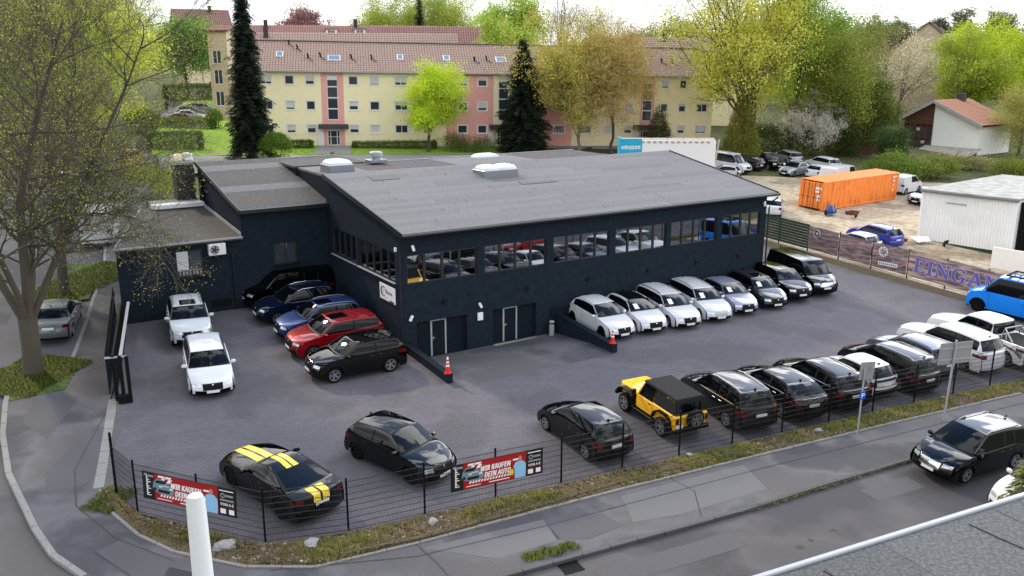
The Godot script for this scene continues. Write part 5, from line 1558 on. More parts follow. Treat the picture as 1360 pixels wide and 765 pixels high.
	for sd in [-1.0, 1.0]:
		P = []
		for q in gx:
			var yt := lin(gedge, q)
			var yb: float = minf(float(belt_at.call(q)) - .02, yt)
			var hh := yt - yb
			var f1 := minf(.045, hh * .15)
			var f2 := minf(.065, hh * .2)
			var row := []
			for y in [yb, yb + f1, lerpf(yb + f1, yt - f2, .5), yt - f2, yt]:
				row.append(Vector3(q, y, sd * (float(gw.call(q, y)) + .012 * sin(PI * clampf((y - yb) / maxf(hh, .01), 0, 1)))))
			P.append(row)
		N = grid_normals(P, Vector3(0, 0, 0))
		for i in P.size():
			for j in 5:
				if N[i][j].z * sd < 0: N[i][j] = -N[i][j]
		for i in gx.size() - 1:
			var mx: float = (gx[i] + gx[i + 1]) / 2
			for j in 4:
				var key := "roof_frame"
				if j == 0: key = "chrome_strip" if s.chrome else "roof_frame"
				if j == 1 or j == 2:
					for k in wl.size():
						if mx > wl[k][0] and mx < wl[k][1]: key = "side_window_%d_%d" % [k, int(sd)]
					if key == "roof_frame" and mx > wl[wl.size() - 1][0] and mx < wl[0][1]:
						key = "pillar_%d_%d" % [0 if mx > xb - .3 else 1, int(sd)]
				if key == "roof_frame" or key == "chrome_strip": key += "_l" if sd < 0 else "_r"
				emit(G_, key, P, N, i, j)
	# ---- commit every piece
	var paint_of := {"valance": "car_black", "grille": s.grille, "lower_grille": "car_black", "fog_lamp": "car_black", "door_gap": "seam", "sill_trim": "car_black", "arch_trim": "car_black" if s.trim else col, "pillar": s.pillar, "scuttle": "car_black", "rear_window": "car_glass", "windscreen": "car_glass", "sunroof": "car_glass", "stripe": s.stripes, "chrome_strip": "chrome", "tailgate_panel": "car_black", "bed_liner": "soft_top"}
	var rest := MB.new()
	for key in G_:
		var m: String = col
		var nm: String = key
		if paint_of.has(key): m = paint_of[key]
		for base in ["valance", "fog_lamp", "stripe", "roof_frame", "chrome_strip", "sill_trim", "arch_trim"]:
			if key.begins_with(base): nm = base
		if paint_of.has(nm): m = paint_of[nm]
		if key.begins_with("side_window"): nm = "side_window"; m = "car_glass"
		elif key.begins_with("pillar"): nm = "pillar"; m = s.pillar
		elif key.begins_with("door_f") or key.begins_with("door_r"): nm = "door"
		elif key.begins_with("tail_light"): nm = "tail_light"; m = "lamp_red"
		elif key.begins_with("headlight"): nm = "headlight"; m = "lamp_clear"
		elif key == "roof" and s.roof != "": m = s.roof
		elif nm == "roof_frame" and s.roof != "" and s.get("frame_roof", false): m = s.roof
		if nm == "stripe" and s.stripes == "": continue
		part(nm, G_[key], m, root)
	# ---- dark underside and wheel wells
	var ub := MB.new()
	ub.box(Vector3(0, cl + .16, 0), Vector3(L - .5, .3, W * .72))
	ub.box(Vector3(xaf, .5, 0), Vector3(ra * 2.1, .55, W * .76))
	ub.box(Vector3(xar, .5, 0), Vector3(ra * 2.1, .5, W * .76))
	part("underbody", ub, "seam", root)
	for ax in [xaf, xar]:
		for sd in [-1.0, 1.0]:
			wheel(root, Vector3(ax, r, sd * (W / 2 - .115)), r, sd, s.rim, s.spokes)
	# ---- mirrors, handles, plates and extras
	for sd in [-1.0, 1.0]:
		var mm := MB.new()
		var mp := Vector3(xc - .32, float(belt_at.call(xc)) + .07, sd * (W / 2 + .08))
		mm.box(mp, Vector3(.12, .15, .22), Basis(Vector3.UP, sd * -.2), .04)
		mm.bar(mp + Vector3(0, -.05, -sd * .1), Vector3(xc - .30, float(belt_at.call(xc)) - .01, sd * (wb - .02)), .05, .04)
		part("mirror", mm, col if s.roof == "" else s.roof, root)
		for k in (1 if s.wins < 2 else 2):
			var q: float = (xd1 + .22) if k == 0 else (xd2 + .3)
			var y: float = float(belt_at.call(q)) - .13
			var hm := MB.new()
			hm.box(Vector3(q, y, sd * (float(side_z.call(q, y)) + .012)), Vector3(.2, .028, .03), Basis.IDENTITY, .008)
			part("door_handle", hm, "chrome" if s.chrome else col, root)
	if s.plate:
		var pl := MB.new()
		pl.box(Vector3(h + .004, nose - .38, 0), Vector3(.012, .11, .50))
		part("number_plate", pl, "plate", root)
		pl = MB.new()
		var py: float = lerpf(tb, top_r, .35) if kind != "coupe" else tb - .02
		pl.box(Vector3(-h + .045, py - .06, 0), Vector3(.03, .11, .50))
		part("number_plate", pl, "plate", root)
	var bd := MB.new()
	bd.lathe(Vector3(h - .052, nose - .1, 0), [V(.036, 0), V(.03, .012), V(0, .014)], 10, Basis(Vector3.BACK, -PI / 2 + .35))
	part("badge", bd, "chrome", root)
	if s.rails != "":
		for sd in [-1.0, 1.0]:
			var rr := MB.new()
			var pts := []
			for k in 7:
				var q: float = lerpf(xrt + .12, xwt - .1, k / 6.0)
				pts.append(Vector3(q, lin(gedge, q) + (.05 if k > 0 and k < 6 else -.005), sd * (wr * .93)))
			rr.tube(pts, [.015, .018, .018, .018, .018, .018, .015], 6)
			part("roof_rail", rr, s.rails, root)
	if s.fin:
		var fn := MB.new()
		fn.tri(Vector3(xrt + .2, H - .03, 0), Vector3(xrt + .02, H - .05, .025), Vector3(xrt + .0, H + .055, 0))
		fn.tri(Vector3(xrt + .2, H - .03, 0), Vector3(xrt + .0, H + .055, 0), Vector3(xrt + .02, H - .05, -.025))
		fn.tri(Vector3(xrt + .02, H - .05, .025), Vector3(xrt + .02, H - .05, -.025), Vector3(xrt, H + .055, 0))
		part("aerial", fn, "car_black", root)
	if s.sheet:
		var ps := MB.new()
		var a := Vector3(lerpf(xwt, xc, .58), lerpf(H, cowl, .53) + .022, 0)
		var d := (Vector3(lerpf(xwt, xc, .93), lerpf(H, cowl, .93), 0) - Vector3(lerpf(xwt, xc, .52), lerpf(H, cowl, .47), 0)).normalized()
		ps.box(a + d * .12 + Vector3(-.05, .006, .40), Vector3(.36, .004, .27), Basis(Vector3.BACK, atan2(d.y, d.x)) )
		part("price_sheet", ps, "paper", root)
	return root

# ---- the short off-roader, boxy: tub, bonnet, flared wings, soft top, spare wheel
func offroader(x: float, z: float, head: float) -> void:
	var root := thing("offroad_car", "yellow boxy two-door off-roader with black soft top and spare wheel on its tail", "car", Vector3.ZERO, 0.0, "cars parked along the front mesh fence")
	root.transform = Transform3D(slope_basis(deg_to_rad(head)), gp(x, z, .008))
	var mb := MB.new()
	mb.box(Vector3(-.72, .80, 0), Vector3(2.6, .62, 1.56), Basis.IDENTITY, .05)
	mb.box(Vector3(.5, 1.06, 0), Vector3(.3, .1, 1.5), Basis.IDENTITY, .03)
	part("body", mb, "paint_yellow", root)
	mb = MB.new()
	mb.box(Vector3(1.13, 1.0, 0), Vector3(1.32, .24, 1.36), Basis(Vector3.BACK, -.045), .06)
	mb.box(Vector3(1.2, 1.125, 0), Vector3(.95, .05, .8), Basis(Vector3.BACK, -.045), .02)
	part("bonnet", mb, "paint_yellow", root)
	mb = MB.new()
	mb.box(Vector3(1.15, .78, 0), Vector3(1.25, .4, 1.2), Basis.IDENTITY, .03)
	part("engine_bay", mb, "paint_yellow", root)
	mb = MB.new()
	mb.box(Vector3(1.81, .86, 0), Vector3(.08, .44, 1.25), Basis.IDENTITY, .03)
	part("grille", mb, "paint_yellow", root)
	for k in 7:
		mb = MB.new()
		mb.box(Vector3(1.853, .86, (k - 3) * .095), Vector3(.012, .3, .045))
		part("grille_slot", mb, "car_black", root)
	for sd in [-1.0, 1.0]:
		mb = MB.new()
		mb.lathe(Vector3(1.85, .88, sd * .47), [V(.11, -.02), V(.11, .02), V(0, .03)], 14, Basis(Vector3.BACK, -PI / 2))
		part("headlight", mb, "lamp_clear", root)
		for f in [[1.2, 0.0], [-1.26, 1.0]]:
			mb = MB.new()
			var pts := [V(-.56, .52), V(-.46, .86), V(-.24, 1.0), V(.24, 1.0), V(.46, .88), V(.60, .60)]
			for k in 5:
				var a: Vector2 = pts[k]; var b: Vector2 = pts[k + 1]
				var w0: float = sd * (.62 if f[1] == 0 else .74)
				mb.bar(Vector3(f[0] + a.x, a.y, (w0 + sd * .93) / 2), Vector3(f[0] + b.x, b.y, (w0 + sd * .93) / 2), absf(sd * .93 - w0), .05)
			part("wing_flare", mb, "car_black", root)
		wheel(root, Vector3(1.2, .40, sd * .80), .40, sd, "rim", 5)
		wheel(root, Vector3(-1.26, .40, sd * .80), .40, sd, "rim", 5)
		mb = MB.new()
		mb.box(Vector3(-.02, .8, sd * .785), Vector3(1.0, .54, .03), Basis.IDENTITY, .012)
		mb.bar(Vector3(.44, 1.08, sd * .775), Vector3(.22, 1.62, sd * .66), .04, .05)
		var door := part("door", mb, "paint_yellow", root)
		mb = MB.new()
		mb.box(Vector3(-.36, .97, sd * .81), Vector3(.16, .04, .03), Basis.IDENTITY, .01)
		part("handle", mb, "car_black", door)
		mb = MB.new()
		mb.quad(Vector3(-.52, 1.1, sd * .775), Vector3(.40, 1.1, sd * .775), Vector3(.2, 1.62, sd * .665), Vector3(-.52, 1.62, sd * .665))
		part("side_window", mb, "car_glass", root)
		mb = MB.new()
		mb.quad(Vector3(-1.92, 1.12, sd * .765), Vector3(-.6, 1.12, sd * .765), Vector3(-.6, 1.6, sd * .675), Vector3(-1.78, 1.6, sd * .675))
		part("soft_top_side", mb, "soft_top", root)
		mb = MB.new()
		mb.box(Vector3(.5, 1.2, sd * .95), Vector3(.12, .2, .18), Basis.IDENTITY, .03)
		part("mirror", mb, "car_black", root)
		mb = MB.new()
		mb.box(Vector3(0, .44, sd * .82), Vector3(1.35, .08, .16), Basis.IDENTITY, .02)
		part("side_step", mb, "car_black", root)
		mb = MB.new()
		mb.box(Vector3(-2.03, .92, sd * .7), Vector3(.06, .24, .12), Basis.IDENTITY, .01)
		var tl := part("tail_light", mb, "car_black", root)
		mb = MB.new()
		mb.box(Vector3(-2.064, .92, sd * .7), Vector3(.012, .18, .08))
		part("lens", mb, "lamp_red", tl)
	mb = MB.new()
	mb.quad(Vector3(.46, 1.1, -.68), Vector3(.46, 1.1, .68), Vector3(.24, 1.64, .6), Vector3(.24, 1.64, -.6))
	part("windscreen", mb, "car_glass", root)
	mb = MB.new()
	mb.box(Vector3(-.78, 1.68, 0), Vector3(2.1, .12, 1.36), Basis(Vector3.BACK, .015), .05)
	mb.box(Vector3(-1.86, 1.38, 0), Vector3(.06, .58, 1.4), Basis(Vector3.BACK, -.2), .02)
	part("soft_top", mb, "soft_top", root)
	mb = MB.new()
	mb.box(Vector3(-1.91, 1.36, 0), Vector3(.02, .36, .95), Basis(Vector3.BACK, -.2))
	part("rear_window", mb, "car_glass", root)
	wheel(root, Vector3(-2.17, .98, .04), .38, 1.0, "rim", 5)
	var sp: Node3D = root.get_child(root.get_child_count() - 1)
	sp.transform = Transform3D(Basis(Vector3.BACK, PI / 2), Vector3(-2.17, .98, .04))
	for e in [[1.98, 1.6], [-2.08, 1.6]]:
		mb = MB.new()
		mb.box(Vector3(e[0], .56, 0), Vector3(.16, .2, e[1]), Basis.IDENTITY, .05)
		part("bumper", mb, "car_black", root)
	mb = MB.new()
	mb.box(Vector3(-2.09, .72, -.62), Vector3(.03, .13, .3))
	part("number_plate", mb, "plate", root)
	mb = MB.new()
	mb.box(Vector3(-.1, .5, 0), Vector3(3.6, .3, 1.2))
	part("underbody", mb, "seam", root)
# ------------------------------------------------------------------ plants
var leaf_cache := {}
func leaf_clump(n: int, size: float, spread: float, sd: int, thin := 0.55) -> ArrayMesh:
	var key := "%d_%.3f_%.3f_%d_%.2f" % [n, size, spread, sd, thin]
	if leaf_cache.has(key): return leaf_cache[key]
	var r := RandomNumberGenerator.new(); r.seed = sd
	var mb := MB.new()
	for k in n:
		var c := Vector3(r.randfn(), r.randfn(), r.randfn()) * spread * .5
		var u := Vector3(r.randfn(), r.randfn() * .6, r.randfn()).normalized()
		var w := u.cross(Vector3(r.randfn(), r.randfn(), r.randfn())).normalized()
		var l := size * r.randf_range(.7, 1.3)
		var nn := (c.normalized() * .6 + u.cross(w) * (1 if u.cross(w).dot(c) > 0 else -1) + Vector3.UP * .3).normalized()
		mb.quadn(c - u * l * .5, c + w * l * thin * .5, c + u * l * .5, c - w * l * thin * .5, nn, nn, nn, nn)
	leaf_cache[key] = mb.mesh()
	return leaf_cache[key]
func leaf_mat(called: String, back := .35) -> void:
	var m := mat(called, Color.WHITE, .75, 0, .3)
	m.vertex_color_use_as_albedo = true
	m.backlight_enabled = true
	m.backlight = Color(back, back, back * .6)
	m.cull_mode = BaseMaterial3D.CULL_DISABLED
func scatter(called: String, parent: Node, mesh: Mesh, xfs: Array, cols: Array, m: String) -> MultiMeshInstance3D:
	var mm := MultiMesh.new()
	mm.transform_format = MultiMesh.TRANSFORM_3D
	mm.use_colors = true
	mm.mesh = mesh
	mm.instance_count = xfs.size()
	for i in xfs.size():
		mm.set_instance_transform(i, xfs[i])
		mm.set_instance_color(i, cols[i])
	var o := MultiMeshInstance3D.new()
	o.multimesh = mm
	o.material_override = M[m]
	if parent == null: parent = self
	o.name = numbered(parent, called)
	parent.add_child(o, true)
	o.set_meta("kind", "stuff")
	return o
func rvec(r: RandomNumberGenerator) -> Vector3:
	return Vector3(r.randfn(), r.randfn(), r.randfn()).normalized()
func rbasis(r: RandomNumberGenerator, sc: float) -> Basis:
	return Basis(rvec(r), r.randf() * TAU).scaled(Vector3.ONE * sc)
func grow(mb: MB, r: RandomNumberGenerator, a: Vector3, d: Vector3, len: float, rad: float, depth: int, tips: Array, up: float, spread: float, sides: int) -> void:
	var pts := [a]
	var rads := [rad]
	var p := a
	var n := 3 if depth > 0 else 2
	for k in n:
		d = (d + rvec(r) * .22 + Vector3.UP * up).normalized()
		p += d * len / n
		pts.append(p)
		rads.append(maxf(.006, lerpf(rad, rad * .55, (k + 1.0) / n)))
	mb.tube(pts, rads, sides, false)
	if depth == 0:
		tips.append(p)
		return
	var kids := r.randi_range(3, 4)
	for k in kids:
		var t := r.randf_range(.4, 1.0) if k > 0 else 1.0
		var q: Vector3 = pts[0].lerp(pts[n], t) if t < 1.0 else p
		if t < 1.0:
			var fi := t * n
			var i0 := mini(int(fi), n - 1)
			q = (pts[i0] as Vector3).lerp(pts[i0 + 1], fi - i0)
		var nd := (d + rvec(r) * spread).normalized()
		if k == 0: nd = (d + rvec(r) * spread * .35).normalized()
		grow(mb, r, q, nd, len * r.randf_range(.58, .8), rad * (.55 if k == 0 else .42), depth - 1, tips, up, spread, maxi(3, sides - 1))

# a broad-leaved tree; o overrides: h crown height, w crown width, trunk share, cols, number of leaf clumps
func tree(called: String, label: String, x: float, z: float, h: float, w: float, o := {}) -> Node3D:
	var s := {seed = 1, trunk = .22, rad = .0, cols = [Color(.12, .17, .03), Color(.2, .26, .05)], n = 1500, clump = .55, leaf = .16, per = 9, depth = 3, limbs = 7, m = "leaf", bark = "bark", stems = 1, group = "", cat = "tree", fill = .5, taper = 0.0, y = INF, lumps = 38, bare = false, squash = 1.0, sparse = 1.0, low = .0}
	s.merge(o, true)
	var r := RandomNumberGenerator.new(); r.seed = s.seed * 7919 + 13
	var y0: float = G(x, z) if s.y == INF else s.y
	var root := thing(called, label, s.cat, Vector3(x, y0 - .05, z), 0.0, s.group)
	var mb := MB.new()
	var tips := []
	var th: float = h * s.trunk
	var cc := Vector3(0, (th + h) / 2, 0)
	var cr := Vector3(w / 2, (h - th) / 2, w / 2)
	var rad: float = s.rad if s.rad > 0 else .018 * h + .04
	# crown lumps
	var lumps := []
	for k in s.lumps:
		var dvec := rvec(r)
		var rr: float = pow(r.randf(), .45) * .86
		var p := Vector3(dvec.x * cr.x, dvec.y * cr.y, dvec.z * cr.z) * rr
		var f: float = 1.0 - s.taper * clampf((p.y + cr.y) / (2 * cr.y), 0, 1)
		p.x *= f; p.z *= f
		lumps.append(cc + p)
	for st in s.stems:
		var off := Vector3.ZERO
		if s.stems > 1: off = Vector3(cos(TAU * st / s.stems), 0, sin(TAU * st / s.stems)) * rad * .8
		var top := Vector3(r.randfn() * w * .03, th + (h - th) * .45, r.randfn() * w * .03) + off * 3.0
		var pts := [off * .6 + Vector3(0, -.3, 0), off + Vector3(0, .35, 0), off * 1.5 + Vector3(r.randfn() * .08, th * .6, r.randfn() * .08), off * 2.0 + Vector3(r.randfn() * .12, th, r.randfn() * .12), top, top + Vector3(r.randfn() * .3, (h - th) * .3, r.randfn() * .3)]
		mb.tube(pts, [rad * 1.45, rad * 1.02, rad * .9, rad * .8, rad * .45, rad * .12], 9, false)
		for k in s.limbs:
			var t := r.randf()
			var a: Vector3 = (pts[3] as Vector3).lerp(pts[4], t) if t < .7 else (pts[4] as Vector3).lerp(pts[5], (t - .7) * 2.5)
			var L: Vector3 = lumps[r.randi() % lumps.size()]
			if L.y < a.y - .5: L.y = a.y + r.randf() * 1.0
			var d := L - a
			grow(mb, r, a, d.normalized(), d.length() * .8, rad * .36 * (1.0 - t * .5), s.depth - 1, tips, .05, .75, 5)
	part("trunk", mb, s.bark, root)
	var xfs := []
	var cols := []
	var c0: Color = s.cols[0]
	var c1: Color = s.cols[s.cols.size() - 1]
	for k in int(s.n * 1.25):
		var li := r.randi() % lumps.size()
		var base: Vector3 = lumps[li]
		if tips.size() > 0 and r.randf() > s.fill: base = tips[r.randi() % tips.size()]
		var sp: float = w * .064 * s.sparse
		var p := base + Vector3(r.randfn() * sp, r.randfn() * sp * .8 * s.squash, r.randfn() * sp)
		if p.y < h * s.low or p.y < .2: continue
		var t := clampf(.5 + .42 * sin(li * 12.9898) + r.randfn() * .12, 0, 1)
		xfs.append(Transform3D(rbasis(r, r.randf_range(.7, 1.25)), p))
		cols.append(c0.lerp(c1, t) * 1.12)
	scatter("crown", root, leaf_clump(int(s.per * 1.7), s.leaf * 1.22, s.clump * 1.05, s.seed % 5, .66), xfs, cols, s.m)
	return root

func conifer(called: String, label: String, x: float, z: float, h: float, w: float, sd: int, cols: Array, droop := .35, dens := 1.0, group := "") -> Node3D:
	var r := RandomNumberGenerator.new(); r.seed = sd
	var root := thing(called, label, "tree", gp(x, z, -.05), 0.0, group)
	var mb := MB.new()
	mb.tube([Vector3(0, -.3, 0), Vector3(0, h * .3, 0), Vector3(.05, h * .7, 0), Vector3(0, h, 0)], [.02 * h, .015 * h, .008 * h, .01], 8, false)
	var xfs := []
	var cols_ := []
	var tiers := int(h * 2.6)
	for k in tiers:
		var f := (k + .5) / tiers
		var y := h * (.07 + .92 * f)
		var len := w * .5 * pow(1.0 - f, .72) * r.randf_range(.7, 1.12) + .12
		var nb := int(lerpf(10, 5, f))
		for j in nb:
			var a := TAU * (j + r.randf() * .7) / nb + k * .9
			var l := len * r.randf_range(.72, 1.15)
			var e := Vector3(cos(a), 0, sin(a))
			var tip := e * l + Vector3(0, y - l * droop, 0)
			mb.tube([Vector3(0, y, 0), e * l * .5 + Vector3(0, y - l * droop * .2, 0), tip], [.03, .02, .008], 3, false)
			var nn := int(maxf(3, l * 9 * dens))
			for i in nn:
				var t := (i + r.randf()) / nn
				var p := e * l * t + Vector3(0, y - l * droop * t * t, 0) + Vector3(r.randfn() * .1, r.randfn() * .08 - .06, r.randfn() * .1) * (1 + l * .25)
				xfs.append(Transform3D(Basis(Vector3.UP, -a).scaled(Vector3.ONE * r.randf_range(.7, 1.25)), p))
				cols_.append((cols[0] as Color).lerp(cols[1], clampf(.35 + .3 * t + r.randfn() * .2, 0, 1)))
	part("trunk", mb, "bark", root)
	var key := "needles"
	if not leaf_cache.has(key):
		var nb := MB.new()
		var q := RandomNumberGenerator.new(); q.seed = 4
		for k in 16:
			var c := Vector3(q.randf_range(-.22, .22), q.randf_range(-.12, .06), q.randf_range(-.2, .2))
			var u := Vector3(.8, q.randf_range(-.6, .1), q.randf_range(-.8, .8)).normalized()
			var w2 := u.cross(Vector3(q.randfn() * .4, 1, q.randfn() * .4)).normalized()
			var n2 := w2.cross(u).normalized()
			if n2.y < 0: n2 = -n2
			nb.quadn(c, c + u * .14 + w2 * .035, c + u * .28, c + u * .14 - w2 * .035, n2, n2, n2, n2)
		leaf_cache[key] = nb.mesh()
	scatter("crown", root, leaf_cache[key], xfs, cols_, "leaf_dark")
	return root

# a clipped or loose shrub made of leaf clumps over a few stems
func shrub(called: String, label: String, x: float, z: float, size: Vector3, sd: int, cols: Array, o := {}) -> Node3D:
	var s := {n = 700, clump = .3, leaf = .11, shape = "ball", turn = 0.0, group = "", cat = "shrub", m = "leaf", rag = .06, y = INF, per = 9}
	s.merge(o, true)
	var r := RandomNumberGenerator.new(); r.seed = sd
	var y0: float = G(x, z) if s.y == INF else s.y
	var root := thing(called, label, s.cat, Vector3(x, y0 - .03, z), s.turn, s.group)
	var mb := MB.new()
	var xfs := []
	var cols_ := []
	for k in 9:
		var p := Vector3(r.randf_range(-.3, .3) * size.x, 0, r.randf_range(-.3, .3) * size.z)
		mb.tube([p * .5 + Vector3(0, -.1, 0), p + Vector3(0, size.y * .45, 0), p * 1.3 + Vector3(r.randfn() * .1, size.y * .8, r.randfn() * .1)], [.04, .025, .008], 4, false)
	part("stems", mb, "bark", root)
	var bumps := []
	for k in 14: bumps.append(Vector3(r.randf_range(-.5, .5) * size.x, r.randf_range(.2, .85) * size.y, r.randf_range(-.5, .5) * size.z))
	for k in s.n:
		var p := Vector3.ZERO
		if s.shape == "box":
			p = Vector3(r.randf_range(-.5, .5), r.randf(), r.randf_range(-.5, .5))
			var face := r.randi() % 5
			if face == 0: p.y = 1.0
			elif face == 1: p.x = -.5
			elif face == 2: p.x = .5
			elif face == 3: p.z = -.5
			else: p.z = .5
			p = Vector3(p.x * size.x, p.y * size.y * .96, p.z * size.z)
		elif s.shape == "ball":
			var d := rvec(r)
			d.y = absf(d.y) if r.randf() < .8 else d.y
			p = Vector3(d.x * size.x * .48, size.y * .45 + d.y * size.y * .5, d.z * size.z * .48) * Vector3(1, 1, 1)
			if r.randf() < .3: p = p.lerp(Vector3(0, size.y * .4, 0), r.randf() * .6)
		elif s.shape == "cone":
			var t := 1.0 - sqrt(r.randf())
			var a := r.randf() * TAU
			var rr: float = (pow(1.0 - t, .8)) * .5 * (.75 + .25 * r.randf())
			p = Vector3(cos(a) * rr * size.x, t * size.y * .97 + .05, sin(a) * rr * size.z)
		else:
			var b: Vector3 = bumps[r.randi() % bumps.size()]
			p = b + Vector3(r.randfn() * size.x, r.randfn() * size.y * .8, r.randfn() * size.z) * .13
			p.y = clampf(p.y, .05, size.y * 1.1)
		p += Vector3(r.randfn(), r.randfn(), r.randfn()) * s.rag
		xfs.append(Transform3D(rbasis(r, r.randf_range(.7, 1.3)), p))
		cols_.append((cols[0] as Color).lerp(cols[1], clampf(.5 + r.randfn() * .28, 0, 1)))
	scatter("foliage", root, leaf_clump(s.per, s.leaf, s.clump, sd % 4, .6), xfs, cols_, s.m)
	return root
# ------------------------------------------------------------------ building pieces
# a wall standing on the line p0 + e*s, seen from its outer side n, with openings [s0, s1, y0, y1]
func wall(mb: MB, p0: Vector3, e: Vector3, n: Vector3, s0: float, s1: float, y0: float, y1: float, holes := [], depth := .15) -> void:
	var ss := [s0, s1]
	var ys := [y0, y1]
	for hh in holes:
		ss.append_array([hh[0], hh[1]]); ys.append_array([hh[2], hh[3]])
	ss.sort(); ys.sort()
	var P := func(s: float, y: float, d := 0.0) -> Vector3: return p0 + e * s + Vector3.UP * y - n * d
	var flip := e.cross(Vector3.UP).dot(n) < 0
	var Q := func(a: Vector3, b: Vector3, c: Vector3, d: Vector3) -> void:
		if flip: mb.quad(a, d, c, b)
		else: mb.quad(a, b, c, d)
	for i in ss.size() - 1:
		if ss[i + 1] - ss[i] < .001: continue
		for j in ys.size() - 1:
			if ys[j + 1] - ys[j] < .001: continue
			var ms: float = (ss[i] + ss[i + 1]) / 2
			var my: float = (ys[j] + ys[j + 1]) / 2
			var inside := false
			for hh in holes:
				if ms > hh[0] and ms < hh[1] and my > hh[2] and my < hh[3]: inside = true
			if not inside: Q.call(P.call(ss[i], ys[j]), P.call(ss[i + 1], ys[j]), P.call(ss[i + 1], ys[j + 1]), P.call(ss[i], ys[j + 1]))
	for hh in holes:
		var a: float = hh[0]; var b: float = hh[1]; var c: float = hh[2]; var d: float = hh[3]
		Q.call(P.call(a, c, depth), P.call(b, c, depth), P.call(b, c), P.call(a, c))
		Q.call(P.call(a, d), P.call(b, d), P.call(b, d, depth), P.call(a, d, depth))
		Q.call(P.call(a, c), P.call(a, d), P.call(a, d, depth), P.call(a, c, depth))
		Q.call(P.call(b, c, depth), P.call(b, d, depth), P.call(b, d), P.call(b, c))
# pitched roof of small overlapping tiles between eave a-b and ridge d-c
func tiles(mb: MB, a: Vector3, b: Vector3, c: Vector3, d: Vector3, nx: int, ny: int, lift := .045) -> void:
	var up := (b - a).cross(d - a).normalized()
	if up.y < 0: up = -up
	for j in ny:
		var v0 := float(j) / ny
		var v1 := (j + 1.0) / ny
		for i in nx:
			var u0 := (i + .04) / nx
			var u1 := (i + .93) / nx
			var p := a.lerp(b, u0).lerp(d.lerp(c, u0), v0) + up * lift
			var q := a.lerp(b, u1).lerp(d.lerp(c, u1), v0) + up * lift
			var r := a.lerp(b, u1).lerp(d.lerp(c, u1), v1) + up * lift * .25
			var s := a.lerp(b, u0).lerp(d.lerp(c, u0), v1) + up * lift * .25
			var hp := (p + q) * .5 + up * lift * .9
			var hs := (r + s) * .5 + up * lift * .9
			if (q - p).cross(s - p).dot(up) > 0:
				mb.quad(p, hp, hs, s); mb.quad(hp, q, r, hs)
			else:
				mb.quad(p, s, hs, hp); mb.quad(hp, hs, r, q)
			mb.tri(p - up * lift, q - up * lift, hp)
			mb.tri(p - up * lift, hp, p); mb.tri(q - up * lift, q, hp)

func window(parent: Node, at: Vector3, w: float, h: float, frame: String, glass: String, cols := 1, shade := 0.0, shade_m := "blind") -> void:
	var f := MB.new()
	var t := .07
	for sg in [-1.0, 1.0]:
		f.box(at + Vector3(sg * (w / 2 - t / 2), 0, 0), Vector3(t, h, .06))
		f.box(at + Vector3(0, sg * (h / 2 - t / 2), 0), Vector3(w - 2 * t, t, .06))
	for k in range(1, cols):
		f.box(at + Vector3(-w / 2 + w * k / cols, 0, 0), Vector3(t, h - 2 * t, .055))
	var fo := part("window", f, frame, parent)
	var g := MB.new()
	var x0 := at.x - w / 2 + .02; var x1 := at.x + w / 2 - .02
	var y0 := at.y - h / 2 + .02; var y1 := at.y + h / 2 - .02
	g.quad(Vector3(x0, y0, at.z - .01), Vector3(x1, y0, at.z - .01), Vector3(x1, y1, at.z - .01), Vector3(x0, y1, at.z - .01))
	part("pane", g, glass, fo)
	if shade > 0:
		var s := MB.new()
		var yb := lerpf(y1, y0, shade)
		s.quad(Vector3(x0, yb, at.z - .004), Vector3(x1, yb, at.z - .004), Vector3(x1, y1, at.z - .004), Vector3(x0, y1, at.z - .004))
		part("blind", s, shade_m, fo)

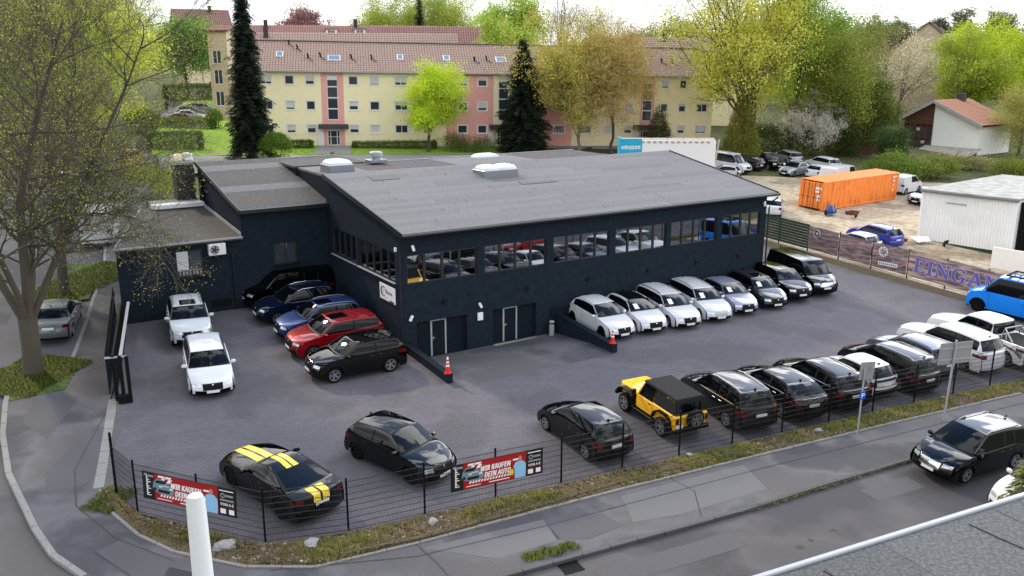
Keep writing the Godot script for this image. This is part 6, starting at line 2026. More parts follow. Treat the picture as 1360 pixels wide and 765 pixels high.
# ------------------------------------------------------------------ the dark hall
func build_hall() -> void:
	var root := thing("showroom_hall", "dark grey car dealer hall with sloping felt roof and a long band of windows", "building")
	var ex := (hl(1, 0, 0) - hl(0, 0, 0))
	var ez := (hl(0, 1, 0) - hl(0, 0, 0))
	var groups := [[.27, 4.08], [4.5, 8.22], [8.65, 12.35], [12.78, 16.45], [16.8, 20.4], [20.85, 24.07]]
	var holes := []
	for g in groups: holes.append([g[0], g[1], 3.85, 5.27])
	holes.append([.7, 3.46, .06, 1.93]); holes.append([4.96, 7.6, .1, 1.93])
	var mb := MB.new()
	wall(mb, hl(0, 0, 0), ex, -ez, 0, 24.55, -.6, 6.34, holes, .22)
	var front := part("wall", mb, "facade", root)
	mb = MB.new()
	wall(mb, hl(0, 0, 0), ez, -ex, 0, 9.4, -.6, 6.2, [[.72, 5.16, 3.85, 5.3], [5.45, 8.78, 3.85, 5.3]], .2)
	mb.quad(hl(0, 9.4, 6.2), hl(0, 0, 6.2), hl(0, 0, 6.34), hl(0, 9.4, 8.0))
	part("wall", mb, "facade", root)
	mb = MB.new()
	wall(mb, hl(24.55, 0, 0), ez, ex, 0, 9.4, -.6, 6.2)
	mb.quad(hl(24.55, 0, 6.2), hl(24.55, 9.4, 6.2), hl(24.55, 9.4, 8.0), hl(24.55, 0, 6.34))
	wall(mb, hl(0, 9.4, 0), ex, ez, 0, 24.55, -.6, 8.0)
	part("wall", mb, "facade", root)
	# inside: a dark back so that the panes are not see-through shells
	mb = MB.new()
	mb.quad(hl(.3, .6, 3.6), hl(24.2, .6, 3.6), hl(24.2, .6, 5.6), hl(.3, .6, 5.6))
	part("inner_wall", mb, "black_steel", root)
	# front window groups: frame, mullions, panes
	for gi in groups.size():
		var g: Array = groups[gi]
		for k in 4:
			var s0: float = lerpf(g[0], g[1], k / 4.0)
			var s1: float = lerpf(g[0], g[1], (k + 1) / 4.0)
			mb = MB.new()
			for q in [[s0 + .03, .06], [s1 - .03, .06]]:
				mb.box(hl(q[0], .1, 4.56), Vector3(q[1], 1.42, .08), hb())
			mb.box(hl((s0 + s1) / 2, .1, 3.88), Vector3(s1 - s0 - .12, .06, .08), hb())
			mb.box(hl((s0 + s1) / 2, .1, 5.24), Vector3(s1 - s0 - .12, .06, .08), hb())
			var fr := part("window", mb, "dark_frame", root)
			mb = MB.new()
			mb.quad(hl(s0 + .02, .11, 3.87), hl(s1 - .02, .11, 3.87), hl(s1 - .02, .11, 5.25), hl(s0 + .02, .11, 5.25))
			part("pane", mb, "hall_glass", fr)
	for g in [[.72, 5.16, 5], [5.45, 8.78, 4]]:
		for k in g[2]:
			var t0: float = lerpf(g[0], g[1], k / float(g[2]))
			var t1: float = lerpf(g[0], g[1], (k + 1) / float(g[2]))
			mb = MB.new()
			var bs := Basis(Vector3.UP, HA + PI / 2)
			for q in [t0 + .03, t1 - .03]: mb.box(hl(.1, q, 4.575), Vector3(.06, 1.45, .08), bs)
			mb.box(hl(.1, (t0 + t1) / 2, 3.88), Vector3(t1 - t0 - .12, .06, .08), bs)
			mb.box(hl(.1, (t0 + t1) / 2, 5.27), Vector3(t1 - t0 - .12, .06, .08), bs)
			var fr := part("window", mb, "dark_frame", root)
			mb = MB.new()
			mb.quad(hl(.11, t1 - .02, 3.87), hl(.11, t0 + .02, 3.87), hl(.11, t0 + .02, 5.28), hl(.11, t1 - .02, 5.28))
			part("pane", mb, "hall_glass", fr)
		mb = MB.new()
		mb.box(hl(-.03, (g[0] + g[1]) / 2, 3.82), Vector3(g[1] - g[0] + .1, .05, .14), Basis(Vector3.UP, HA + PI / 2))
		part("sill", mb, "grey_frame", root)
	# garage niches with a pale framed door each
	for g in [[.7, 3.46, .06, 1.52, 2.38], [4.96, 7.6, .1, 5.66, 6.52]]:
		mb = MB.new()
		mb.quad(hl(g[0], .22, g[2]), hl(g[1], .22, g[2]), hl(g[1], .22, 1.93), hl(g[0], .22, 1.93))
		part("garage_panel", mb, "facade_worn", root)
		mb = MB.new()
		mb.box(hl(g[3] + .04, .19, (1.9 + g[2]) / 2), Vector3(.08, 1.9 - g[2], .06), hb())
		mb.box(hl(g[4] - .04, .19, (1.9 + g[2]) / 2), Vector3(.08, 1.9 - g[2], .06), hb())
		mb.box(hl((g[3] + g[4]) / 2, .19, 1.86), Vector3(g[4] - g[3] - .16, .08, .06), hb())
		var dr := part("door", mb, "grey_frame", root)
		mb = MB.new()
		mb.box(hl((g[3] + g[4]) / 2, .20, (1.82 + g[2]) / 2), Vector3(g[4] - g[3] - .17, 1.80 - g[2], .04), hb())
		part("door_leaf", mb, "facade_worn", dr)
		mb = MB.new()
		mb.box(hl(g[3] + .16, .15, .98), Vector3(.14, .03, .04), hb(), .01)
		mb.box(hl(g[3] + .12, .17, .96), Vector3(.04, .16, .03), hb())
		part("door_handle", mb, "galv", dr)
		mb = MB.new()
		mb.box(hl((g[0] + g[1]) / 2, -.08, g[2] - .06), Vector3(g[1] - g[0], .12, .34), hb(), .015)
		part("door_step", mb, "concrete", root)
	# roof deck and felt sheets, laid course on course
	mb = MB.new()
	var pitch := atan(.177)
	var ry := func(t: float) -> float: return 6.44 + .177 * t
	var rb := Basis(Vector3.UP, HA) * Basis(Vector3.RIGHT, pitch)
	mb.box(hl(12.45, 4.5, float(ry.call(4.5)) - .13), Vector3(25.1, .2, 9.85), rb)
	part("roof", mb, "felt_dark", root)
	rng.seed = 42
	var rows := 21
	for j in rows:
		var t0: float = lerpf(-.38, 9.4, j / float(rows))
		var t1: float = lerpf(-.38, 9.4, (j + 1.0) / rows) + .07
		var s := -.1
		var first := true
		while s < 24.95:
			var l := rng.randf_range(4.0, 8.5) if not first else rng.randf_range(2.0, 7.0)
			first = false
			var e := minf(s + l, 25.0)
			if 25.0 - e < 1.2: e = 25.0
			mb = MB.new()
			var tm := (t0 + t1) / 2
			var y0 := float(ry.call(tm)) - .016 + .008 * rng.randf()
			mb.box(hl((s + e) / 2, tm, y0), Vector3(e - s - .02, .018, (t1 - t0) / cos(pitch)), rb * Basis(Vector3.RIGHT, .022) * Basis(Vector3.BACK, rng.randf_range(-.0004, .0004)))
			var pick := rng.randi() % 3
			if s > 9.0 and rng.randf() < .4: pick = 1
			if rng.randf() < .05: pick = 3
			part("felt_sheet", mb, "felt_%d" % pick, root)
			s = e
	for q in [[2.9, 8.1, 1.6, .9], [11.2, 5.2, 2.4, .42]]:
		mb = MB.new()
		mb.box(hl(q[0], q[1], float(ry.call(q[1])) + .012), Vector3(q[2], .02, q[3]), rb)
		part("felt_patch", mb, "felt_3", root)
	# gutter along the front eave, verge trims, downpipe at the right corner
	mb = MB.new()
	mb.tube([hl(-.15, -.47, 6.27), hl(25.12, -.47, 6.27)], [.085, .085], 8)
	part("gutter", mb, "gutter", root)
	mb = MB.new()
	mb.tube([hl(25.0, -.45, 6.25), hl(25.0, -.42, 6.05), hl(24.75, -.12, 5.75), hl(24.68, -.10, 5.4), hl(24.68, -.10, .4)], [.05, .05, .05, .05, .05], 8)
	part("downpipe", mb, "gutter", root)
	mb = MB.new()
	mb.tube([hl(-.12, -.4, 6.22), hl(-.12, -.1, 5.95), hl(-.1, -.06, 5.3), hl(-.1, -.06, .5)], [.045, .045, .045, .045], 8)
	part("downpipe", mb, "gutter", root)
	mb = MB.new()
	mb.bar(hl(-.14, -.42, float(ry.call(-.42)) - .06), hl(-.14, 9.4, float(ry.call(9.4)) - .06), .05, .24)
	part("verge_board", mb, "gutter", root)
	mb = MB.new()
	mb.bar(hl(25.04, -.42, float(ry.call(-.42)) - .06), hl(25.04, 9.4, float(ry.call(9.4)) - .06), .05, .24)
	part("verge_board", mb, "gutter", root)
	# small fittings on the front: floodlights, cameras, vents, notice box
	for q in [[.55, 5.62, .3], [.35, 2.25, -.5], [4.15, 2.32, .5], [24.2, 5.72, 0.0]]:
		mb = MB.new()
		mb.box(hl(q[0], -.16, q[1]), Vector3(.13, .3, .1), hb() * Basis(Vector3.BACK, q[2]), .02)
		mb.bar(hl(q[0], 0, q[1]), hl(q[0], -.14, q[1]), .04, .04)
		part("floodlight", mb, "white_plastic", root)
	mb = MB.new()
	mb.box(hl(-.14, .3, 5.55), Vector3(.12, .2, .12), hb(), .02)
	part("camera", mb, "white_plastic", root)
	for q in [[2.2, 2.78], [7.0, 2.78], [10.9, 2.75], [15.2, 2.72], [18.9, 2.7], [22.3, 2.7]]:
		mb = MB.new()
		mb.box(hl(q[0], -.03, q[1]), Vector3(.2, .22, .06), hb(), .01)
		part("wall_vent", mb, "black_steel", root)
	mb = MB.new()
	mb.box(hl(4.2, -.04, 1.72), Vector3(.3, .4, .08), hb(), .01)
	part("notice_box", mb, "white_plastic", root)
	mb = MB.new()
	mb.box(hl(.25, -.1, .68), Vector3(.14, .14, .12), hb(), .03)
	part("socket_lamp", mb, "white_plastic", root)
	for k in 5:
		mb = MB.new()
		mb.box(hl(9.6 + k * 3.1, -.02, 1.15), Vector3(2.2, .75, .04), hb())
		part("lower_panel", mb, "facade_worn", root)
	# hipped acrylic skylight and its upstand
	skylight(hl(9.6, 7.25, float(ry.call(7.25)) + .16), 2.3, 1.35, 2, "white double dome skylight in the middle of the hall's felt roof")
	# sign on the flank under the windows
	var sg := thing("dealer_sign", "white dealer sign with round dark emblem on the dark hall's flank", "sign", hl(-.03, 1.6, 3.15), HA - PI / 2)
	mb = MB.new()
	mb.box(Vector3(0, 0, 0), Vector3(1.78, .8, .04), Basis.IDENTITY, .008)
	part("board", mb, "white_plastic", sg)
	mb = MB.new()
	for k in 13:
		var a0 := PI * .28 + k * PI * 1.44 / 13
		var a1 := PI * .28 + (k + 1) * PI * 1.44 / 13
		mb.bar(Vector3(-.42 + cos(a0) * .24, .04 + sin(a0) * .24, .024), Vector3(-.42 + cos(a1) * .24, .04 + sin(a1) * .24, .024), .008, .09, Vector3.BACK)
	part("emblem", mb, "black_print", sg)
	mb = MB.new()
	mb.box(Vector3(.22, .03, .024), Vector3(.72, .13, .006)); mb.box(Vector3(-.12, .1, .024), Vector3(.14, .18, .006))
	part("lettering_bar", mb, "grey_print", sg)
	mb = MB.new()
	mb.box(Vector3(.5, -.34, .024), Vector3(.5, .08, .006))
	part("lettering_bar", mb, "black_print", sg)

func skylight(at: Vector3, w: float, d: float, n: int, label: String) -> void:
	var o := thing("skylight", label, "skylight", at, HA, "skylights on the flat roofs")
	var mb := MB.new()
	mb.box(Vector3(0, -.12, 0), Vector3(w, .5, d), Basis.IDENTITY, .02)
	part("upstand", mb, "zinc", o)
	for k in n:
		mb = MB.new()
		var cw := w / n - .08
		var cx := -w / 2 + w * (k + .5) / n
		var prof := [Vector3(1, .13, 1), Vector3(.97, .24, .96), Vector3(.78, .36, .74), Vector3(.4, .42, .35), Vector3(0, .43, 0)]
		for i in 4:
			for q in 16:
				var pt := func(p: Vector3, a: float) -> Vector3:
					var e := Vector2(cos(a), sin(a))
					var m := maxf(absf(e.x), absf(e.y))
					e = e.lerp(e / m, .75)
					return Vector3(cx + e.x * cw / 2 * p.x, p.y, e.y * (d / 2 - .04) * p.z)
				var a0 := TAU * q / 16.0
				var a1 := TAU * (q + 1) / 16.0
				mb.quad(pt.call(prof[i], a1), pt.call(prof[i], a0), pt.call(prof[i + 1], a0), pt.call(prof[i + 1], a1))
		part("dome", mb, "acrylic", o)

func build_annexes() -> void:
	var ex := (hl(1, 0, 0) - hl(0, 0, 0))
	var ez := (hl(0, 1, 0) - hl(0, 0, 0))
	# flat rear block behind the hall
	var rear := thing("rear_block", "flat roofed rear block with brown felt behind the sloping hall roof", "building")
	var mb := MB.new()
	wall(mb, hl(0, 0, 0), ex, ez, 0, 0.01, 0, .01)
	mb.box(hl(10.3, 11.9, 3.95), Vector3(20.2, 7.9, 4.9), hb())
	mb.box(hl(2.2, 16.6, 4.0), Vector3(4.3, 7.9, 4.5), hb())
	part("wall", mb, "facade", rear)
	rng.seed = 77
	for k in 7:
		mb = MB.new()
		var s0 := .2 + k * 2.9
		mb.box(hl(s0 + 1.45, 11.9, 7.93 + .004 * (k % 2)), Vector3(2.93, .12, 5.0), hb())
		part("felt_sheet", mb, ["felt_brown", "felt_dark", "felt_brown", "felt_0"][rng.randi() % 4], rear)
	for k in 2:
		mb = MB.new()
		mb.box(hl(1.15 + k * 2.3, 16.7, 8.0 + .004 * k), Vector3(2.34, .12, 4.6), hb())
		part("felt_sheet", mb, ["felt_dark", "felt_brown"][k], rear)
	mb = MB.new()
	mb.bar(hl(4.4, 14.45, 7.99), hl(20.5, 14.45, 7.99), .2, .1)
	mb.bar(hl(.2, 19.0, 8.08), hl(4.4, 19.0, 8.08), .2, .12)
	part("parapet", mb, "concrete", rear)
	skylight(hl(1.4, 11.1, 8.3), 1.5, 1.5, 1, "white single dome skylight at the rear corner of the hall roof")
	skylight(hl(12.6, 13.5, 7.84), 2.0, .9, 1, "flat white skylight near the back edge of the rear block")
	var vt := thing("roof_vent", "grey metal exhaust vent with wide cap on the flat rear roof", "roof vent", hl(4.9, 13.6, 8.08), HA)
	mb = MB.new()
	mb.box(Vector3(0, .1, 0), Vector3(1.1, .2, .9), Basis.IDENTITY, .02)
	part("base", mb, "zinc", vt)
	mb = MB.new()
	mb.lathe(Vector3(0, .2, 0), [V(.26, 0), V(.26, .16), V(.40, .19), V(.40, .40), V(.32, .47), V(0, .48)], 14)
	part("cap", mb, "galv_dull", vt)
	# the lower sloping annex left of the hall
	var mid := thing("middle_annex", "dark annex with sloping felt roof between the hall and the low office", "building")
	mb = MB.new()
	wall(mb, hl(0, 9.5, 0), ex, -ez, -4.7, 0.2, .6, 6.5, [[-3.05, -1.75, 3.4, 4.6]], .15)
	part("wall", mb, "facade", mid)
	mb = MB.new()
	wall(mb, hl(-4.7, 0, 0), ez, -ex, 9.5, 18.2, .6, 6.5, [[16.0, 17.6, 5.95, 6.5]], .2)
	mb.quad(hl(-4.7, 16.0, 6.5), hl(-4.7, 9.5, 6.5), hl(-4.7, 9.5, 6.51), hl(-4.7, 16.0, 7.73))
	mb.quad(hl(-4.7, 18.2, 6.5), hl(-4.7, 17.6, 6.5), hl(-4.7, 17.6, 8.03), hl(-4.7, 18.2, 8.1))
	mb.quad(hl(-4.7, 17.6, 7.4), hl(-4.7, 16.0, 7.4), hl(-4.7, 16.0, 7.73), hl(-4.7, 17.6, 8.03))
	wall(mb, hl(0, 18.2, 0), ex, ez, -4.7, .2, .6, 8.05)
	part("wall", mb, "facade", mid)
	mb = MB.new()
	mb.quad(hl(-4.5, 17.7, 5.9), hl(-4.5, 15.9, 5.9), hl(-4.5, 15.9, 7.45), hl(-4.5, 17.7, 7.45))
	part("pane", mb, "house_glass", mid)
	var pitch := atan(.188)
	var rb := Basis(Vector3.UP, HA) * Basis(Vector3.RIGHT, pitch)
	mb = MB.new()
	mb.box(hl(-2.3, 13.7, 6.58 + .188 * 4.2 - .1), Vector3(5.0, .18, 9.1), rb)
	part("roof", mb, "felt_dark", mid)
	for j in 9:
		var t0 := 9.2 + j * 1.0
		mb = MB.new()
		mb.box(hl(-2.3, t0 + .52, 6.58 + .188 * (t0 + .52 - 9.5) + .006), Vector3(4.96, .02, 1.06), rb * Basis(Vector3.RIGHT, .007))
		part("felt_sheet", mb, ["felt_dark", "felt_3", "felt_dark", "felt_brown"][(j * 7) % 4], mid)
	mb = MB.new()
	mb.bar(hl(-4.82, 9.1, 6.5), hl(.2, 9.1, 6.5), .14, .16)
	part("gutter", mb, "gutter", mid)
	mb = MB.new()
	mb.bar(hl(-4.83, 9.1, 6.5), hl(-4.83, 18.2, 8.22), .05, .22)
	part("verge_board", mb, "gutter", mid)
	var wn := Node3D.new(); wn.name = "window"; mid.add_child(wn)
	wn.transform = Transform3D(hb(), hl(-2.4, 9.62, 4.0))
	window(wn, Vector3.ZERO, 1.3, 1.2, "dark_frame", "house_glass", 2)
	mb = MB.new()
	mb.box(hl(-2.4, 9.42, 3.37), Vector3(1.5, .06, .2), hb(), .01)
	part("sill", mb, "black_steel", mid)
	# the low office with its flat roof
	var low := thing("low_office", "low dark office with brown flat roof beside the pavement", "building")
	mb = MB.new()
	wall(mb, hl(0, 9.5, 0), ex, -ez, -10.85, -4.7, .6, 5.1, [[-8.1, -6.75, 3.3, 4.7]], .15)
	part("wall", mb, "facade", low)
	mb = MB.new()
	# the left wall follows the pavement, not the hall
	var la := hl(-10.85, 9.5, .6); var lb2 := hl(-8.1, 17.6, .6)
	mb.quad(lb2, la, la + Vector3.UP * 4.52, lb2 + Vector3.UP * 5.08)
	wall(mb, hl(0, 17.6, 0), ex, ez, -8.1, -4.7, .6, 5.7)
	part("wall", mb, "facade", low)
	for k in 7:
		mb = MB.new()
		var f := func(u: float, t: float, up: float) -> Vector3: return hl(lerpf(lerpf(-10.95, -8.15, (t - 9.2) / 8.5), -4.7, u), t, 5.13 + .07 * (t - 9.2) + up)
		var u0 := k / 7.0
		var u1 := (k + 1) / 7.0
		var up: float = .05 + .006 * (k % 2)
		mb.quad(f.call(u0, 9.2, up), f.call(u1, 9.2, up), f.call(u1, 17.7, up), f.call(u0, 17.7, up))
		mb.quad(f.call(u0, 9.2, -.1), f.call(u1, 9.2, -.1), f.call(u1, 9.2, up), f.call(u0, 9.2, up))
		mb.quad(f.call(u0, 17.7, -.1), f.call(u0, 9.2, -.1), f.call(u0, 9.2, up), f.call(u0, 17.7, up))
		part("felt_sheet", mb, "felt_brown", low)
	mb = MB.new()
	mb.bar(hl(-10.98, 9.18, 5.16), hl(-4.75, 9.18, 5.16), .06, .09)
	mb.bar(hl(-10.98, 9.18, 5.16), hl(-8.18, 17.7, 5.76), .05, .06)
	part("roof_edge", mb, "galv_dull", low)
	mb = MB.new()
	mb.bar(hl(-4.78, 9.4, 5.3), hl(-4.78, 17.0, 5.83), .05, .18)
	part("flashing", mb, "galv_dull", low)
	mb = MB.new()
	mb.box(hl(-6.2, 17.2, 5.9), Vector3(2.9, .26, .7), hb(), .03)
	part("skylight_strip", mb, "white_plastic", low)
	mb = MB.new()
	mb.box(hl(-6.2, 18.4, 5.4), Vector3(2.6, 1.2, 1.4), hb(), .03)
	part("parapet", mb, "concrete", low)
	var w2 := Node3D.new(); w2.name = "window"; low.add_child(w2)
	w2.transform = Transform3D(hb(), hl(-7.42, 9.62, 4.0))
	window(w2, Vector3.ZERO, 1.35, 1.4, "dark_frame", "house_glass", 2)
	mb = MB.new()
	mb.box(Vector3(-.33, .17, .03), Vector3(.56, .95, .01))
	part("blind", mb, "blind", w2)
	mb = MB.new()
	mb.box(Vector3(0, -.35, .035), Vector3(1.2, .05, .02))
	for k in 7: mb.box(Vector3(-.5 + k * .17, -.5, .03), Vector3(.06 + .03 * (k % 3), .16 + .05 * (k % 2), .02))
	part("window_plants", mb, "grey_print", w2)
	mb = MB.new()
	mb.box(hl(-7.42, 9.42, 3.27), Vector3(1.6, .06, .2), hb(), .01)
	part("sill", mb, "black_steel", low)
	for q in [[-6.0, 1.75], [-4.2, 1.75]]:
		mb = MB.new()
		mb.box(hl(q[0], 9.47, q[1]), Vector3(1.0, .35, .06), hb())
		part("cellar_grille", mb, "black_steel", low)
	mb = MB.new()
	mb.tube([hl(-5.25, 9.4, 4.3), hl(-5.25, 9.4, 1.4)], [.06, .06], 8)
	part("downpipe", mb, "gutter", low)
	# air conditioner outside unit
	var ac := thing("air_conditioner", "white air conditioner unit with round fan on the dark office wall", "air conditioner", hl(-6.08, 9.28, 4.36), HA)
	mb = MB.new()
	mb.box(Vector3(0, .3, 0), Vector3(.86, .6, .34), Basis.IDENTITY, .03)
	part("casing", mb, "white_plastic", ac)
	mb = MB.new()
	mb.lathe(Vector3(-.14, .3, .172), [V(.24, .0), V(.235, .012), V(.2, .012), V(.2, .004), V(0, .004)], 20, Basis(Vector3.RIGHT, PI / 2))
	part("fan_guard", mb, "grey_print", ac)
	mb = MB.new()
	for k in 5:
		var a := TAU * k / 5
		mb.box(Vector3(-.14 + cos(a) * .1, .3 + sin(a) * .1, .18), Vector3(.17, .07, .004), Basis(Vector3.BACK, a))
	part("fan", mb, "black_print", ac)
	# chimney stack behind the low roof
	var ch := thing("chimney", "square dark brick chimney with pale slab and two cowls behind low office", "chimney", hl(-5.4, 18.9, 5.0), HA)
	mb = MB.new()
	rng.seed = 5
	mb.box(Vector3(0, .9, 0), Vector3(1.0, 4.4, 1.0))
	part("core", mb, "seam", ch)
	for row in 15:
		for k in 4:
			for f in 2:
				mb = MB.new()
				var off := .12 if row % 2 else 0.0
				var xx := -.42 + k * .27 + off * .5
				if f == 0: mb.box(Vector3(xx, -1.2 + row * .29 + .14, .5), Vector3(.25, .27, .06 + .01 * rng.randf()), Basis.IDENTITY, .008)
				else: mb.box(Vector3(-.5, -1.2 + row * .29 + .14, xx), Vector3(.06 + .01 * rng.randf(), .27, .25), Basis.IDENTITY, .008)
				part("brick", mb, "brick_dark", ch)
	mb = MB.new()
	mb.box(Vector3(0, 3.2, 0), Vector3(1.5, .16, 1.5), Basis.IDENTITY, .02)
	part("slab", mb, "concrete", ch)
	mb = MB.new()
	mb.box(Vector3(-.32, 3.5, 0), Vector3(.55, .42, .7), Basis.IDENTITY, .06)
	part("cowl", mb, "render_yellow", ch)
	mb = MB.new()
	mb.box(Vector3(.32, 3.52, 0), Vector3(.5, .46, .7), Basis.IDENTITY, .06)
	part("cowl", mb, "white_plastic", ch)

func build_ramp() -> void:
	# ramp floor dipping to the garage doors
	var mb := MB.new()
	var n := 8
	for i in n:
		var t0 := -4.95 * i / n
		var t1 := -4.95 * (i + 1) / n
		var f := func(s: float, t: float) -> Vector3:
			var k := sm(-t / 4.95)
			var p := hg(s, t)
			p.y = lerpf(.05 + .006 * s, p.y + .003, k)
			return p
		mb.quad(f.call(-.02, t1), f.call(8.95, t1), f.call(8.95, t0), f.call(-.02, t0))
	struct("ramp", mb, "asphalt")
	for q in [[0.12, -4.35, 1.0, "low dark retaining wall beside the black car left of the garage doors"], [8.95, -4.85, 1.15, "dark wedge shaped retaining wall between the garage ramp and the white cars"]]:
		var o := thing("retaining_wall", q[3], "wall", Vector3.ZERO, 0.0, "retaining walls of the garage ramp")
		mb = MB.new()
		var s0: float = q[0] - .14
		var s1: float = q[0] + .14
		var a := [hl(s0, q[1], -.6), hl(s1, q[1], -.6), hl(s1, -.01, -.6), hl(s0, -.01, -.6)]
		var ye: float = hg(q[0], q[1]).y + .36
		var yw: float = q[2]
		var b := [hl(s0, q[1], ye), hl(s1, q[1], ye), hl(s1, -.01, yw), hl(s0, -.01, yw)]
		for k in 4: mb.quad(a[k], a[(k + 1) % 4], b[(k + 1) % 4], b[k])
		part("wall_core", mb, "facade", o)
		mb = MB.new()
		mb.bar((b[0] + b[1]) * .5 + Vector3.UP * .015, (b[2] + b[3]) * .5 + Vector3.UP * .015, .32, .035)
		part("coping", mb, "facade_worn", o)
	for q in [[.12, -4.15, "orange and white striped cone on the left ramp wall"], [8.95, -4.65, "orange cone with white band on the right ramp wall"]]:
		var p := hl(q[0], q[1], hg(q[0], -4.4).y + .40)
		var o := thing("traffic_cone", q[2], "cone", p, 0.0, "cones on the ramp walls")
		mb = MB.new()
		mb.box(Vector3(0, .02, 0), Vector3(.3, .04, .3), Basis.IDENTITY, .01)
		part("foot", mb, "cone_orange", o)
		var zs := [.04, .32, .40, .48, .56, .64, .74]
		for k in 6:
			mb = MB.new()
			var r0: float = lerpf(.12, .035, zs[k] / .74)
			var r1: float = lerpf(.12, .035, zs[k + 1] / .74)
			mb.lathe(Vector3.ZERO, [V(r0, zs[k]), V(r1, zs[k + 1])] + ([V(0, zs[k + 1])] if k == 5 else []), 14)
			part("band", mb, "cone_orange" if k % 2 == 0 else "cone_white", o)
	var bn := thing("ash_bin", "slim grey standing ash bin beside the right garage niche", "bin", hl(8.35, -.35, .09), HA)
	mb = MB.new()
	mb.lathe(Vector3.ZERO, [V(.13, 0), V(.14, .04), V(.14, .58), V(.12, .6), V(.12, .52), V(0, .5)], 14)
	part("body", mb, "galv_dull", bn)
	mb = MB.new()
	mb.lathe(Vector3(0, .74, 0), [V(.15, 0), V(.12, .07), V(0, .1)], 14)
	mb.box(Vector3(0, .64, -.11), Vector3(.04, .24, .02))
	part("lid", mb, "galv_dull", bn)

# ------------------------------------------------------------------ fences
func wire_panel(parent: Node, a: Vector3, b: Vector3, h: float, m: String, vert := true, gap := .045) -> void:
	var d := (b - a)
	var flat := Vector3(d.x, 0, d.z)
	var off := Vector3(-flat.z, 0, flat.x).normalized() * .012
	var pn := Node3D.new()
	pn.name = numbered(parent, "mesh_panel")
	parent.add_child(pn, true)
	var bars := int(h / .2)
	for k in bars + 1:
		var y := .06 + h * k / bars - .03
		var mb := MB.new()
		mb.bar(a + Vector3.UP * y + off, b + Vector3.UP * y + off, .006, .0085)
		mb.bar(a + Vector3.UP * y - off, b + Vector3.UP * y - off, .006, .0085)
		part("rail", mb, m, pn)
	if vert:
		var mb := MB.new()
		var n := int(flat.length() / .05)
		for k in n:
			var p := a.lerp(b, (k + .5) / n)
			mb.tube([p + Vector3.UP * .04, p + Vector3.UP * (h + .06)], [.0042, .0042], 3, false)
		stuff(part("upright_wires", mb, m, pn))
func fence_post(parent: Node, p: Vector3, h: float, m: String, lean := 0.0, w := .06) -> void:
	var mb := MB.new()
	mb.box(p + Vector3(lean * .5, h / 2 - .1, 0), Vector3(w, h + .2, w * .8), Basis(Vector3.UP, deg_to_rad(26)) * Basis(Vector3.BACK, -lean / h), .006)
	for k in 5:
		mb.box(p + Vector3(lean * (k + .5) / 5, h * (k + .5) / 5, .03), Vector3(.05, .05, .03), Basis(Vector3.UP, deg_to_rad(26)))
	part("post", mb, m, parent)

func front_posts() -> Array:
	var r := [gp(-12.97, -25.83), gp(-11.84, -24.77), gp(-9.62, -24.06), gp(-7.43, -23.37)]
	for k in 19: r.append(gp(-5.066 + .8959 * 2.52 * k, -24.103 - .4446 * 2.52 * k))
	return r

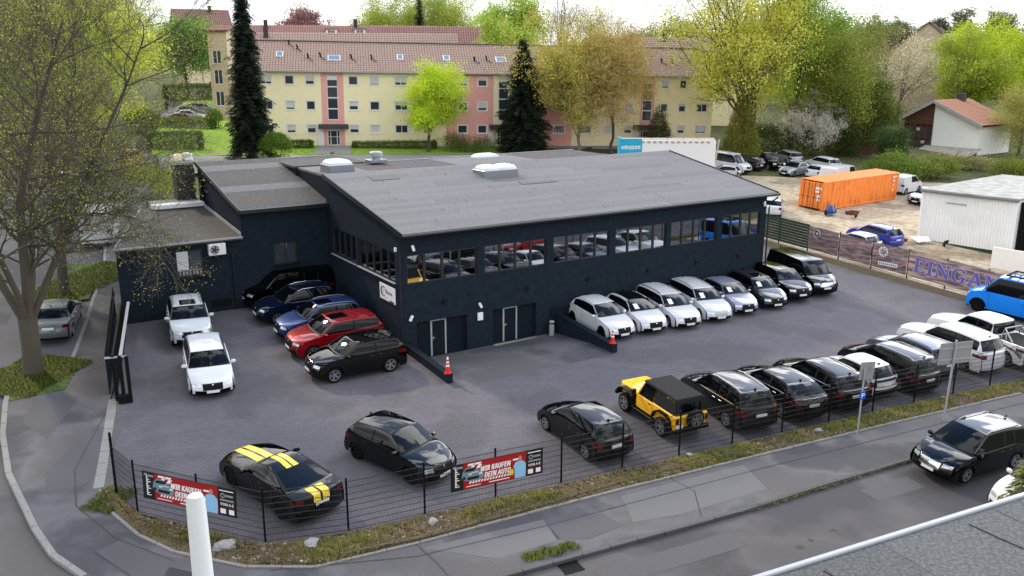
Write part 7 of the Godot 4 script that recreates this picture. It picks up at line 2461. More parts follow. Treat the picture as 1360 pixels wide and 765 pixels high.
func banner(at: Vector3, turn: float, label: String, pitch: float) -> void:
	var o := thing("banner", label, "banner", at, 0.0, "red advertising banners on the mesh fence")
	o.transform = Transform3D(Basis(Vector3.UP, turn) * Basis(Vector3.BACK, pitch), at)
	var W := 3.35; var H := .90
	var mb := MB.new()
	var nx := 12
	var bulge := func(x: float) -> float: return .012 * sin(x * 5.0) + .008 * sin(x * 11.0)
	var sheetq := func(m2: MB, x0: float, x1: float, y0: float, y1: float, z: float) -> void:
		m2.box(Vector3((x0 + x1) / 2, (y0 + y1) / 2, z), Vector3(x1 - x0, y1 - y0, .004))
	sheetq.call(mb, .43, 2.72, 0, H, .004)
	part("red_panel", mb, "red_print", o)
	for q in [[0.0, .43], [2.72, W]]:
		mb = MB.new()
		sheetq.call(mb, q[0], q[1], 0, H, .004)
		part("black_panel", mb, "black_print", o)
	mb = MB.new()
	mb.box(Vector3(W / 2, H / 2, -.002), Vector3(W + .04, H + .04, .004))
	part("hem", mb, "black_print", o)
	# chevrons and hazard stripes
	var par := func(m2: MB, x: float, y: float, w: float, h: float, sk: float, z: float) -> void:
		m2.quad(Vector3(x, y, z), Vector3(x + w, y, z), Vector3(x + w + sk, y + h, z), Vector3(x + sk, y + h, z))
	for k in 2:
		mb = MB.new()
		par.call(mb, .62 + k * .25, .66, .13, .13, .1, .009); par.call(mb, .56 + k * .25, .80, .22, .07, .05, .010)
		part("chevron", mb, "white_print", o)
	for k in 15:
		mb = MB.new()
		par.call(mb, .62 + k * .105, .155, .06, .085, .05, .009)
		part("stripe", mb, "white_print", o)
	lettering("WIR KAUFEN", .185, "white_print", o, Vector3(1.58, .60, .011), Basis(Vector3.RIGHT, Vector3(.14, 1, 0), Vector3.BACK), true, .70)
	lettering("DEIN AUTO", .185, "white_print", o, Vector3(1.66, .36, .011), Basis(Vector3.RIGHT, Vector3(.14, 1, 0), Vector3.BACK), true, .70)
	lettering("WIR KAUFEN", .185, "white_print", o, Vector3(1.592, .60, .0105), Basis(Vector3.RIGHT, Vector3(.14, 1, 0), Vector3.BACK), true, .70)
	lettering("DEIN AUTO", .185, "white_print", o, Vector3(1.672, .36, .0105), Basis(Vector3.RIGHT, Vector3(.14, 1, 0), Vector3.BACK), true, .70)
	mb = MB.new()
	sheetq.call(mb, 2.22, 2.46, .66, .72, .009)
	sheetq.call(mb, .52, 1.05, .06, .085, .009); sheetq.call(mb, 1.35, 2.1, .06, .09, .009)
	part("small_print", mb, "white_print", o)
	# printed car, three-quarter front
	mb = MB.new()
	var body := [V(.36, .44), V(.40, .62), V(.55, .76), V(.78, .73), V(.98, .60), V(1.12, .52), V(1.16, .34), V(1.05, .25), V(.62, .25), V(.40, .34)]
	var ix := Geometry2D.triangulate_polygon(PackedVector2Array(body))
	for i in range(0, ix.size(), 3):
		mb.tri(Vector3(body[ix[i]].x, body[ix[i]].y, .012), Vector3(body[ix[i + 1]].x, body[ix[i + 1]].y, .012), Vector3(body[ix[i + 2]].x, body[ix[i + 2]].y, .012), Vector3.BACK, Vector3.BACK, Vector3.BACK)
	part("printed_car", mb, "steel_blue_print", o)
	mb = MB.new()
	par.call(mb, .44, .6, .36, .1, .1, .014); par.call(mb, .55, .3, .42, .1, .03, .014); par.call(mb, .4, .34, .1, .1, 0.0, .014)
	part("printed_car_dark", mb, "black_print", o)
	mb = MB.new()
	par.call(mb, .6, .48, .12, .04, .0, .014); par.call(mb, .98, .44, .12, .05, .0, .014); par.call(mb, .7, .53, .25, .02, .02, .014)
	part("printed_car_light", mb, "white_print", o)
	# printed man with folded arms in a light blue shirt
	mb = MB.new()
	var man := [V(2.30, .0), V(2.30, .30), V(2.24, .44), V(2.32, .58), V(2.44, .62), V(2.60, .60), V(2.71, .48), V(2.71, .12), V(2.69, .0)]
	ix = Geometry2D.triangulate_polygon(PackedVector2Array(man))
	for i in range(0, ix.size(), 3):
		mb.tri(Vector3(man[ix[i]].x, man[ix[i]].y, .012), Vector3(man[ix[i + 1]].x, man[ix[i + 1]].y, .012), Vector3(man[ix[i + 2]].x, man[ix[i + 2]].y, .012), Vector3.BACK, Vector3.BACK, Vector3.BACK)
	part("printed_shirt", mb, "shirt_print", o)
	mb = MB.new()
	mb.lathe(Vector3(2.49, .70, .012), [V(.085, 0), V(0, .002)], 14, Basis(Vector3.RIGHT, PI / 2) * Basis.from_scale(Vector3(.85, 1, 1.15)))
	part("printed_head", mb, "skin_print", o)
	mb = MB.new()
	for k in 9:
		var a := TAU * k / 9.0
		var a2 := TAU * (k + .5) / 9.0
		var a3 := TAU * (k + 1) / 9.0
		mb.tri(Vector3(2.16, .26, .015), Vector3(2.16 + cos(a) * .085, .26 + sin(a) * .085, .015), Vector3(2.16 + cos(a2) * .14, .26 + sin(a2) * .14, .015))
		mb.tri(Vector3(2.16, .26, .015), Vector3(2.16 + cos(a2) * .14, .26 + sin(a2) * .14, .015), Vector3(2.16 + cos(a3) * .085, .26 + sin(a3) * .085, .015))
	part("starburst", mb, "yellow_print", o)
	# right block: emblem, lines, two pale fields
	mb = MB.new()
	mb.lathe(Vector3(2.90, .66, .009), [V(.085, 0), V(.085, .003), V(.045, .003), V(.045, 0)], 16, Basis(Vector3.RIGHT, PI / 2))
	sheetq.call(mb, 3.0, 3.26, .63, .70, .009); sheetq.call(mb, 2.80, 3.28, .48, .54, .009)
	part("emblem", mb, "grey_print", o)
	mb = MB.new()
	sheetq.call(mb, 2.78, 3.28, .81, .84, .009)
	sheetq.call(mb, 2.80, 2.99, .06, .22, .009); sheetq.call(mb, 3.10, 3.28, .06, .22, .009)
	part("white_field", mb, "white_print", o)
	lettering("VON A-Z", .085, "white_print", o, Vector3(3.04, .37, .009), Basis.IDENTITY)
	mb = MB.new()
	sheetq.call(mb, 2.80, 3.28, .26, .275, .009)
	part("rule", mb, "red_print", o)
	mb = MB.new()
	for k in 9:
		var yy := .12 + k * .075
		par.call(mb, .12, yy, .16 - .05 * (k % 3), .028, .02, .009)
		par.call(mb, .13, yy + .03, .05, .03, .0, .010)
	part("upright_lettering", mb, "white_print", o)
	mb = MB.new()
	sheetq.call(mb, .06, .18, .78, .86, .009); sheetq.call(mb, .2, .4, .76, .83, .009)
	part("corner_mark", mb, "grey_print", o)

func build_front_fence() -> void:
	var posts := front_posts()
	var o := thing("mesh_fence", "black double rod mesh fence between the car lot and the grass verge", "fence")
	for i in posts.size():
		var h := 2.15 if i == 0 else 1.80
		fence_post(o, posts[i], h, "black_steel", 0.0, .085 if i == 0 else .06)
		if i > 0: wire_panel(o, posts[i - 1], posts[i], 1.63, "wire")
	var e: Vector3 = (posts[3] - posts[1]).normalized()
	var nn := Vector3(-e.z, 0, e.x).normalized()
	if nn.z < 0: nn = -nn
	banner(posts[1] + e * .36 + nn * .05 + Vector3.UP * .50 + Vector3(0, .12, 0), atan2(-e.z, e.x), "red banner with car print at the fence corner by the white mast", -.045)
	e = (posts[8] - posts[4]).normalized()
	nn = Vector3(-e.z, 0, e.x).normalized()
	if nn.z < 0: nn = -nn
	banner(posts[4] + e * 3.43 + nn * .05 + Vector3.UP * .58, atan2(-e.z, e.x), "red banner with car print on the fence between two black hatchbacks", asin(e.y))

func streak_tex(sd: int, warm: float) -> ImageTexture:
	var r := RandomNumberGenerator.new(); r.seed = sd
	var w := 512; var h := 384
	var im := Image.create(w, h, false, Image.FORMAT_RGB8)
	var base := noise(.006, sd, 3)
	var acc := PackedFloat32Array(); acc.resize(w * h)
	for k in 22:
		var y0 := r.randf_range(-60, h + 60)
		var sl := r.randf_range(-.35, .25)
		var cv := r.randf_range(-.0006, .0006)
		var wd := r.randf_range(2, 16)
		var am := r.randf_range(.25, .9)
		for x in w:
			var yc := y0 + sl * x + cv * x * x
			for y in range(maxi(0, int(yc - wd)), mini(h, int(yc + wd))):
				acc[y * w + x] = maxf(acc[y * w + x], am * (1.0 - absf(y - yc) / wd))
	for y in h:
		for x in w:
			var b := .5 + .5 * base.get_noise_2d(x, y * 2.0)
			var c := Color(.34, .30, .32).lerp(Color(.78, .62, .60), b * b * warm)
			if b > .55 and warm > 1.0: c = c.lerp(Color(.80, .74, .62), .5)
			im.set_pixel(x, y, c.lerp(Color(.90, .68, .66) if (y / 40) % 3 else Color(.86, .80, .84), acc[y * w + x] * .9))
	im.generate_mipmaps()
	return ImageTexture.create_from_image(im)
func print_quad(a: Vector3, b: Vector3, h: float) -> MB:
	var mb := MB.new()
	var n := 10
	var dirn := (b - a).normalized()
	var out := Vector3(-dirn.z, 0, dirn.x)
	for i in n:
		var u0 := float(i) / n
		var u1 := (i + 1.0) / n
		var p := a.lerp(b, u0) + out * .02 * sin(u0 * 9.0)
		var q := a.lerp(b, u1) + out * .02 * sin(u1 * 9.0)
		mb.quad(p, q, q + Vector3.UP * h, p + Vector3.UP * h)
		var k := mb.uv.size() - 6
		var us := [V(u0, 1), V(u1, 0), V(u1, 1), V(u0, 1), V(u0, 0), V(u1, 0)]
		for j in 6: mb.uv[k + j] = us[j]
	return mb

func build_rear_fence() -> void:
	var o := thing("yard_fence", "green steel panel fence between the car lot and the sandy yard", "fence")
	var A := Vector3(19.23, 0, -64.64)
	var e := Vector3(.575, 0, .818)
	var ss := [-3.9, -1.32, 1.25, 3.82, 6.4, 8.95, 11.57, 14.15, 16.75, 19.33, 21.9, 24.5]
	var pts := []
	for s in ss:
		var p: Vector3 = A + e * s
		pts.append(gp(p.x, p.z, .05))
	for i in pts.size():
		fence_post(o, pts[i], 1.92, "green_steel", 0.0, .08)
		if i > 0: wire_panel(o, pts[i - 1], pts[i], 1.8, "green_steel", false)
		if i > 0 and i < 4:
			for k in 9:
				var mb := MB.new()
				var y := .12 + k * .2
				mb.bar(pts[i - 1] + Vector3.UP * (y + .09), pts[i] + Vector3.UP * (y + .09), .016, .184)
				part("slat", mb, "green_slat", o)
	var nn := Vector3(-e.z, 0, e.x)
	if nn.z < 0: nn = -nn
	var bs := Basis(e, Vector3.UP, e.cross(Vector3.UP))
	var turn := atan2(-e.z, e.x)
	# the first three are single banners, the entrance one spans the rest
	var labels := ["dark banner with hexagon emblem next to the green fence panels", "dark banner with pale streaks between hexagon and round emblem banners", "dark banner with round emblem and white label left of the purple lettering"]
	for k in 3:
		var bn := thing("mesh_banner", labels[k], "banner", pts[3 + k], turn, "printed banners on the yard fence")
		var m := mat("streaks_%d" % k, Color.WHITE, .75)
		m.albedo_texture = streak_tex(30 + k, .8)
		var d: Vector3 = pts[4 + k] - pts[3 + k]
		var l := Vector3(d.x, 0, d.z).length()
		part("print", print_quad(Vector3(.05, .16, .05), Vector3(l - .05, .16 + d.y, .05), 1.66), m, bn)
		var mb := MB.new()
		if k == 0:
			for q in 6:
				var a0 := TAU * q / 6.0 + .5
				var a1 := TAU * (q + 1) / 6.0 + .5
				mb.bar(Vector3(.75 + cos(a0) * .3, 1.35 + sin(a0) * .3, .085), Vector3(.75 + cos(a1) * .3, 1.35 + sin(a1) * .3, .085), .006, .07, Vector3.BACK)
			for q in 5:
				var a := TAU * q / 5.0 + PI / 2
				mb.tri(Vector3(.75 + cos(a) * .13, 1.35 + sin(a) * .13, .085), Vector3(.75 + cos(a + 2.0) * .06, 1.35 + sin(a + 2.0) * .06, .085), Vector3(.75 + cos(a - 2.0) * .06, 1.35 + sin(a - 2.0) * .06, .085))
			part("emblem", mb, "white_print", bn)
			mb = MB.new()
			for q in 6: mb.box(Vector3(1.2 + q * .17, 1.12, .085), Vector3(.12, .14, .006))
			part("letter_row", mb, "grey_print", bn)
		elif k == 2:
			mb.lathe(Vector3(.85, 1.28, .08), [V(.34, 0), V(.34, .006), V(.29, .006), V(.29, 0)], 22, Basis(Vector3.RIGHT, PI / 2))
			mb.lathe(Vector3(.85, 1.28, .08), [V(.22, 0), V(.22, .006), V(.19, .006), V(.19, 0)], 18, Basis(Vector3.RIGHT, PI / 2))
			for q in 8:
				var a := TAU * q / 8.0
				mb.box(Vector3(.85 + cos(a) * .25, 1.28 + sin(a) * .25, .084), Vector3(.08, .05, .005), Basis(Vector3.BACK, a))
			mb.bar(Vector3(.78, 1.15, .085), Vector3(.95, 1.42, .085), .006, .05, Vector3.BACK)
			part("emblem", mb, "white_print", bn)
			mb = MB.new()
			for q in 7: mb.box(Vector3(1.3 + q * .15, 1.24 - q * .008, .085), Vector3(.11, .13 + .03 * (q % 2), .006))
			part("letter_row", mb, "grey_print", bn)
			mb = MB.new()
			mb.box(Vector3(1.25, .48, .083), Vector3(1.4, .24, .006))
			var lb := part("label_field", mb, "white_print", bn)
			mb = MB.new()
			for q in 9: mb.box(Vector3(.66 + q * .147, .48, .088), Vector3(.1, .13, .006))
			part("letter_row", mb, "grey_print", lb)
	var en := thing("entrance_banner", "long banner with large purple entrance lettering behind the blue van", "banner", pts[6], turn, "printed banners on the yard fence")
	var m4 := mat("streaks_9", Color.WHITE, .75)
	m4.albedo_texture = streak_tex(47, 1.4)
	var d4: Vector3 = pts[9] - pts[6]
	var l4 := Vector3(d4.x, 0, d4.z).length()
	part("print", print_quad(Vector3(.05, .16, .05), Vector3(l4 - .05, .16 + d4.y, .05), 1.66), m4, en)
	var sl := asin(d4.normalized().y)
	var lt := lettering("EINGANG", .86, "purple_print", en, Vector3(3.72, .98 + sin(sl) * 3.7, .10), Basis(Vector3.BACK, sl), true, 1.12, true)
	var l2 := lettering("EINGANG", .86, "purple_edge", en, Vector3(3.72, .98 + sin(sl) * 3.7, .085), Basis(Vector3.BACK, sl) * Basis.from_scale(Vector3(1.0, 1.0, 1)), true, 1.12, true)
	for dx in [[-.035, 0.0], [.035, 0.0], [0.0, .035], [0.0, -.035], [.025, .025], [-.025, .025], [.025, -.025], [-.025, -.025]]:
		var c := l2.duplicate()
		c.name = numbered(en, "lettering")
		en.add_child(c, true)
		c.position += Vector3(dx[0], dx[1], 0)

func build_gate() -> void:
	var a := gp(-16.05, -32.9)
	var b := gp(-18.55, -39.6)
	var o := thing("sliding_gate", "black barred sliding gate with pale top rail beside the pavement", "gate")
	var n := 46
	for k in n + 1:
		var p := a.lerp(b, k / float(n))
		var mb := MB.new()
		mb.box(p + Vector3(0, .92, 0), Vector3(.03, 1.65, .03))
		part("bar", mb, "black_steel", o)
	for y in [.12, 1.72]:
		var mb := MB.new()
		mb.bar(a + Vector3.UP * y, b + Vector3.UP * y, .07, .1)
		part("rail", mb, "black_steel", o)
	var mb := MB.new()
	mb.bar(a + Vector3.UP * 1.81 + Vector3(.35, 0, 0), b + Vector3.UP * 1.81 + Vector3(.35, 0, 0), .12, .07)
	part("guide_rail", mb, "galv_dull", o)
	for k in 3:
		mb = MB.new()
		mb.box(a + Vector3(.1 + k * .3, .95, .12 + k * .06), Vector3(.13, 1.95, .13), Basis(Vector3.UP, .3), .01)
		part("gate_post", mb, "black_steel", o)
	mb = MB.new()
	mb.box(a + Vector3(.45, .16, .3), Vector3(.4, .32, .3), Basis(Vector3.UP, .3), .02)
	part("motor_box", mb, "black_steel", o)
	mb = MB.new()
	mb.box(a + Vector3(.2, 1.83, .1), Vector3(.8, .06, .12), Basis(Vector3.UP, .3), .01)
	part("cross_piece", mb, "galv_dull", o)
	# dark board fence running on up to the office
	var c := gp(-16.25, -33.3)
	var d := gp(-19.75, -42.0)
	var f := thing("board_fence", "dark board fence along the pavement behind the sliding gate", "fence")
	for k in 36:
		var p := c.lerp(d, (k + .5) / 36.0) + Vector3(-.25, 0, 0)
		mb = MB.new()
		mb.box(p + Vector3(0, .9, 0), Vector3(.235, 1.8, .025), Basis(Vector3.UP, atan2(-(d.z - c.z), d.x - c.x)))
		part("board", mb, "facade_worn", f)
	for y in [.4, 1.5]:
		mb = MB.new()
		mb.bar(c + Vector3(-.2, y, 0), d + Vector3(-.2, y, 0), .05, .08)
		part("rail", mb, "black_steel", f)

# ------------------------------------------------------------------ the yard's big things
func build_container() -> void:
	var o := thing("shipping_container", "long orange corrugated shipping container in the sandy yard", "container", Vector3.ZERO)
	var hd := .6447
	o.transform = Transform3D(slope_basis(hd), gp(27.35, -75.92, .02))
	# local: x along the long side, z from 0 (near side) to -2.44
	var mb := MB.new()
	for side in [0.0, -2.44]:
		var n := 72
		for i in n:
			var f := func(k: int) -> float: return [0.0, .0, .06, .06][k % 4]
			var x0 := .14 + 11.9 * i / n
			var x1 := .14 + 11.9 * (i + 1) / n
			var sg := 1.0 if side == 0.0 else -1.0
			var z0: float = side - sg * (.02 + float(f.call(i)))
			var z1: float = side - sg * (.02 + float(f.call(i + 1)))
			if sg > 0: mb.quad(Vector3(x0, .14, z0), Vector3(x1, .14, z1), Vector3(x1, 2.47, z1), Vector3(x0, 2.47, z0))
			else: mb.quad(Vector3(x0, .14, z0), Vector3(x0, 2.47, z0), Vector3(x1, 2.47, z1), Vector3(x1, .14, z1))
	part("side_wall", mb, "container_orange", o)
	mb = MB.new()
	for i in 44:
		var f := .02 if i % 2 else 0.0
		mb.box(Vector3(.15 + 11.9 * (i + .5) / 44, 2.555 + f * .5, -1.22), Vector3(11.9 / 44 - .01, .03 + f, 2.3))
	part("roof", mb, "container_orange", o)
	for x in [.07, 12.12]:
		for z in [-.07, -2.37]:
			mb = MB.new()
			mb.box(Vector3(x, 1.295, z), Vector3(.14, 2.59, .14), Basis.IDENTITY, .015)
			part("corner_post", mb, "container_orange", o)
	for z in [-.06, -2.38]:
		for y in [.08, 2.52]:
			mb = MB.new()
			mb.box(Vector3(6.095, y, z), Vector3(11.9, .13, .11), Basis.IDENTITY, .012)
			part("rail", mb, "container_orange", o)
	for k in 2:
		mb = MB.new()
		mb.box(Vector3(.05, 1.3, -.66 - k * 1.12), Vector3(.05, 2.3, 1.08), Basis.IDENTITY, .012)
		for q in 4: mb.box(Vector3(.02, 1.3, -.66 - k * 1.12 + (q - 1.5) * .26), Vector3(.03, 2.2, .09), Basis.IDENTITY, .01)
		var dr := part("door", mb, "container_orange", o)
		for q in 2:
			mb = MB.new()
			mb.tube([Vector3(-.02, .1, -.4 - k * 1.12 - q * .5), Vector3(-.02, 2.5, -.4 - k * 1.12 - q * .5)], [.02, .02], 6)
			mb.box(Vector3(-.03, 1.1, -.4 - k * 1.12 - q * .5), Vector3(.05, .06, .3))
			part("lock_rod", mb, "rust", dr)
	mb = MB.new()
	mb.box(Vector3(.0, 1.95, -.55), Vector3(.012, .22, .6)); mb.box(Vector3(.0, 1.65, -.62), Vector3(.012, .16, .42)); mb.box(Vector3(.0, 1.1, -.45), Vector3(.012, .55, .32))
	part("white_marking", mb, "white_print", o)
	mb = MB.new()
	for q in [[11.3, 2.2, .35], [11.35, 1.85, .25], [11.4, 1.4, .14], [11.4, .95, .14], [11.75, 2.2, .14]]:
		mb.box(Vector3(q[0], q[1], -.012), Vector3(q[2], .16, .012))
	part("white_marking", mb, "white_print", o)
	mb = MB.new()
	rng.seed = 19
	for k in 34:
		var rx := rng.randf_range(.2, 11.9)
		var rh := rng.randf_range(.15, .8)
		var top := rng.randf() < .4
		mb.box(Vector3(rx, (2.45 - rh / 2) if top else (.16 + rh / 2), -.016), Vector3(rng.randf_range(.015, .05), rh, .006))
	stuff(part("rust_streaks", mb, "rust", o))

func build_shed() -> void:
	var dirv := Vector3(.6239, 0, .7815)
	var nrm := Vector3(-.7815, 0, .6239)
	var o := thing("white_shed", "white ribbed sheet metal shed with flat grey roof and green base", "building", Vector3.ZERO, 0.0)
	o.transform = Transform3D(Basis(dirv, Vector3.UP, nrm), Vector3(32.0, .5, -67.0))
	var mb := MB.new()
	var n := 120
	var Ls := 6.9
	for i in n:
		var prof := [0.0, 0.0, .05, .05]
		var x0 := Ls * i / n
		var x1 := Ls * (i + 1) / n
		mb.quad(Vector3(x0, .12, prof[i % 4]), Vector3(x1, .12, prof[(i + 1) % 4]), Vector3(x1, 3.95, prof[(i + 1) % 4]), Vector3(x0, 3.95, prof[i % 4]))
	part("ribbed_wall", mb, "white_sheet", o)
	mb = MB.new()
	mb.quad(Vector3(0, -.4, -14), Vector3(0, -.4, 0), Vector3(0, 3.95, 0), Vector3(0, 3.95, -14))
	mb.quad(Vector3(Ls, -.4, 0), Vector3(Ls, -.4, -14), Vector3(Ls, 3.95, -14), Vector3(Ls, 3.95, 0))
	mb.quad(Vector3(Ls, -.4, -14), Vector3(0, -.4, -14), Vector3(0, 3.95, -14), Vector3(Ls, 3.95, -14))
	part("wall", mb, "white_sheet", o)
	mb = MB.new()
	mb.box(Vector3(Ls / 2, -.1, .02), Vector3(Ls, .44, .06))
	part("base_rail", mb, "green_steel", o)
	mb = MB.new()
	mb.box(Vector3(0, 2.0, .02), Vector3(.2, 4.0, .16), Basis.IDENTITY, .01)
	part("corner_post", mb, "white_sheet", o)
	mb = MB.new()
	mb.box(Vector3(Ls / 2, 4.02, -6.9), Vector3(Ls + .3, .16, 14.4), Basis.IDENTITY, .02)
	part("roof", mb, "tin_roof", o)
	mb = MB.new()
	mb.bar(Vector3(-.1, 3.9, .3), Vector3(Ls + .15, 3.9, .3), .09, .1)
	part("gutter", mb, "zinc", o)
	mb = MB.new()
	mb.box(Vector3(2.6, 3.2, .07), Vector3(1.5, .09, .08), Basis.IDENTITY, .01)
	part("slot_cover", mb, "galv_dull", o)
	mb = MB.new()
	mb.box(Vector3(Ls + .5, 1.9, -.6), Vector3(.9, 3.8, .3))
	for k in 6: mb.box(Vector3(Ls + .5, .5 + k * .6, -.42), Vector3(.9, .06, .06))
	part("dark_bay", mb, "black_steel", o)
	var w := thing("white_screen_wall", "low white wall panel in front of the ribbed shed", "wall", Vector3.ZERO)
	w.transform = Transform3D(Basis(dirv, Vector3.UP, nrm), Vector3(33.4, -.1, -58.9))
	mb = MB.new()
	mb.box(Vector3(2.6, .8, 0), Vector3(5.2, 1.9, .12), Basis.IDENTITY, .01)
	part("panel", mb, "render_white", w)

func build_trailer() -> void:
	var o := thing("lorry_trailer", "white lorry trailer with turquoise end panel parked behind the hall", "trailer", Vector3.ZERO)
	var y0 := G(14, -86) + .15
	o.transform = Transform3D(Basis(Vector3.UP, -.03), Vector3(10.6, y0 + .55, -85.0))
	var L := 9.2
	var mb := MB.new()
	mb.box(Vector3(L / 2, 2.3, -1.25), Vector3(L, 2.9, 2.5), Basis.IDENTITY, .04)
	part("box_body", mb, "tarp_white", o)
	for k in 6:
		mb = MB.new()
		mb.quad(Vector3(L * k / 6 + .02, 3.72, .02), Vector3(L * (k + 1) / 6 - .02, 3.72, .02), Vector3(L * (k + 1) / 6 - .02, 3.95, -1.2), Vector3(L * k / 6 + .02, 3.95, -1.2))
		mb.quad(Vector3(L * k / 6 + .02, 3.95, -1.2), Vector3(L * (k + 1) / 6 - .02, 3.95, -1.2), Vector3(L * (k + 1) / 6 - .02, 3.76, -2.5), Vector3(L * k / 6 + .02, 3.76, -2.5))
		part("roof_tarp", mb, "tarp_grey", o)
	for k in 15:
		mb = MB.new()
		mb.box(Vector3(.4 + k * (L - .6) / 15, 3.62, .03), Vector3(.32, .2, .03), Basis(Vector3.BACK, .2 if k % 2 else -.2), .01)
		part("curtain_fold", mb, "tarp_grey", o)
	mb = MB.new()
	mb.box(Vector3(-.05, 2.9, -1.1), Vector3(.14, 2.2, 2.55), Basis.IDENTITY, .02)
	mb.box(Vector3(1.0, 2.95, .03), Vector3(2.1, 2.0, .06), Basis.IDENTITY, .02)
	part("end_panel", mb, "turquoise", o)
	lettering("amazon", .42, "white_print", o, Vector3(.95, 3.15, .075), Basis.IDENTITY, true, .85)
	mb = MB.new()
	for k in 10:
		mb.bar(Vector3(.45 + k * .1, 2.96 - .1 * sin(PI * k / 10.0), .07), Vector3(.55 + k * .1, 2.96 - .1 * sin(PI * (k + 1) / 10.0), .07), .008, .05, Vector3.BACK)
	part("smile_arrow", mb, "white_print", o)
	for k in 5:
		mb = MB.new()
		mb.box(Vector3(L + .12 + .1 * (k % 2), 2.4 - .1 * k, -.2 - k * .5), Vector3(.08, 3.0 - .25 * (k % 3), .48), Basis(Vector3.UP, .2 * (k - 2)) * Basis(Vector3.BACK, .06 * (k - 2)), .02)
		part("torn_curtain", mb, "tarp_grey", o)
	for x in [6.6, 7.8]:
		for z in [-.25, -2.25]:
			var w := MB.new()
			w.lathe(Vector3(x, .5, z), [V(0, -.14), V(.5, -.14), V(.5, .14), V(0, .14)], 16, Basis(Vector3.RIGHT, PI / 2))
			part("wheel", w, "tyre", o)

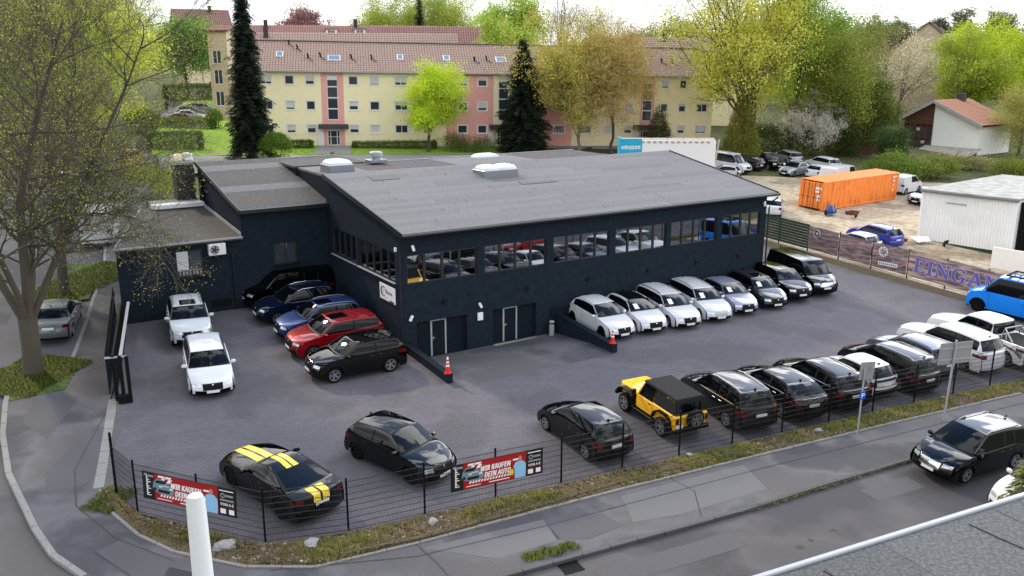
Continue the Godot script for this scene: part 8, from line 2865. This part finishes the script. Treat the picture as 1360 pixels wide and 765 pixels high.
# ------------------------------------------------------------------ the long apartment block
func build_apartments() -> void:
	var o := thing("apartment_block", "long three storey yellow and pink apartment block with brown tiled roof", "building", Vector3.ZERO)
	o.transform = Transform3D(Basis(Vector3.UP, deg_to_rad(10.1)) * Basis(Vector3.BACK, -.0145), Vector3(-30, 4.6, -102.9))
	var rows := [[1.55, 2.5], [4.25, 5.25], [7.15, 8.15]]
	# sections: from, to, colour, windows [x0, x1, kind]
	var secs := [
		[0.0, 7.6, "render_yellow", [[.7, 2.0, 2], [3.5, 4.5, 1], [5.85, 6.85, 1]]],
		[7.6, 10.2, "render_pink", []],
		[10.2, 22.3, "render_yellow", [[10.8, 11.85, 1], [13.25, 14.35, 1], [16.2, 17.7, 2], [19.6, 20.7, 1]]],
		[22.3, 28.1, "render_pink", [[23.75, 24.9, 1], [26.2, 27.3, 1]]],
		[28.1, 30.6, "render_yellow", []],
		[30.6, 38.0, "render_pink", [[31.6, 32.6, 1], [33.6, 34.6, 1], [35.7, 37.1, 2]]],
		[38.0, 46.8, "render_yellow", [[39.0, 40.5, 2], [42.2, 43.2, 1], [44.8, 45.8, 1]]],
		[46.8, 48.6, "render_pink", []],
		[48.6, 56.4, "render_yellow", [[49.5, 50.4, 1], [51.9, 52.8, 1], [54.3, 55.7, 2]]]]
	rng.seed = 99
	for s in secs:
		var holes := []
		for w in s[3]:
			for r in rows: holes.append([w[0], w[1], r[0], r[1]])
		var stair: bool = s[3].is_empty()
		var m: float = (s[0] + s[1]) / 2
		if stair: holes.append([m - .62, m + .62, 3.1, 8.2]); holes.append([m - .75, m + .75, .02, 1.9])
		var mb := MB.new()
		wall(mb, Vector3.ZERO, Vector3.RIGHT, Vector3.BACK, s[0], s[1], 0, 8.8, holes, .16)
		var wl := part("wall", mb, s[2], o)
		for w in s[3]:
			for r in rows:
				var sh := 0.0
				var u := rng.randf()
				if u < .55: sh = rng.randf_range(.3, 1.0)
				window(wl, Vector3((w[0] + w[1]) / 2, (r[0] + r[1]) / 2, -.12), w[1] - w[0], r[1] - r[0], "white_frame", "house_glass", w[2], sh, ["blind", "curtain"][rng.randi() % 2])
				mb = MB.new()
				mb.box(Vector3((w[0] + w[1]) / 2, r[0] - .05, .03), Vector3(w[1] - w[0] + .2, .06, .12))
				for sx in [w[0] - .06, w[1] + .06]: mb.box(Vector3(sx, (r[0] + r[1]) / 2, .004), Vector3(.1, r[1] - r[0] + .1, .02))
				mb.box(Vector3((w[0] + w[1]) / 2, r[1] + .05, .004), Vector3(w[1] - w[0] + .2, .1, .02))
				part("sill", mb, "white_frame", wl)
		if stair:
			for k in 4:
				var y0: float = 3.1 + k * 1.275
				window(wl, Vector3(m, y0 + .637, -.1), 1.24, 1.275, "white_frame", "house_glass", 1, .4 if k == 3 else 0.0, "white_frame")
			mb = MB.new()
			for k in 2:
				mb.box(Vector3(m - .37 + k * .74, .96, -.1), Vector3(.08, 1.86, .08))
			mb.box(Vector3(m, 1.84, -.1), Vector3(1.5, .1, .08)); mb.box(Vector3(m, .1, -.1), Vector3(1.5, .16, .07)); mb.box(Vector3(m, 1.1, -.1), Vector3(1.4, .06, .07))
			mb.box(Vector3(m - .7, .96, -.1), Vector3(.1, 1.86, .08)); mb.box(Vector3(m + .7, .96, -.1), Vector3(.1, 1.86, .08))
			var dr := part("door", mb, "white_frame", wl)
			mb = MB.new()
			mb.quad(Vector3(m - .7, .05, -.11), Vector3(m + .7, .05, -.11), Vector3(m + .7, 1.85, -.11), Vector3(m - .7, 1.85, -.11))
			part("pane", mb, "house_glass", dr)
			mb = MB.new()
			mb.box(Vector3(m, 2.35, .55), Vector3(3.5, .5, 1.2), Basis.IDENTITY, .03)
			part("canopy", mb, "felt_dark", wl)
			mb = MB.new()
			mb.box(Vector3(m - 1.5, .9, .1), Vector3(.7, 1.7, .25), Basis.IDENTITY, .01)
			part("letter_boxes", mb, "white_frame", wl)
	var mb := MB.new()
	wall(mb, Vector3(0, 0, .03), Vector3.RIGHT, Vector3.BACK, -.02, 56.42, -2.5, -.003, [])
	part("plinth", mb, "concrete", o)
	mb = MB.new()
	for k in 9: mb.box(Vector3(2.5 + k * 6.3, -.35, .04), Vector3(.9, .35, .03))
	part("cellar_windows", mb, "house_glass", o)
	# ends and back
	mb = MB.new()
	for x in [0.0, 56.4]:
		var a := Vector3(x, -2.5, 0); var b := Vector3(x, -2.5, -10.4)
		if x > 1: mb.quad(a, b, b + Vector3.UP * 11.3, a + Vector3.UP * 11.3)
		else: mb.quad(b, a, a + Vector3.UP * 11.3, b + Vector3.UP * 11.3)
		if x > 1: mb.tri(Vector3(x, 8.8, 0), Vector3(x, 8.8, -10.4), Vector3(x, 12.0, -5.2))
		else: mb.tri(Vector3(x, 8.8, -10.4), Vector3(x, 8.8, 0), Vector3(x, 12.0, -5.2))
	mb.quad(Vector3(56.4, -2.5, -10.4), Vector3(0, -2.5, -10.4), Vector3(0, 8.8, -10.4), Vector3(56.4, 8.8, -10.4))
	part("wall", mb, "render_yellow", o)
	mb = MB.new()
	mb.quad(Vector3(-.4, 8.68, .55), Vector3(56.8, 8.68, .55), Vector3(56.8, 12.06, -5.2), Vector3(-.4, 12.06, -5.2))
	mb.quad(Vector3(56.8, 8.68, -10.95), Vector3(-.4, 8.68, -10.95), Vector3(-.4, 12.06, -5.2), Vector3(56.8, 12.06, -5.2))
	mb.quad(Vector3(-.4, 8.64, 0.0), Vector3(-.4, 8.64, .55), Vector3(56.8, 8.64, .55), Vector3(56.8, 8.64, 0.0))
	var rf := part("roof", mb, "tile_dark", o)
	mb = MB.new()
	tiles(mb, Vector3(-.4, 8.70, .58), Vector3(56.8, 8.70, .58), Vector3(56.8, 12.08, -5.2), Vector3(-.4, 12.08, -5.2), 176, 16)
	stuff(part("roof_tile", mb, "tile_brown", rf))
	mb = MB.new()
	mb.tube([Vector3(-.4, 8.62, .66), Vector3(56.8, 8.62, .66)], [.09, .09], 6)
	part("gutter", mb, "galv_dull", rf)
	mb = MB.new()
	mb.tube([Vector3(-.4, 12.12, -5.2), Vector3(56.8, 12.12, -5.2)], [.13, .13], 6)
	part("ridge", mb, "tile_dark", rf)
	var sl := Basis(Vector3.RIGHT, atan2(3.38, 5.75))
	for q in [[2.9, .52, .8], [9.2, .42, 1.5], [17.0, .48, .75], [22.6, .48, .8], [29.3, .45, 1.3], [47.6, .46, 1.3], [35.0, .5, .8], [41.0, .5, .8]]:
		var c := Vector3(q[0], lerpf(8.68, 12.06, q[1]) + .1, lerpf(.55, -5.2, q[1]))
		mb = MB.new()
		mb.box(c, Vector3(q[2], .16, 1.15), sl, .02)
		var fr := part("roof_window", mb, "white_frame", rf)
		mb = MB.new()
		mb.box(c + sl * Vector3(0, .085, 0), Vector3(q[2] - .2, .012, .95), sl)
		part("pane", mb, "roof_pane", fr)
	for q in [[6.2, .42], [7.6, .46], [11.2, .42], [13.6, .42], [27.5, .44], [26.0, .4], [50.0, .45], [51.4, .44], [3.9, .88], [4.9, .72]]:
		var c := Vector3(q[0], lerpf(8.68, 12.06, q[1]), lerpf(.55, -5.2, q[1]))
		mb = MB.new()
		mb.tube([c, c + Vector3(0, .35, .05), c + Vector3(-.12, .6, .1)], [.1, .1, .13], 6)
		mb.bar(c + Vector3(.0, .12, .1), c + Vector3(.55, -.22, .75), .07, .05)
		part("vent_pipe", mb, "black_steel", rf)

# a plain pitched-roof house: o at its base, ridge along x; with its own windows
func house(called: String, label: String, at: Vector3, turn: float, l: float, d: float, he: float, hr: float, wallm: String, roofm: String, wins := [], extras := [], group := "houses on the slope behind the apartments") -> Node3D:
	var o := thing(called, label, "house", at, turn, group)
	var mb := MB.new()
	wall(mb, Vector3(-l / 2, 0, d / 2), Vector3.RIGHT, Vector3.BACK, 0, l, -3, he, wins, .12)
	mb.quad(Vector3(l / 2, -3, -d / 2), Vector3(-l / 2, -3, -d / 2), Vector3(-l / 2, he, -d / 2), Vector3(l / 2, he, -d / 2))
	for sx in [-1.0, 1.0]:
		var x: float = sx * l / 2
		var a := Vector3(x, -3, d / 2 * sx); var b := Vector3(x, -3, -d / 2 * sx)
		var up := Vector3.UP * (he + 3)
		mb.quad(a, b, b + up, a + up)
		mb.tri(a + up, b + up, Vector3(x, hr, 0))
	var wl := part("wall", mb, wallm, o)
	for w in wins:
		window(wl, Vector3(-l / 2 + (w[0] + w[1]) / 2, (w[2] + w[3]) / 2, d / 2 - .1), w[1] - w[0], w[3] - w[2], "white_frame", "house_glass", 2)
	mb = MB.new()
	var e := .5
	var dz := d / 2 + e
	var ye := he - (hr - he) * e / (d / 2)
	for sg in [-1.0, 1.0]:
		var n := Vector3(0, d / 2, sg * (hr - he)).normalized() * .16
		var p := [Vector3(-l / 2 - .35, ye, sg * dz), Vector3(l / 2 + .35, ye, sg * dz), Vector3(l / 2 + .35, hr, 0), Vector3(-l / 2 - .35, hr, 0)]
		if sg < 0: p = [p[1], p[0], p[3], p[2]]
		mb.quad(p[0] + n, p[1] + n, p[2] + n, p[3] + n)
		mb.quad(p[0], p[1], p[1] + n, p[0] + n)
		mb.quad(p[1], p[2], p[2] + n, p[1] + n); mb.quad(p[3], p[0], p[0] + n, p[3] + n)
		mb.quad(p[1], p[0], p[3], p[2])
	var rf := part("roof", mb, "tile_dark", o)
	mb = MB.new()
	tiles(mb, Vector3(-l / 2 - .35, ye + .17, dz), Vector3(l / 2 + .35, ye + .17, dz), Vector3(l / 2 + .35, hr + .17, 0), Vector3(-l / 2 - .35, hr + .17, 0), int(l / .42), int(Vector2(d / 2, hr - he).length() / .45), .05)
	stuff(part("roof_tile", mb, roofm, rf))
	for x in extras:
		var f: float = x[2]
		var c := Vector3(x[1], lerpf(ye, hr, f) + .16, lerpf(dz, 0, f))
		mb = MB.new()
		if x[0] == "chimney":
			mb.box(c + Vector3(0, .5, 0), Vector3(.7, 1.9, .6), Basis.IDENTITY, .02)
			part("chimney", mb, "brick_dark", rf)
		elif x[0] == "dormer":
			mb.box(c + Vector3(0, .2, -.3), Vector3(x[3], 1.5, 2.0))
			var dm := part("dormer", mb, "render_white", rf)
			mb = MB.new()
			mb.box(c + Vector3(0, 1.02, -.2), Vector3(x[3] + .4, .14, 2.5), Basis(Vector3.RIGHT, .1), .02)
			part("dormer_roof", mb, "tile_dark", dm)
			window(dm, c + Vector3(0, .3, .72), x[3] * .7, .85, "white_frame", "house_glass", 2)
		else:
			var sl := Basis(Vector3.RIGHT, atan2(hr - he, d / 2))
			mb.box(c + Vector3(0, .1, 0), Vector3(x[3], .16, 1.1), sl, .02)
			part("roof_window", mb, "roof_pane", rf)
	return o
